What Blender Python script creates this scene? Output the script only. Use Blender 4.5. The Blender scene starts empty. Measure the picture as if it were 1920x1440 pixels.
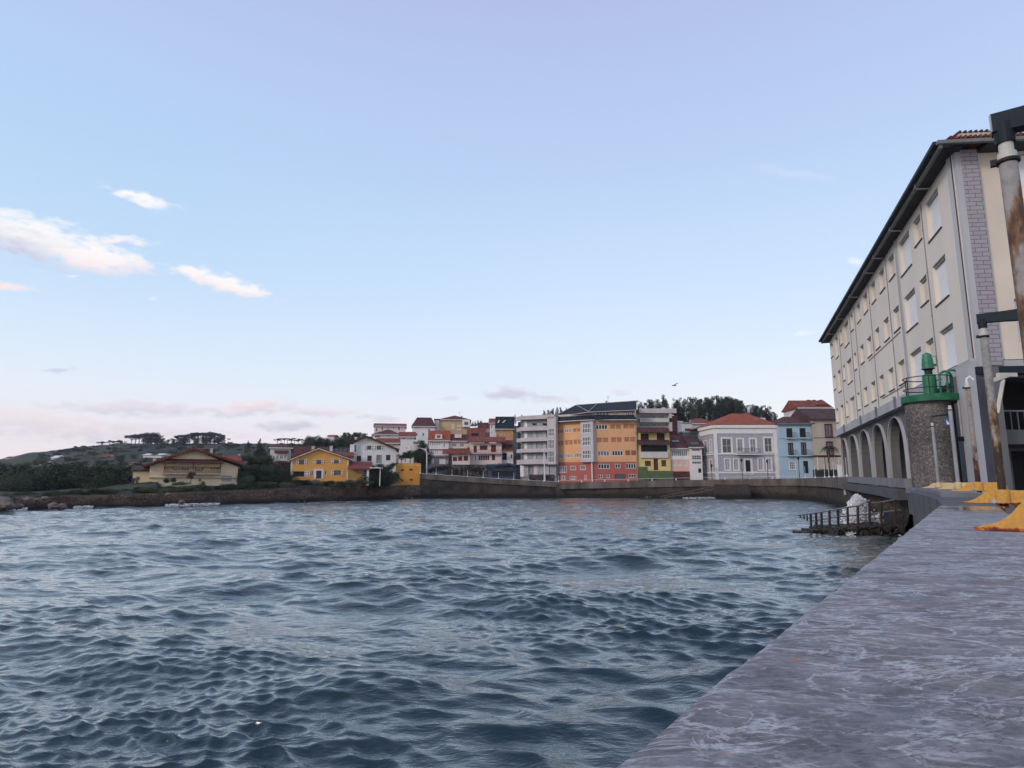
import bpy, math, random
import numpy as np
from mathutils import Vector, noise as mnoise
R = math.radians
random.seed(7)
sc = bpy.context.scene
COL = sc.collection
# ---------------------------------------------------------------- camera
F = 1180.0; P = R(8.96); CZ = 3.0
cam = bpy.data.cameras.new("camera"); camo = bpy.data.objects.new("camera", cam); COL.objects.link(camo)
camo.location = (0, 0, CZ); camo.rotation_euler = (math.pi/2 + P, 0, 0)
cam.sensor_fit = 'HORIZONTAL'; cam.sensor_width = 36.0; cam.lens = 36.0*F/1920.0
cam.clip_start = 0.05; cam.clip_end = 5000
sc.camera = camo
# ---------------------------------------------------------------- light
SUN_EL, SUN_AZ = R(24), R(-128)          # azimuth measured from +Y towards +X
sun = bpy.data.lights.new("sun", 'SUN'); suno = bpy.data.objects.new("sun", sun); COL.objects.link(suno)
sun.energy = 1.5; sun.angle = R(12); sun.color = (1.0, 0.86, 0.74)
sd = Vector((math.sin(SUN_AZ)*math.cos(SUN_EL), math.cos(SUN_AZ)*math.cos(SUN_EL), math.sin(SUN_EL)))
suno.rotation_euler = sd.to_track_quat('Z', 'Y').to_euler()
sc.view_settings.view_transform = 'Standard'; sc.view_settings.look = 'None'
sc.view_settings.exposure = 0.0; sc.view_settings.gamma = 1.0
sc.render.engine = 'CYCLES'; sc.cycles.max_bounces = 6; sc.cycles.use_denoising = True

# ---------------------------------------------------------------- geometry helpers
def ray(px, py):
    a = (px-960)/F; b = (720-py)/F
    return (a, math.cos(P)-b*math.sin(P), math.sin(P)+b*math.cos(P))
def at(px, py, Y):
    r = ray(px, py); t = Y/r[1]
    return Vector((r[0]*t, Y, CZ+r[2]*t))
CR = {'A': (0, 780, 6.4), 'B': (240, 800, 8), 'C': (440, 780, 8), 'D': (640, 780, 8), 'E': (780, 760, 9),
      'F': (940, 730, 6.857), 'G': (1180, 730, 7.577), 'H': (1360, 740, 7.2), 'K': (1520, 650, 4.8), 'P': (0, 0, 1)}
def cr(c, x, y):
    o = CR[c]; return o[0]+x/o[2], o[1]+y/o[2]

def srgb(r, g, b):
    f = lambda c: (c/255/12.92) if c <= 10.3 else ((c/255+0.055)/1.055)**2.4
    return (f(r), f(g), f(b))

def world():
    w = bpy.data.worlds.new("World"); sc.world = w; w.use_nodes = True
    nt = w.node_tree; N = nt.nodes; L = nt.links; N.clear()
    out = N.new('ShaderNodeOutputWorld'); bg = N.new('ShaderNodeBackground'); bg.inputs[1].default_value = 0.1
    L.new(bg.outputs[0], out.inputs[0])
    sky = N.new('ShaderNodeTexSky'); sky.sky_type = 'NISHITA'; sky.sun_disc = False
    sky.sun_elevation = SUN_EL; sky.sun_rotation = SUN_AZ; sky.air_density = 1.0; sky.dust_density = 1.5
    tc = N.new('ShaderNodeTexCoord'); nrm = N.new('ShaderNodeVectorMath'); nrm.operation = 'NORMALIZE'
    L.new(tc.outputs['Generated'], nrm.inputs[0])
    sp = N.new('ShaderNodeSeparateXYZ'); L.new(nrm.outputs[0], sp.inputs[0])
    def M(op, a, b=None, c=None, clamp=False):
        n = N.new('ShaderNodeMath'); n.operation = op; n.use_clamp = clamp
        for i, v in enumerate((a, b, c)):
            if v is None: continue
            if isinstance(v, (int, float)): n.inputs[i].default_value = v
            else: L.new(v, n.inputs[i])
        return n.outputs[0]
    el = M('MULTIPLY', M('ARCSINE', sp.outputs[2]), 180/math.pi)
    az = M('MULTIPLY', M('ARCTAN2', sp.outputs[0], sp.outputs[1]), 180/math.pi)
    ramp = N.new('ShaderNodeValToRGB'); cr_ = ramp.color_ramp
    L.new(M('DIVIDE', M('ADD', el, 5), 95, clamp=True), ramp.inputs[0])
    stops = [(-5, (228, 222, 228)), (0, (250, 238, 240)), (3.5, (243, 236, 244)), (7, (231, 238, 248)), (12, (218, 234, 252)), (19, (200, 223, 250)),
             (27, (185, 208, 242)), (40, (176, 190, 230)), (60, (160, 180, 225)), (90, (140, 160, 210))]
    while len(cr_.elements) < len(stops): cr_.elements.new(0.5)
    for e, (d, c) in zip(cr_.elements, stops):
        e.position = (d+5)/95; e.color = (*srgb(*c), 1)
    def mix(f, a, b, mode='MIX'):
        m = N.new('ShaderNodeMix'); m.data_type = 'RGBA'; m.blend_type = mode
        for i, v in ((0, f), (6, a), (7, b)):
            if isinstance(v, (int, float)): m.inputs[i].default_value = v
            elif isinstance(v, tuple): m.inputs[i].default_value = (*v, 1)
            else: L.new(v, m.inputs[i])
        return m.outputs[2]
    c = ramp.outputs[0]
    # warm white glow low on the right, pink low on the left
    low = M('SUBTRACT', 1, M('DIVIDE', el, 13, clamp=True), clamp=True)
    rt = M('MULTIPLY', low, M('DIVIDE', M('SUBTRACT', az, 2), 25, clamp=True), clamp=True)
    c = mix(M('MULTIPLY', rt, 0.75), c, srgb(255, 253, 250))
    lf = M('MULTIPLY', M('SUBTRACT', 1, M('DIVIDE', el, 7, clamp=True)), M('DIVIDE', M('SUBTRACT', 5, az), 25, clamp=True))
    c = mix(M('MULTIPLY', lf, 0.35), c, srgb(249, 232, 229))
    az_l = M('DIVIDE', M('SUBTRACT', 6, az), 40, clamp=True); band = M('MULTIPLY', M('DIVIDE', M('SUBTRACT', el, 8), 10, clamp=True), M('DIVIDE', M('SUBTRACT', 42, el), 14, clamp=True))
    c = mix(M('MULTIPLY', M('MULTIPLY', az_l, band), 0.38), c, srgb(172, 208, 240))
    # clouds: ellipses in azimuth/elevation broken up by noise
    comb = N.new('ShaderNodeCombineXYZ'); L.new(az, comb.inputs[0]); L.new(M('MULTIPLY', el, 2.2), comb.inputs[1])
    def noi(scale, detail, off=0.0):
        n = N.new('ShaderNodeTexNoise'); n.inputs['Scale'].default_value = scale; n.inputs['Detail'].default_value = detail
        v = N.new('ShaderNodeVectorMath'); v.operation = 'ADD'; v.inputs[1].default_value = (off, off, off)
        L.new(comb.outputs[0], v.inputs[0]); L.new(v.outputs[0], n.inputs['Vector']); return n.outputs[0]
    n1 = M('SUBTRACT', noi(0.35, 6, 3.1), 0.5); n2 = M('SUBTRACT', noi(0.35, 6, 41.7), 0.5); n3 = noi(0.9, 5, 11.0)
    azd = M('ADD', az, M('MULTIPLY', n1, 3.4)); eld = M('ADD', el, M('MULTIPLY', n2, 1.3))
    def pa(px, py):
        r = ray(px, py); h = math.hypot(r[0], r[1])
        return math.degrees(math.atan2(r[0], r[1])), math.degrees(math.atan2(r[2], h))
    W_, P_, G_ = srgb(255, 252, 250), srgb(252, 232, 234), srgb(196, 198, 222)
    clouds = [  # px, py, rx, ry, tilt(px slope), opacity, lit colour, shade colour
        (60, 446, 190, 48, .22, 1.0, W_, G_), (190, 484, 120, 30, .15, .95, W_, P_), (222, 452, 62, 8, -.03, .8, W_, P_),
        (268, 372, 74, 11, .24, .9, W_, W_), (286, 382, 38, 11, .3, .4, W_, W_),
        (362, 510, 34, 17, .3, .8, W_, P_), (420, 532, 95, 20, .27, .95, W_, P_), (475, 550, 40, 11, .1, .8, W_, P_),
        (20, 535, 60, 9, .16, .85, P_, P_), (137, 518, 16, 5, 0, .4, W_, W_), (300, 562, 14, 5, 0, .3, W_, W_),
        (270, 768, 180, 14, .03, .75, srgb(232, 220, 230), srgb(203, 202, 220)), (470, 764, 90, 15, -.1, .8, srgb(250, 226, 230), srgb(206, 202, 220)),
        (600, 772, 85, 11, .08, .7, srgb(238, 220, 230), srgb(208, 204, 222)), (545, 798, 56, 13, 0, .8, srgb(205, 203, 220), srgb(196, 196, 214)),
        (60, 790, 200, 30, .1, .6, srgb(242, 228, 228), srgb(212, 206, 220)), (250, 812, 260, 24, 0, .55, srgb(234, 222, 228), srgb(212, 208, 222)),
        (962, 739, 66, 15, .05, .8, srgb(205, 200, 220), srgb(200, 197, 216)), (1035, 750, 45, 9, 0, .6, srgb(214, 208, 224), srgb(208, 202, 218)),
        (115, 692, 32, 6, -.05, .7, srgb(196, 204, 222), srgb(196, 204, 222)), (718, 785, 42, 8, .1, .6, srgb(214, 210, 226), srgb(208, 204, 220)),
        (1160, 737, 26, 8, 0, .45, srgb(220, 214, 228), srgb(214, 208, 224)), (840, 749, 22, 5, 0, .5, srgb(214, 212, 228), srgb(210, 208, 224)),
        (1604, 491, 22, 9, 0, .5, W_, W_), (1510, 625, 30, 6, 0, .4, W_, W_), (1490, 330, 90, 12, .2, 0.12, W_, W_)]
    for (px, py, rx, ry, tl, op, lit, sh) in clouds:
        a0, e0 = pa(px, py); a1, e1 = pa(px+rx, py); a2, e2 = pa(px, py-ry)
        ra, re = abs(a1-a0), abs(e2-e0)
        _, e3 = pa(px+rx, py+rx*tl); k = (e3-e0)/ra
        da = M('SUBTRACT', azd, a0)
        de = M('SUBTRACT', M('SUBTRACT', eld, e0), M('MULTIPLY', da, k))
        x = M('DIVIDE', da, ra); y = M('DIVIDE', de, re)
        d = M('SQRT', M('ADD', M('MULTIPLY', x, x), M('MULTIPLY', y, y)))
        m = M('SUBTRACT', M('SUBTRACT', 1.25, d), M('MULTIPLY', M('SUBTRACT', n3, 0.45), 1.4))
        m = N_ss = M('MULTIPLY', m, 1.05, clamp=True)
        m = M('MULTIPLY', M('MULTIPLY', m, m), M('SUBTRACT', 3, M('MULTIPLY', m, 2)))
        lt = M('ADD', M('MULTIPLY', y, 0.75), M('MULTIPLY_ADD', n3, 1.0, 0.15), clamp=True)
        c = mix(M('MULTIPLY', m, op), c, mix(lt, sh, lit))
    sc10 = N.new('ShaderNodeVectorMath'); sc10.operation = 'SCALE'; sc10.inputs['Scale'].default_value = 11.1
    L.new(c, sc10.inputs[0])
    fin = mix(0.08, sc10.outputs[0], sky.outputs[0])
    L.new(fin, bg.inputs[0])
world()

# ---------------------------------------------------------------- materials
MATS = {}
def mat(name, col=None, rough=0.8, var=0.18, scale=1.5, bump=0.0, bscale=20.0, spec=0.3, metal=0.0, col2=None, c2amt=0.5, detail=6, streak=0.0):
    if name in MATS: return MATS[name]
    m = bpy.data.materials.new(name); m.use_nodes = True; nt = m.node_tree; N = nt.nodes; L = nt.links
    b = N['Principled BSDF']; b.inputs['Roughness'].default_value = rough
    b.inputs['Specular IOR Level'].default_value = spec; b.inputs['Metallic'].default_value = metal
    geo = N.new('ShaderNodeNewGeometry')
    no = N.new('ShaderNodeTexNoise'); no.inputs['Scale'].default_value = scale; no.inputs['Detail'].default_value = detail
    vec = geo.outputs['Position']
    if streak:
        mp = N.new('ShaderNodeMapping'); mp.inputs['Scale'].default_value = (1, 1, streak); L.new(vec, mp.inputs[0]); vec = mp.outputs[0]
    L.new(vec, no.inputs['Vector'])
    rp = N.new('ShaderNodeValToRGB'); rp.color_ramp.elements[0].position = 0.3; rp.color_ramp.elements[1].position = 0.7
    c2 = col2 if col2 else tuple(c*(1-var) for c in col)
    c1 = col if col2 else tuple(min(1, c*(1+var)) for c in col)
    rp.color_ramp.elements[0].color = (*c2, 1); rp.color_ramp.elements[1].color = (*c1, 1)
    L.new(no.outputs[0], rp.inputs[0]); L.new(rp.outputs[0], b.inputs['Base Color'])
    if bump:
        n2 = N.new('ShaderNodeTexNoise'); n2.inputs['Scale'].default_value = bscale; n2.inputs['Detail'].default_value = 4
        L.new(geo.outputs['Position'], n2.inputs['Vector'])
        bp = N.new('ShaderNodeBump'); bp.inputs['Strength'].default_value = bump; bp.inputs['Distance'].default_value = 0.05
        L.new(n2.outputs[0], bp.inputs['Height']); L.new(bp.outputs[0], b.inputs['Normal'])
    MATS[name] = m; return m

def tile_mat(name, c1, c2):
    """roof tile: rows and courses by world position, mottled"""
    if name in MATS: return MATS[name]
    m = mat(name, c1, 0.85, col2=c2, scale=0.9, detail=8)
    nt = m.node_tree; N = nt.nodes; L = nt.links; b = N['Principled BSDF']
    geo = N.new('ShaderNodeNewGeometry'); sp = N.new('ShaderNodeSeparateXYZ'); L.new(geo.outputs['Position'], sp.inputs[0])
    def M(op, a, v=None):
        n = N.new('ShaderNodeMath'); n.operation = op
        if isinstance(a, (int, float)): n.inputs[0].default_value = a
        else: L.new(a, n.inputs[0])
        if v is not None:
            if isinstance(v, (int, float)): n.inputs[1].default_value = v
            else: L.new(v, n.inputs[1])
        return n.outputs[0]
    rows = M('SINE', M('MULTIPLY', sp.outputs[0], 2*math.pi/0.42)); crs = M('SINE', M('MULTIPLY', sp.outputs[2], 2*math.pi/0.24))
    h = M('ADD', rows, M('MULTIPLY', crs, 0.5))
    bp = N.new('ShaderNodeBump'); bp.inputs['Strength'].default_value = 0.8; bp.inputs['Distance'].default_value = 0.08
    L.new(h, bp.inputs['Height']); L.new(bp.outputs[0], b.inputs['Normal'])
    # scattered odd tiles
    src = b.inputs['Base Color'].links[0].from_socket
    vo = N.new('ShaderNodeTexVoronoi'); vo.inputs['Scale'].default_value = 1.8; L.new(geo.outputs['Position'], vo.inputs['Vector'])
    mx = N.new('ShaderNodeMix'); mx.data_type = 'RGBA'; mx.blend_type = 'MULTIPLY'; mx.inputs[0].default_value = 0.35
    L.new(src, mx.inputs[6]); bw = N.new('ShaderNodeRGBToBW'); L.new(vo.outputs['Color'], bw.inputs[0]); L.new(bw.outputs[0], mx.inputs[7])
    L.new(mx.outputs[2], b.inputs['Base Color'])
    return m

def stone_mat(name, c1, c2, mort, scale, rough=0.9, bump=0.8, wet=None):
    if name in MATS: return MATS[name]
    m = bpy.data.materials.new(name); m.use_nodes = True; nt = m.node_tree; N = nt.nodes; L = nt.links
    b = N['Principled BSDF']; b.inputs['Roughness'].default_value = rough; b.inputs['Specular IOR Level'].default_value = 0.3
    geo = N.new('ShaderNodeNewGeometry')
    nz = N.new('ShaderNodeTexNoise'); nz.inputs['Scale'].default_value = scale*0.8; L.new(geo.outputs['Position'], nz.inputs['Vector'])
    ad = N.new('ShaderNodeVectorMath'); ad.operation = 'MULTIPLY_ADD'; ad.inputs[1].default_value = (0.4/scale,)*3
    L.new(nz.outputs['Color'], ad.inputs[0]); L.new(geo.outputs['Position'], ad.inputs[2])
    vo = N.new('ShaderNodeTexVoronoi'); vo.inputs['Scale'].default_value = scale; L.new(ad.outputs[0], vo.inputs['Vector'])
    ve = N.new('ShaderNodeTexVoronoi'); ve.feature = 'DISTANCE_TO_EDGE'; ve.inputs['Scale'].default_value = scale; L.new(ad.outputs[0], ve.inputs['Vector'])
    bw = N.new('ShaderNodeRGBToBW'); L.new(vo.outputs['Color'], bw.inputs[0])
    m1 = N.new('ShaderNodeMix'); m1.data_type = 'RGBA'; L.new(bw.outputs[0], m1.inputs[0]); m1.inputs[6].default_value = (*c1, 1); m1.inputs[7].default_value = (*c2, 1)
    rp = N.new('ShaderNodeValToRGB'); rp.color_ramp.elements[1].position = 0.12; L.new(ve.outputs['Distance'], rp.inputs[0])
    m2 = N.new('ShaderNodeMix'); m2.data_type = 'RGBA'; L.new(rp.outputs[0], m2.inputs[0]); m2.inputs[6].default_value = (*mort, 1); L.new(m1.outputs[2], m2.inputs[7])
    big = N.new('ShaderNodeTexNoise'); big.inputs['Scale'].default_value = 0.35; big.inputs['Detail'].default_value = 5; L.new(geo.outputs['Position'], big.inputs['Vector'])
    r2 = N.new('ShaderNodeValToRGB'); r2.color_ramp.elements[0].position = .35; r2.color_ramp.elements[1].position = .65
    r2.color_ramp.elements[0].color = (.45, .45, .45, 1); r2.color_ramp.elements[1].color = (1.1, 1.05, 1, 1); L.new(big.outputs[0], r2.inputs[0])
    m3 = N.new('ShaderNodeMix'); m3.data_type = 'RGBA'; m3.blend_type = 'MULTIPLY'; m3.inputs[0].default_value = 1
    L.new(m2.outputs[2], m3.inputs[6]); L.new(r2.outputs[0], m3.inputs[7]); last = m3.outputs[2]
    if wet is not None:     # dark algae and wet stone below the tide line (height wet)
        sp = N.new('ShaderNodeSeparateXYZ'); L.new(geo.outputs['Position'], sp.inputs[0])
        mm = N.new('ShaderNodeMath'); mm.operation = 'MULTIPLY_ADD'; mm.inputs[1].default_value = 1.4; mm.inputs[2].default_value = 0.0; L.new(big.outputs[0], mm.inputs[0])
        s2 = N.new('ShaderNodeMath'); s2.operation = 'SUBTRACT'; L.new(sp.outputs[2], s2.inputs[0]); L.new(mm.outputs[0], s2.inputs[1])
        mr = N.new('ShaderNodeMapRange'); mr.inputs[1].default_value = wet-1.0; mr.inputs[2].default_value = wet-0.3; L.new(s2.outputs[0], mr.inputs[0])
        m4 = N.new('ShaderNodeMix'); m4.data_type = 'RGBA'; L.new(mr.outputs[0], m4.inputs[0]); m4.inputs[6].default_value = (.018, .016, .013, 1); L.new(last, m4.inputs[7]); last = m4.outputs[2]
    L.new(last, b.inputs['Base Color'])
    bp = N.new('ShaderNodeBump'); bp.inputs['Strength'].default_value = bump; bp.inputs['Distance'].default_value = 0.12
    L.new(rp.outputs[0], bp.inputs['Height']); L.new(bp.outputs[0], b.inputs['Normal'])
    MATS[name] = m; return m

def glass_mat(name, col=(.02, .025, .03), rough=0.08):
    return mat(name, col, rough, var=.3, scale=0.8, spec=0.8)

def rust_mat(name, paint, rust, dark, scale, thr, drip=0.25, zlo=None, zhi=None):
    """old paint with rust patches that run down"""
    if name in MATS: return MATS[name]
    m = bpy.data.materials.new(name); m.use_nodes = True; nt = m.node_tree; N = nt.nodes; L = nt.links
    b = N['Principled BSDF']; b.inputs['Roughness'].default_value = 0.7; b.inputs['Specular IOR Level'].default_value = 0.3
    geo = N.new('ShaderNodeNewGeometry'); mp = N.new('ShaderNodeMapping'); mp.inputs['Scale'].default_value = (1, 1, drip); L.new(geo.outputs['Position'], mp.inputs[0])
    n = N.new('ShaderNodeTexNoise'); n.inputs['Scale'].default_value = scale; n.inputs['Detail'].default_value = 8; n.inputs['Roughness'].default_value = .65; L.new(mp.outputs[0], n.inputs['Vector'])
    rp = N.new('ShaderNodeValToRGB'); e = rp.color_ramp.elements; e[0].position = thr-.03; e[0].color = (*paint, 1); e[1].position = thr+.05; e[1].color = (*rust, 1)
    x = rp.color_ramp.elements.new(min(.99, thr+.13)); x.color = (*dark, 1)
    fac = n.outputs[0]
    if zlo is not None:
        sp = N.new('ShaderNodeSeparateXYZ'); L.new(geo.outputs['Position'], sp.inputs[0])
        mr = N.new('ShaderNodeMapRange'); mr.inputs[1].default_value = zlo; mr.inputs[2].default_value = zhi; mr.inputs[3].default_value = .22; mr.inputs[4].default_value = -.08; L.new(sp.outputs[2], mr.inputs[0])
        a = N.new('ShaderNodeMath'); a.operation = 'ADD'; L.new(fac, a.inputs[0]); L.new(mr.outputs[0], a.inputs[1]); fac = a.outputs[0]
    L.new(fac, rp.inputs[0])
    n2 = N.new('ShaderNodeTexNoise'); n2.inputs['Scale'].default_value = scale*2.5; L.new(geo.outputs['Position'], n2.inputs['Vector'])
    mx = N.new('ShaderNodeMix'); mx.data_type = 'RGBA'; mx.blend_type = 'MULTIPLY'; mx.inputs[0].default_value = .5; L.new(rp.outputs[0], mx.inputs[6])
    g = N.new('ShaderNodeMapRange'); g.inputs[1].default_value = .3; g.inputs[2].default_value = .7; g.inputs[3].default_value = .6; g.inputs[4].default_value = 1.2; L.new(n2.outputs[0], g.inputs[0]); L.new(g.outputs[0], mx.inputs[7])
    L.new(mx.outputs[2], b.inputs['Base Color'])
    bp = N.new('ShaderNodeBump'); bp.inputs['Strength'].default_value = .4; bp.inputs['Distance'].default_value = .01; L.new(n.outputs[0], bp.inputs['Height']); L.new(bp.outputs[0], b.inputs['Normal'])
    MATS[name] = m; return m

WHITE = mat('white_paint', (.72, .69, .67), .6, var=.1)
OFFW = mat('off_white_render', (.58, .54, .51), .85, var=.12, scale=.6, streak=.3)
GLASS = glass_mat('dark_glass'); GLASSL = glass_mat('pale_glass', (.16, .17, .20), .15)
DARK = mat('dark_opening', (.02, .018, .018), .8)
RED_T = tile_mat('orange_red_tile', (.33, .085, .05), (.21, .055, .04)); MAR_T = tile_mat('maroon_tile', (.17, .05, .045), (.09, .035, .035))
BRN_T = tile_mat('brown_old_tile', (.13, .06, .05), (.06, .035, .035)); SLATE_T = tile_mat('slate_tile', (.022, .026, .036), (.012, .015, .022))
BRT_T = tile_mat('bright_orange_tile', (.46, .11, .05), (.34, .08, .04))
CONC = mat('grey_concrete', (.25, .24, .245), .9, var=.2, scale=.5, bump=.3)
REDW = mat('dark_red_wood', (.13, .025, .025), .7); BROWNW = mat('brown_wood', (.075, .03, .02), .7)
METAL = mat('galvanised_metal', (.35, .35, .37), .45, metal=.6)
BLACKM = mat('black_iron', (.012, .012, .014), .5)
POLEW = mat('white_pole_paint', (.68, .67, .68), .5, var=.06)

# ---------------------------------------------------------------- mesh builder
class MB:
    def __init__(s): s.v = []; s.f = []
    def poly(s, pts):
        n = len(s.v); s.v += [tuple(p) for p in pts]; s.f.append(tuple(range(n, n+len(pts))))
    def prism(s, A, B):
        """closed prism between polygon A and polygon B (same count)"""
        n = len(s.v); k = len(A); s.v += [tuple(p) for p in A] + [tuple(p) for p in B]
        s.f.append(tuple(range(n, n+k))); s.f.append(tuple(range(n+2*k-1, n+k-1, -1)))
        for i in range(k):
            j = (i+1) % k; s.f.append((n+i, n+k+i, n+k+j, n+j))
    def box(s, x0, x1, y0, y1, z0, z1):
        s.prism([(x0, y0, z0), (x1, y0, z0), (x1, y1, z0), (x0, y1, z0)], [(x0, y0, z1), (x1, y0, z1), (x1, y1, z1), (x0, y1, z1)])
    def tube(s, pts, r, n=8, cap=True):
        pts = [Vector(p) for p in pts]; rs = r if isinstance(r, (list, tuple)) else [r]*len(pts)
        base = len(s.v); prev = None
        for i, p in enumerate(pts):
            if i == 0: d = pts[1]-pts[0]
            elif i == len(pts)-1: d = pts[-1]-pts[-2]
            else: d = (pts[i+1]-pts[i]).normalized() + (pts[i]-pts[i-1]).normalized()
            d.normalize()
            if prev is None:
                a = d.orthogonal().normalized()
                if abs(d.z) > .9: a = (Vector((1, 0, 0)) - d*d.x).normalized()
            else:
                a = (prev - d*prev.dot(d)).normalized()
            prev = a; b = d.cross(a)
            for k in range(n):
                t = 2*math.pi*k/n; s.v.append(tuple(p + (a*math.cos(t) + b*math.sin(t))*rs[i]))
        for i in range(len(pts)-1):
            for k in range(n):
                k2 = (k+1) % n; o = base+i*n
                s.f.append((o+k, o+k2, o+n+k2, o+n+k))
        if cap:
            s.f.append(tuple(base+k for k in range(n-1, -1, -1))); o = base+(len(pts)-1)*n; s.f.append(tuple(o+k for k in range(n)))
    def lathe(s, c, prof, n=24):
        """prof: list of (radius, z) around vertical axis at c"""
        base = len(s.v)
        for (r, z) in prof:
            for k in range(n):
                t = 2*math.pi*k/n; s.v.append((c[0]+r*math.cos(t), c[1]+r*math.sin(t), c[2]+z))
        for i in range(len(prof)-1):
            for k in range(n):
                k2 = (k+1) % n; o = base+i*n; s.f.append((o+k, o+k2, o+n+k2, o+n+k))
        s.f.append(tuple(base+k for k in range(n-1, -1, -1))); o = base+(len(prof)-1)*n; s.f.append(tuple(o+k for k in range(n)))
    def build(s, name, m, parent=None, smooth=False):
        o0 = Vector((0, 0, 0)); q = parent
        while q is not None: o0 += Vector(q.location); q = q.parent
        me = bpy.data.meshes.new(name)
        me.from_pydata([(x-o0.x, y-o0.y, z-o0.z) for x, y, z in s.v], [], s.f); me.update()
        if m: me.materials.append(m)
        if smooth:
            for p in me.polygons: p.use_smooth = True
        o = bpy.data.objects.new(name, me); COL.objects.link(o)
        if parent: o.parent = parent
        return o
def tag(o, label=None, cat=None, group=None, kind=None):
    if label: o['label'] = label
    if cat: o['category'] = cat
    if group: o['group'] = group
    if kind: o['kind'] = kind
    return o
def empty(name, loc, label, cat, group=None):
    o = bpy.data.objects.new(name, None); COL.objects.link(o); o.location = loc; o.empty_display_size = .5
    return tag(o, label, cat, group)
def copy_tree(o, parent=None):
    c = o.copy(); COL.objects.link(c); c.parent = parent
    for ch in o.children: copy_tree(ch, c)
    return c
def smooth_by_angle(o, a=40):
    for p in o.data.polygons: p.use_smooth = True
    e = o.data.edges
    import bmesh
    bm = bmesh.new(); bm.from_mesh(o.data)
    for ed in bm.edges:
        if len(ed.link_faces) == 2 and ed.calc_face_angle(0) > R(a): ed.smooth = False
    bm.to_mesh(o.data); bm.free()

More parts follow.
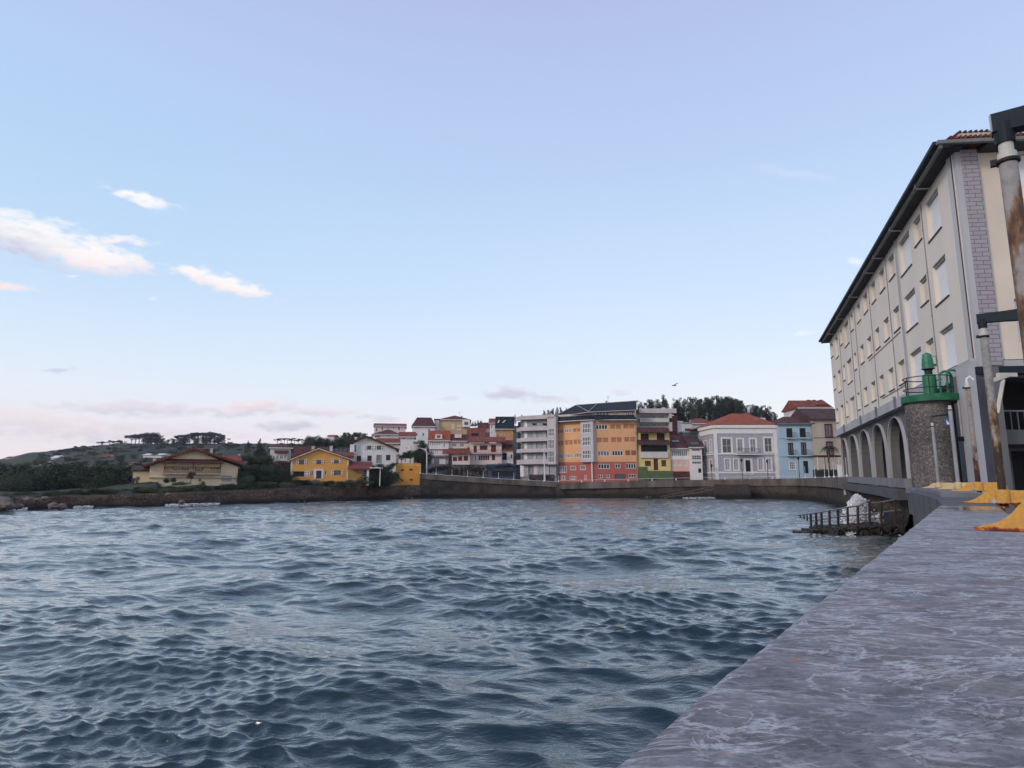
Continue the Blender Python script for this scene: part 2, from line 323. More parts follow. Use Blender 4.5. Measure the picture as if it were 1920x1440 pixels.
# ---------------------------------------------------------------- facade tools
class Face:
    """a vertical plane from ground point A to ground point B (seen left to right); w runs away from the viewer"""
    def __init__(s, A, B, root=None):
        s.A = Vector((A[0], A[1])); s.B = Vector((B[0], B[1])); s.U = (s.B-s.A); s.W = s.U.length; s.U.normalize()
        s.N = Vector((-s.U.y, s.U.x)); s.root = root
    def pt(s, u, w, z):
        q = s.A + s.U*u + s.N*w; return (q.x, q.y, z)
    def uz(s, px, py):
        r = ray(px, py); d = s.N.dot(Vector((r[0], r[1]))); t = s.N.dot(s.A)/d
        q = Vector((r[0]*t, r[1]*t)) - s.A; return q.dot(s.U), CZ + r[2]*t
    def rect(s, c, x0, y0, x1, y1):
        a = s.uz(*cr(c, x0, (y0+y1)/2))[0]; b = s.uz(*cr(c, x1, (y0+y1)/2))[0]
        zt = s.uz(*cr(c, (x0+x1)/2, y0))[1]; zb = s.uz(*cr(c, (x0+x1)/2, y1))[1]
        return (min(a, b), zb, max(a, b), zt)
    def z(s, c, x, y): return s.uz(*cr(c, x, y))[1]
    def u(s, c, x, y): return s.uz(*cr(c, x, y))[0]
    def box(s, mb, u0, u1, w0, w1, z0, z1):
        mb.prism([s.pt(u0, w0, z0), s.pt(u1, w0, z0), s.pt(u1, w1, z0), s.pt(u0, w1, z0)], [s.pt(u0, w0, z1), s.pt(u1, w0, z1), s.pt(u1, w1, z1), s.pt(u0, w1, z1)])
    def slab(s, mb, prof, u0, u1):
        """profile of (w,z) extruded along u"""
        mb.prism([s.pt(u0, w, z) for w, z in prof], [s.pt(u1, w, z) for w, z in prof])
    def slabw(s, mb, prof, w0, w1):
        """profile of (u,z) extruded along w"""
        mb.prism([s.pt(u, w0, z) for u, z in prof], [s.pt(u, w1, z) for u, z in prof])
    def wall(s, name, u0, u1, z0, z1, m, holes=(), depth=8, rev=.16, gable=None, parent=None, zl=None, zr=None):
        """front wall with real openings, side walls and back; gable=(u,z) apex; holes (u0,z0,u1,z1)"""
        mb = MB(); hs = [(max(h[0], u0+.02), max(h[1], z0+.02), min(h[2], u1-.02), min(h[3], z1-.02)) for h in holes]
        us = sorted({u0, u1} | {h[0] for h in hs} | {h[2] for h in hs}); zs = sorted({z0, z1} | {h[1] for h in hs} | {h[3] for h in hs})
        for i in range(len(us)-1):
            for j in range(len(zs)-1):
                uc = (us[i]+us[i+1])/2; zc = (zs[j]+zs[j+1])/2
                if any(h[0] < uc < h[2] and h[1] < zc < h[3] for h in hs): continue
                mb.poly([s.pt(us[i], 0, zs[j]), s.pt(us[i+1], 0, zs[j]), s.pt(us[i+1], 0, zs[j+1]), s.pt(us[i], 0, zs[j+1])])
        for (a, b, c, d) in hs:
            for (p, q) in (((a, b), (c, b)), ((c, b), (c, d)), ((c, d), (a, d)), ((a, d), (a, b))):
                mb.poly([s.pt(p[0], 0, p[1]), s.pt(p[0], rev, p[1]), s.pt(q[0], rev, q[1]), s.pt(q[0], 0, q[1])])
        for w in (depth,):
            mb.poly([s.pt(u1, w, z0), s.pt(u0, w, z0), s.pt(u0, w, z1), s.pt(u1, w, z1)])
        mb.poly([s.pt(u0, depth, z0), s.pt(u0, 0, z0), s.pt(u0, 0, z1), s.pt(u0, depth, z1)])
        mb.poly([s.pt(u1, 0, z0), s.pt(u1, depth, z0), s.pt(u1, depth, z1), s.pt(u1, 0, z1)])
        if gable:
            for w in (0, depth): mb.poly([s.pt(u0, w, z1), s.pt(u1, w, z1), s.pt(gable[0], w, gable[1])])
        mb.poly([s.pt(u0, 0, z1-.01), s.pt(u1, 0, z1-.01), s.pt(u1, depth, z1-.01), s.pt(u0, depth, z1-.01)]) if not gable else None
        return mb.build(name, m, parent or s.root)
    def win(s, r, fm=None, pm=None, nx=2, ny=1, fw=.09, sur=0.0, sill=False, w=.1, name='window', child='pane', parent=None, bw=.05):
        fm = fm or WHITE; pm = pm or GLASS; mb = MB(); a, b, c, d = r
        for (p, q, t, v) in ((a, b, a+fw, d), (c-fw, b, c, d), (a+fw, b, c-fw, b+fw), (a+fw, d-fw, c-fw, d)): s.box(mb, p, t, w-.06, w+.04, q, v)
        for i in range(1, nx):
            x = a+(c-a)*i/nx; s.box(mb, x-bw/2, x+bw/2, w-.03, w+.03, b+fw, d-fw)
        for i in range(1, ny):
            y = b+(d-b)*i/ny; s.box(mb, a+fw, c-fw, w-.025, w+.025, y-bw/2, y+bw/2)
        if sur:
            for (p, q, t, v) in ((a-sur, b, a, d+sur), (c, b, c+sur, d+sur), (a, d, c, d+sur)): s.box(mb, p, t, -.05, .02, q, v)
            s.box(mb, a-sur-.05, c+sur+.05, -.14, .02, b-.14, b)
        elif sill: s.box(mb, a-.08, c+.08, -.12, .03, b-.1, b)
        f = mb.build(name, fm, parent or s.root); g = MB()
        g.poly([s.pt(a+fw*.5, w+.045, b+fw*.5), s.pt(c-fw*.5, w+.045, b+fw*.5), s.pt(c-fw*.5, w+.045, d-fw*.5), s.pt(a+fw*.5, w+.045, d-fw*.5)])
        g.build(child, pm, f); return f
    def shut(s, r, m, w=-.03, th=.05, name='shutter', inlay=True, parent=None):
        a, b, c, d = r; mb = MB(); s.box(mb, a, c, w-th, w, b, d); o = mb.build(name, m, parent or s.root)
        if inlay:
            g = MB(); um, zm = (a+c)/2, (b+d)/2; du, dz = (c-a)*.34, (d-b)*.16
            for q in (.25, .75):
                zc = b+(d-b)*q; pr = [(um-du, zc), (um, zc-dz), (um+du, zc), (um, zc+dz)]
                g.prism([s.pt(x, w-th-.015, y) for x, y in pr], [s.pt(x, w-th, y) for x, y in pr])
            g.build('inlay', BLACKM, o)
        return o
    def roof_gable(s, m, ua, za, uL, zL, uR, zR, D, ov=.5, th=.18, parent=None, name='roof', edge=None):
        """ridge runs away from the viewer"""
        mb = MB()
        s.slabw(mb, [(uL, zL), (ua, za), (ua, za+th), (uL, zL+th)], -ov, D)
        s.slabw(mb, [(ua, za), (uR, zR), (uR, zR+th), (ua, za+th)], -ov, D)
        o = mb.build(name, m, parent or s.root)
        if edge:
            e = MB()
            s.slabw(e, [(uL, zL-.16), (ua, za-.16), (ua, za-.003), (uL, zL-.003)], -ov-.03, -ov+.12)
            s.slabw(e, [(ua, za-.16), (uR, zR-.16), (uR, zR-.003), (ua, za-.003)], -ov-.03, -ov+.12)
            e.build('barge_board', edge, o)
        return o
    def roof_ridge(s, m, u0, u1, zE, zR, D, ov=.5, hipL=0, hipR=0, th=.16, parent=None, name='roof', fascia=None, wr=None, soff=0):
        """ridge parallel to the facade; hips shorten it. zR is the true ridge height"""
        mb = MB(); wr = D/2 if wr is None else wr; a0, a1 = u0-soff, u1+soff
        F0, F1 = (a0, -ov, zE), (a1, -ov, zE); B0, B1 = (a0, D+ov, zE), (a1, D+ov, zE); R0, R1 = (a0+hipL, wr, zR), (a1-hipR, wr, zR)
        for off in (0,):
            for q in ((F0, F1, R1, R0), (B1, B0, R0, R1), (B0, F0, R0), (F1, B1, R1)): mb.poly([s.pt(*p) for p in q])
            lo = [(p[0], p[1], p[2]-th) for p in (F0, F1, B1, B0)]; hi = (F0, F1, B1, B0)
            for i in range(4):
                j = (i+1) % 4; mb.poly([s.pt(*lo[i]), s.pt(*lo[j]), s.pt(*hi[j]), s.pt(*hi[i])])
            mb.poly([s.pt(*p) for p in lo[::-1]])
        o = mb.build(name, m, parent or s.root)
        if fascia:
            e = MB(); s.box(e, a0, a1, -ov-.1, -ov-.003, zE-th-.03, zE+.02); e.build('gutter', fascia, o)
        return o
    def chimney(s, r, w0, m, parent, wd=.7, cap=True):
        a, b, c, d = r; mb = MB(); s.box(mb, a, c, w0, w0+wd, b, d)
        if cap: s.box(mb, a-.08, c+.08, w0-.08, w0+wd+.08, d+.003, d+.12)
        return mb.build('chimney', m, parent)
    def rail(s, mb, u0, u1, w, z0, z1, step=.16, r=.018):
        s.box(mb, u0, u1, w-.025, w+.025, z1-.05, z1); s.box(mb, u0, u1, w-.02, w+.02, z0, z0+.04)
        n = max(2, int((u1-u0)/step))
        for i in range(n+1):
            u = u0+(u1-u0)*i/n; s.box(mb, u-r, u+r, w-r, w+r, z0+.04, z1-.05)
def face(pL, pR, YL, YR, root=None):
    """plane through the points seen at pixel columns pL,pR (taken near the ground row 890)"""
    a = at(pL, 890, YL); b = at(pR, 890, YR); return Face((a.x, a.y), (b.x, b.y), root)
def house(name, label, cat, pL, pR, YL, YR, zb, group=None):
    if YL == YR and pR < 900:      # houses on the left face the bay squarely
        th = math.atan(((pL+pR)/2-960)/F)*.85; w = abs(at(pR, 890, YL).x-at(pL, 890, YL).x); d = -w*math.tan(th)/2; YL, YR = YL-d, YR+d
    f = face(pL, pR, YL, YR); m = (f.A+f.B)/2
    f.root = empty(name, (m.x, m.y, zb), label, cat, group); f.zb = zb; return f

# ================================================================ SETTING: water, land, quays
def np_mesh(name, V, Fq, m, smooth=True):
    me = bpy.data.meshes.new(name); me.vertices.add(len(V)); me.vertices.foreach_set('co', V.astype(np.float32).ravel())
    me.loops.add(Fq.size); me.loops.foreach_set('vertex_index', Fq.astype(np.int32).ravel())
    me.polygons.add(len(Fq)); me.polygons.foreach_set('loop_start', np.arange(0, Fq.size, 4, dtype=np.int32)); me.polygons.foreach_set('loop_total', np.full(len(Fq), 4, dtype=np.int32))
    me.update(calc_edges=True); me.validate()
    if smooth: me.polygons.foreach_set('use_smooth', np.ones(len(me.polygons), dtype=bool))
    me.materials.append(m); o = bpy.data.objects.new(name, me); COL.objects.link(o); return o

# near wall axes
UW = Vector((math.sin(R(35.6)), math.cos(R(35.6)))); NW = Vector((UW.y, -UW.x)); W0 = Vector((-.477, 0))
def wl(s, t): return W0 + UW*s + NW*t
WT = 2.65                                         # top of the near wall

def water():
    nr, na = 1350, 980
    r = np.concatenate([[0.0], np.geomspace(1.3, 260, nr-1)]); a = np.concatenate([np.linspace(R(-110), R(-46), 60, endpoint=False), np.linspace(R(-46), R(42), na-90, endpoint=False), np.linspace(R(42), R(70), 30)])
    Rr, A = np.meshgrid(r, a, indexing='ij'); X = (Rr*np.sin(A)); Y = (Rr*np.cos(A)); sp = np.maximum(Rr*np.gradient(a)[None, :], Rr*.0039)+.008
    rng = np.random.default_rng(5); dx = np.zeros_like(X); dy = np.zeros_like(X); dz = np.zeros_like(X)
    main = R(196)       # travel direction (towards the viewer, a bit left)
    lams = np.concatenate([rng.uniform(4.5, 9.5, 8), np.geomspace(4.2, 1.5, 14), np.geomspace(1.45, .10, 96)])
    for lam in lams:
        spread = .35 if lam > 4.4 else (.42 if lam > 1.5 else .45)
        th = main + rng.normal()*spread; k = 2*math.pi/lam; ph = rng.uniform(0, 6.28)
        if lam > 4.4: amp = .032*(lam/7)
        elif lam > 1.45: amp = .0098*lam
        else: amp = .0094*lam*(1.32 if lam < .42 else (.72 if lam > .7 else .95))*min(1, (lam/.16)**.5)
        f = np.clip((lam/sp-2.0)/2.5, 0, 1)
        u = X*math.sin(th)+Y*math.cos(th); v = X*math.cos(th)-Y*math.sin(th); pz = k*u+ph + .7*np.sin(v*k*.27+ph*3)
        g = 1.0 if lam > 4.4 else (0.58+.75*np.sin(X*.33/max(lam, .5)**.5+1.3*math.sin(lam*9))*np.sin(Y*.29/max(lam, .5)**.5+lam*5))
        s_ = np.sin(pz)*amp*f*g; c_ = np.cos(pz)*amp*f*g*.8
        dz += s_; dx += c_*math.sin(th); dy += c_*math.cos(th)
    # a few crests that stand up where the photograph shows them
    for (cx, cy, L_, h, wd, sk) in ((6.2, 27, 2.6, .34, .75, -.12), (8.6, 26, 1.6, .24, .5, .1), (-3.8, 27.5, .9, .22, .5, 0), (1.2, 16.5, 1.6, .2, .55, .3), (3.1, 10.2, 1.7, .2, .6, -.4), (-14.5, 26, 2.0, .28, .7, 0), (-7.5, 15.0, 1.6, .2, .5, .3), (-2.2, 9.6, 1.1, .17, .45, .4), (-25, 44, 2.4, .3, .8, 0), (14, 118, 6, .35, 1.2, 0)):
        yy = (Y-cy) - (X-cx)*sk + .3*np.sin(X*1.7+cx); g = np.exp(-((X-cx)/L_)**2) * np.exp(-np.where(yy < 0, (yy/(wd*.8))**2, (yy/(wd*1.7))**2)); dz += g*h*.65
    V = np.stack([X+dx, Y+dy, dz], -1).reshape(-1, 3)
    idx = np.arange(nr*na).reshape(nr, na); Q = np.stack([idx[:-1, :-1], idx[1:, :-1], idx[1:, 1:], idx[:-1, 1:]], -1).reshape(-1, 4)[:, ::-1]
    m = bpy.data.materials.new('sea_water'); m.use_nodes = True; nt = m.node_tree; N = nt.nodes; L = nt.links; b = N['Principled BSDF']
    b.inputs['Roughness'].default_value = .035; b.inputs['IOR'].default_value = 1.38; b.inputs['Coat Weight'].default_value = .8; b.inputs['Coat IOR'].default_value = 1.38; b.inputs['Coat Roughness'].default_value = .03; b.inputs['Specular IOR Level'].default_value = .5
    geo = N.new('ShaderNodeNewGeometry'); mp = N.new('ShaderNodeMapping'); mp.inputs['Rotation'].default_value = (0, 0, R(14)); mp.inputs['Scale'].default_value = (.42, 1, 1); L.new(geo.outputs['Position'], mp.inputs[0])
    big = N.new('ShaderNodeTexNoise'); big.inputs['Scale'].default_value = .12; big.inputs['Detail'].default_value = 3; L.new(geo.outputs['Position'], big.inputs['Vector'])
    rp = N.new('ShaderNodeValToRGB'); rp.color_ramp.elements[0].color = (.002, .015, .018, 1); rp.color_ramp.elements[1].color = (.005, .026, .028, 1); L.new(big.outputs[0], rp.inputs[0]); L.new(rp.outputs[0], b.inputs['Base Color'])
    prev = None
    for sc_, d_, st in ((3.0, .022, .9), (8, .007, .8)):
        n = N.new('ShaderNodeTexNoise'); n.inputs['Scale'].default_value = sc_; n.inputs['Detail'].default_value = 4; n.inputs['Roughness'].default_value = .6; n.inputs['Distortion'].default_value = .5; L.new(mp.outputs[0], n.inputs['Vector'])
        bp = N.new('ShaderNodeBump'); bp.inputs['Strength'].default_value = st; bp.inputs['Distance'].default_value = d_*2.2; L.new(n.outputs[0], bp.inputs['Height'])
        if d_ > .01:      # the outer bay is more ruffled by the wind
            sy_ = N.new('ShaderNodeSeparateXYZ'); L.new(geo.outputs['Position'], sy_.inputs[0]); mr_ = N.new('ShaderNodeMapRange'); mr_.inputs[1].default_value = 14; mr_.inputs[2].default_value = 75; mr_.inputs[3].default_value = d_*2.2; mr_.inputs[4].default_value = .17; L.new(sy_.outputs[1], mr_.inputs[0]); L.new(mr_.outputs[0], bp.inputs['Distance'])
        if prev: L.new(prev.outputs[0], bp.inputs['Normal'])
        prev = bp
    L.new(prev.outputs[0], b.inputs['Normal']); L.new(prev.outputs[0], b.inputs['Coat Normal'])
    tag(np_mesh('water', V, Q, m), kind='structure')
water()

# shoreline at water level, seen clockwise from far left to the near wall: (pixel column, distance)
SH = [(-700, 40), (-300, 56), (0, 68), (130, 76), (300, 83), (450, 92), (600, 105), (735, 123), (792, 128), (920, 131), (1045, 134), (1220, 131), (1400, 128), (1480, 121), (1530, 100), (1560, 80), (1577, 66), (1600, 57), (1650, 45), (1687, 37.5)]
def gx(px, Y): return Y*((px-960)/F)/(math.cos(P)+math.sin(P)*(-.02))
SHX = [Vector((gx(px, Y), Y)) for px, Y in SH]
BULGE = [Vector((gx(1690, 30), 30)), Vector((gx(1686, 25), 25)), Vector((gx(1692, 21), 21)), Vector((gx(1706, 17), 17)), Vector((gx(1728, 13.6), 13.6)), wl(13.2, 0)]

# land: height table per column: (distance, pixel row) after the shore
def zrow(py, Y): r = ray(960, py); return CZ + r[2]/r[1]*Y
LAND = {-700: (1.2, [(60, 930), (170, 900), (300, 880), (450, 868), (900, 866)]),
        0: (1.35, [(90, 921), (140, 905), (220, 894), (450, 866), (900, 865)]),
        90: (1.35, [(95, 921), (140, 903), (220, 892), (450, 850), (900, 850)]),
        180: (1.4, [(98, 916), (140, 902), (220, 884), (450, 839), (900, 841)]),
        240: (1.5, [(100, 909), (150, 898), (220, 878), (450, 834), (900, 836)]),
        320: (1.7, [(99, 906), (150, 895), (220, 872), (420, 834), (900, 836)]),
        450: (2.0, [(104, 905), (150, 893), (220, 868), (400, 834), (900, 836)]),
        600: (2.5, [(111, 903), (150, 888), (220, 862), (400, 836), (900, 838)]),
        735: (2.6, [(128, 903), (150, 885), (200, 850), (300, 818), (900, 822)]),
        786: (2.6, [(128, 903), (150, 885), (200, 850), (300, 810), (900, 816)]),
        792: (3.9, [(140, 895), (165, 875), (200, 840), (300, 806), (900, 812)]),
        950: (3.0, [(146, 900), (165, 880), (200, 845), (300, 800), (900, 806)]),
        1045: (2.4, [(150, 903), (175, 870), (200, 845), (260, 800), (900, 806)]),
        1220: (2.3, [(150, 903), (175, 870), (200, 830), (240, 800), (900, 804)]),
        1450: (2.3, [(150, 900), (175, 870), (200, 835), (240, 805), (900, 808)]),
        1575: (2.1, [(90, 912), (170, 880), (200, 845), (240, 815), (900, 815)]),
        1760: (1.5, [(40, 950), (100, 922), (200, 880), (300, 860), (900, 850)]),
        2400: (1.5, [(40, 950), (100, 922), (200, 880), (300, 860), (900, 850)])}
LK = sorted(LAND)
def shoreY(px):
    s = SH + [(1689, 31), (1692, 21), (1706, 17), (1728, 13.6), (1757, 11.2)]
    for (a, ya), (b, yb) in zip(s, s[1:]):
        if a <= px <= b: return ya+(yb-ya)*(px-a)/(b-a+1e-9)
    return s[-1][1] if px > s[-1][0] else s[0][1]
def land_z(px, Y):
    px = max(LK[0], min(LK[-1]-1, px))
    for a, b in zip(LK, LK[1:]):
        if a <= px <= b:
            t = (px-a)/(b-a); t = t*t*(3-2*t); sy = shoreY(px); zz = []
            for k in (a, b):
                z0, tb = LAND[k]; pts = [(sy, z0), (sy+(14 if k >= 792 else 4), z0)] + [(y, zrow(p, y)) for y, p in tb if y > sy+15]
                z = pts[-1][1]
                for (y1, q1), (y2, q2) in zip(pts, pts[1:]):
                    if Y <= y2: u = max(0, (Y-y1)/(y2-y1)); z = q1+(q2-q1)*u; break
                zz.append(z)
            return zz[0]*(1-t)+zz[1]*t
    return 2
def gpx(x, y): return 960 + x/y*(math.cos(P))*F     # column of a ground point, approximately
def land():
    cols = np.concatenate([np.linspace(-700, 0, 30), np.linspace(5, 1757, 330)]); rows = np.linspace(0, 1, 150)
    V = []
    for px in cols:
        sy = shoreY(px)
        for t in rows:
            Y = sy + (.35 if px < 740 else .95) + (900-sy)*t**2.6; z = land_z(px, Y); x = gx(px, Y)
            if px < 1000 or Y > 170:
                amp = min(1, max(0, (Y-sy-3)/30)) * (0.25 if Y < 180 else 1.3)
                z += mnoise.fractal(Vector((x*.03, Y*.03, 0)), 1, 2, 4)*amp*1.6
            if t == 0: V.append((x, Y-.02, -1.5))
            V.append((x, Y, z))
    V = np.array(V); n = len(rows)+1; idx = np.arange(len(cols)*n).reshape(len(cols), n)
    Q = np.stack([idx[:-1, :-1], idx[1:, :-1], idx[1:, 1:], idx[:-1, 1:]], -1).reshape(-1, 4)
    m = mat('hill_vegetation', (.028, .031, .018), .95, col2=(.012, .014, .010), scale=.045, bump=.8, bscale=.7)
    nt = m.node_tree; N = nt.nodes; L = nt.links; b = N['Principled BSDF']; src = b.inputs['Base Color'].links[0].from_socket
    geo = N.new('ShaderNodeNewGeometry'); mp = N.new('ShaderNodeMapping'); mp.inputs['Scale'].default_value = (.05, .022, .05); L.new(geo.outputs['Position'], mp.inputs[0])
    vo = N.new('ShaderNodeTexVoronoi'); vo.inputs['Scale'].default_value = 1.0; L.new(mp.outputs[0], vo.inputs['Vector'])
    rp = N.new('ShaderNodeValToRGB'); rp.color_ramp.interpolation = 'CONSTANT'; e = rp.color_ramp.elements; e[0].color = (.028, .037, .020, 1); e[1].position = .35; e[1].color = (.050, .060, .030, 1)
    for p_, c_ in ((.5, (.017, .022, .015)), (.66, (.062, .038, .026)), (.76, (.034, .044, .025))): x = e.new(p_); x.color = (*c_, 1)
    bw = N.new('ShaderNodeRGBToBW'); L.new(vo.outputs['Color'], bw.inputs[0]); L.new(bw.outputs[0], rp.inputs[0])
    mx = N.new('ShaderNodeMix'); mx.data_type = 'RGBA'; mx.inputs[0].default_value = .7; L.new(src, mx.inputs[6]); L.new(rp.outputs[0], mx.inputs[7]); L.new(mx.outputs[2], b.inputs['Base Color'])
    tag(np_mesh('hills', V, Q[:, ::-1] if False else Q, m), kind='structure')
    # promenade paving behind the near wall
    mb = MB(); e = [wl(-60, .3), wl(14.0, .3)]
    far = Vector((gx(1757, 60), 60))
    pts = [(p.x, p.y, 1.7) for p in (e[0], e[1], far, Vector((200, 160)), Vector((200, -120)))]
    mb.poly(pts); tag(mb.build('promenade', mat('promenade_paving', (.20, .19, .19), .85, bump=.2)), kind='structure')
    # quay road along the far side
    mb = MB()
    ks = [i for i, (px, Y) in enumerate(SH) if px >= 792]
    for i, j in zip(ks, ks[1:]):
        q = []
        for k in (i, j):
            px, Y = SH[k]; q.append((gx(px, Y+.6), Y+.6, land_z(px, Y+1)+.03)); q.append((gx(px, Y+11), Y+11, land_z(px, Y+11)+.03))
        mb.poly([q[0], q[2], q[3], q[1]])
    tag(mb.build('road', mat('road_asphalt', (.06, .06, .062), .9)), kind='structure')
land()

def polywall(pts, zb, zt, t0, t1, mb, jit=0.0, sub=1):
    """thick wall along a polyline (land on the left of travel when going left to right as seen); t offsets away from the water"""
    P2 = []; B = []; T = []
    for i in range(len(pts)-1):
        for k in range(sub):
            f = k/sub; P2.append(pts[i].lerp(pts[i+1], f)); B.append(zb[i]+(zb[i+1]-zb[i])*f); T.append(zt[i]+(zt[i+1]-zt[i])*f)
    P2.append(pts[-1]); B.append(zb[-1]); T.append(zt[-1])
    ring = []
    for i, p in enumerate(P2):
        d = (P2[min(i+1, len(P2)-1)]-P2[max(i-1, 0)]).normalized(); n = Vector((-d.y, d.x))
        a = p+n*(t0+random.uniform(-jit, jit)); b = p+n*t1
        ring.append([(a.x, a.y, B[i]), (a.x, a.y, T[i]), (b.x, b.y, T[i]), (b.x, b.y, B[i])])
    for i in range(len(ring)-1):
        for k in range(4):
            k2 = (k+1) % 4; mb.poly([ring[i][k], ring[i+1][k], ring[i+1][k2], ring[i][k2]])
    mb.poly(ring[0]); mb.poly(ring[-1][::-1])

def rubble_strip(name, pts, zt, m, parent=None, nz=14, sub=14, amp=.35, back=2.0, zb=-1.2):
    """rough stone face: a displaced grid from below the water up and back over the top"""
    V = []; P2 = []; T = []
    for i in range(len(pts)-1):
        for k in range(sub): P2.append(pts[i].lerp(pts[i+1], k/sub)); T.append(zt[i]+(zt[i+1]-zt[i])*k/sub)
    P2.append(pts[-1]); T.append(zt[-1])
    for i, p in enumerate(P2):
        d = (P2[min(i+1, len(P2)-1)]-P2[max(i-1, 0)]).normalized(); n = Vector((-d.y, d.x))
        for k in range(nz+4):
            if k <= nz: z = zb+(T[i]-zb)*k/nz; t = -.9+1.0*(k/nz)
            else: z = T[i]-.05*(k-nz); t = .1+back*(k-nz)/3
            q = p+n*t; s = mnoise.fractal(Vector((q.x*.55, q.y*.55, z*.9)), 1, 2, 4)*amp + mnoise.noise(Vector((q.x*1.9, q.y*1.9, z*2.2)))*amp*.45
            q = q - n*s; V.append((q.x, q.y, z+s*.4*(1 if k > nz-2 else .3)))
    V = np.array(V); n_ = nz+4; idx = np.arange(len(P2)*n_).reshape(len(P2), n_)
    Q = np.stack([idx[:-1, :-1], idx[1:, :-1], idx[1:, 1:], idx[:-1, 1:]], -1).reshape(-1, 4)
    o = np_mesh(name, V, Q, m, smooth=False)
    if parent: o.parent = parent
    return o

RUB = stone_mat('rubble_stone', (.09, .058, .04), (.34, .21, .14), (.045, .032, .024), 4.6, wet=.55)
QST = stone_mat('quay_masonry', (.055, .043, .036), (.115, .09, .072), (.045, .038, .032), 3.2, wet=.75, bump=.4)
COP = mat('quay_concrete', (.19, .155, .13), .9, col2=(.075, .06, .052), scale=.7, bump=.3, streak=.25)
# left shore: rough stone bank
i0 = [k for k, (px, Y) in enumerate(SH) if px <= 792]
lp = [SHX[k] for k in i0]; lt = [1.5, 1.5, 1.55, 1.45, 1.65, 1.9, 2.35, 2.55, 2.7]
o = rubble_strip('rubble_sea_wall', lp, lt, RUB); tag(o, 'low rough brown stone sea wall below the gardens on the left shore', 'sea wall')
# far quay: masonry, parapet with shadow line
kq = [k for k, (px, Y) in enumerate(SH) if 792 <= px <= 1045]
root = empty('quay_wall', (SHX[kq[0]].x, SHX[kq[0]].y, 0), 'tall dark masonry quay wall sloping down between the yellow cube and the orange building', 'quay wall')
ptop = [zrow(888, 128), zrow(897, 131), zrow(904, 134)]
mb = MB(); polywall([SHX[k] for k in kq], [-1]*3, [t-1.05 for t in ptop], 0, 1.2, mb, sub=6, jit=.03); mb.build('masonry_face', QST, root)
mb = MB(); polywall([SHX[k] for k in kq], [t-1.05+.003 for t in ptop], ptop, -.22, .25, mb, sub=1); mb.build('parapet', COP, root)
kq = [k for k, (px, Y) in enumerate(SH) if 1045 <= px <= 1577]
root = empty('quay_wall', (SHX[kq[0]].x, SHX[kq[0]].y, 0), 'long dark quay wall with lighter stained parapet below the orange, grey and blue houses', 'quay wall')
pts = [SHX[k] for k in kq]; tops = [zrow(905, 134), zrow(901, 131), zrow(898, 128), zrow(897, 121), zrow(896, 100), zrow(895, 80), zrow(894, 66)]
mb = MB(); polywall([pts[0]+Vector((.6, .3))]+pts[1:], [-1]*len(pts), [t-1.35 for t in tops], 0, 1.2, mb, sub=8, jit=.05); mb.build('masonry_face', QST, root)
mb = MB(); polywall(pts, [t-1.35+.003 for t in tops], tops, -.3, .25, mb); mb.build('parapet', COP, root)
mb = MB(); a = pts[0]; mb.prism([(a.x-.3, a.y-.9, -1), (a.x+2.6, a.y-.9, -1), (a.x+2.6, a.y+.6, -1), (a.x-.3, a.y+.6, -1)], [(a.x-.9, a.y-.5, 2.1), (a.x+.2, a.y-.5, 2.1), (a.x+.2, a.y+.6, 2.1), (a.x-.9, a.y+.6, 2.1)]); mb.build('buttress', QST, root)
# cove wall below the arcade building, then the curved bulwark round to the near wall
kq = [k for k, (px, Y) in enumerate(SH) if px >= 1577]
pts = [SHX[k] for k in kq]; tops = [zrow(894, 66), zrow(894.5, 57), zrow(896, 45), zrow(897.5, 37.5)]
root = empty('cove_wall', (pts[0].x, pts[0].y, 0), 'rubble quay wall with smooth grey parapet below the arches of the big cream building', 'quay wall')
RUB2 = stone_mat('cove_rubble', (.10, .06, .045), (.19, .13, .10), (.03, .024, .02), 4, wet=1.1)
o = rubble_strip('masonry_face', pts, [t-1.2 for t in tops], RUB2, nz=16, sub=16, amp=.22, back=.6); o.data.transform(__import__('mathutils').Matrix.Translation((-pts[0].x, -pts[0].y, 0))); o.parent = root
GREYC = mat('smooth_grey_cement', (.19, .185, .195), .85, var=.22, scale=.6, bump=.2, streak=.5)
mb = MB(); polywall(pts, [t-.55 for t in tops], tops, -.25, .15, mb); mb.build('parapet', GREYC, root)
mb = MB(); polywall(pts, [t-1.25 for t in tops], [t-.65 for t in tops], -.75, .1, mb); mb.build('ledge', mat('dark_cement', (.085, .085, .095), .8, var=.25, bump=.2), root)
bp_ = [SHX[-1]]+BULGE
GREYD = mat('dark_grey_cement', (.10, .095, .10), .85, var=.3, scale=.9, bump=.35)
mb = MB()
sm = []
for i in range(len(bp_)-1):
    for k in range(6):
        t = k/6; p0 = bp_[max(i-1, 0)]; p1 = bp_[i]; p2 = bp_[i+1]; p3 = bp_[min(i+2, len(bp_)-1)]
        sm.append(0.5*((2*p1)+(p2-p0)*t+(2*p0-5*p1+4*p2-p3)*t*t+(3*p1-p0-3*p2+p3)*t**3))
sm.append(bp_[-1])
zt_ = [2.66+.04*math.sin(i/len(sm)*3) for i in range(len(sm))]; zt_[-1] = WT-.02
polywall(sm, [-1.2]*len(sm), [z-.003 for z in zt_], 0, .75, mb)
root = empty('curved_sea_wall', (bp_[2].x, bp_[2].y, 0), 'dark grey curved cement bulwark joining the near wall below the stone beacon tower', 'sea wall')
o = mb.build('wall_face', GREYD, root); smooth_by_angle(o, 50)

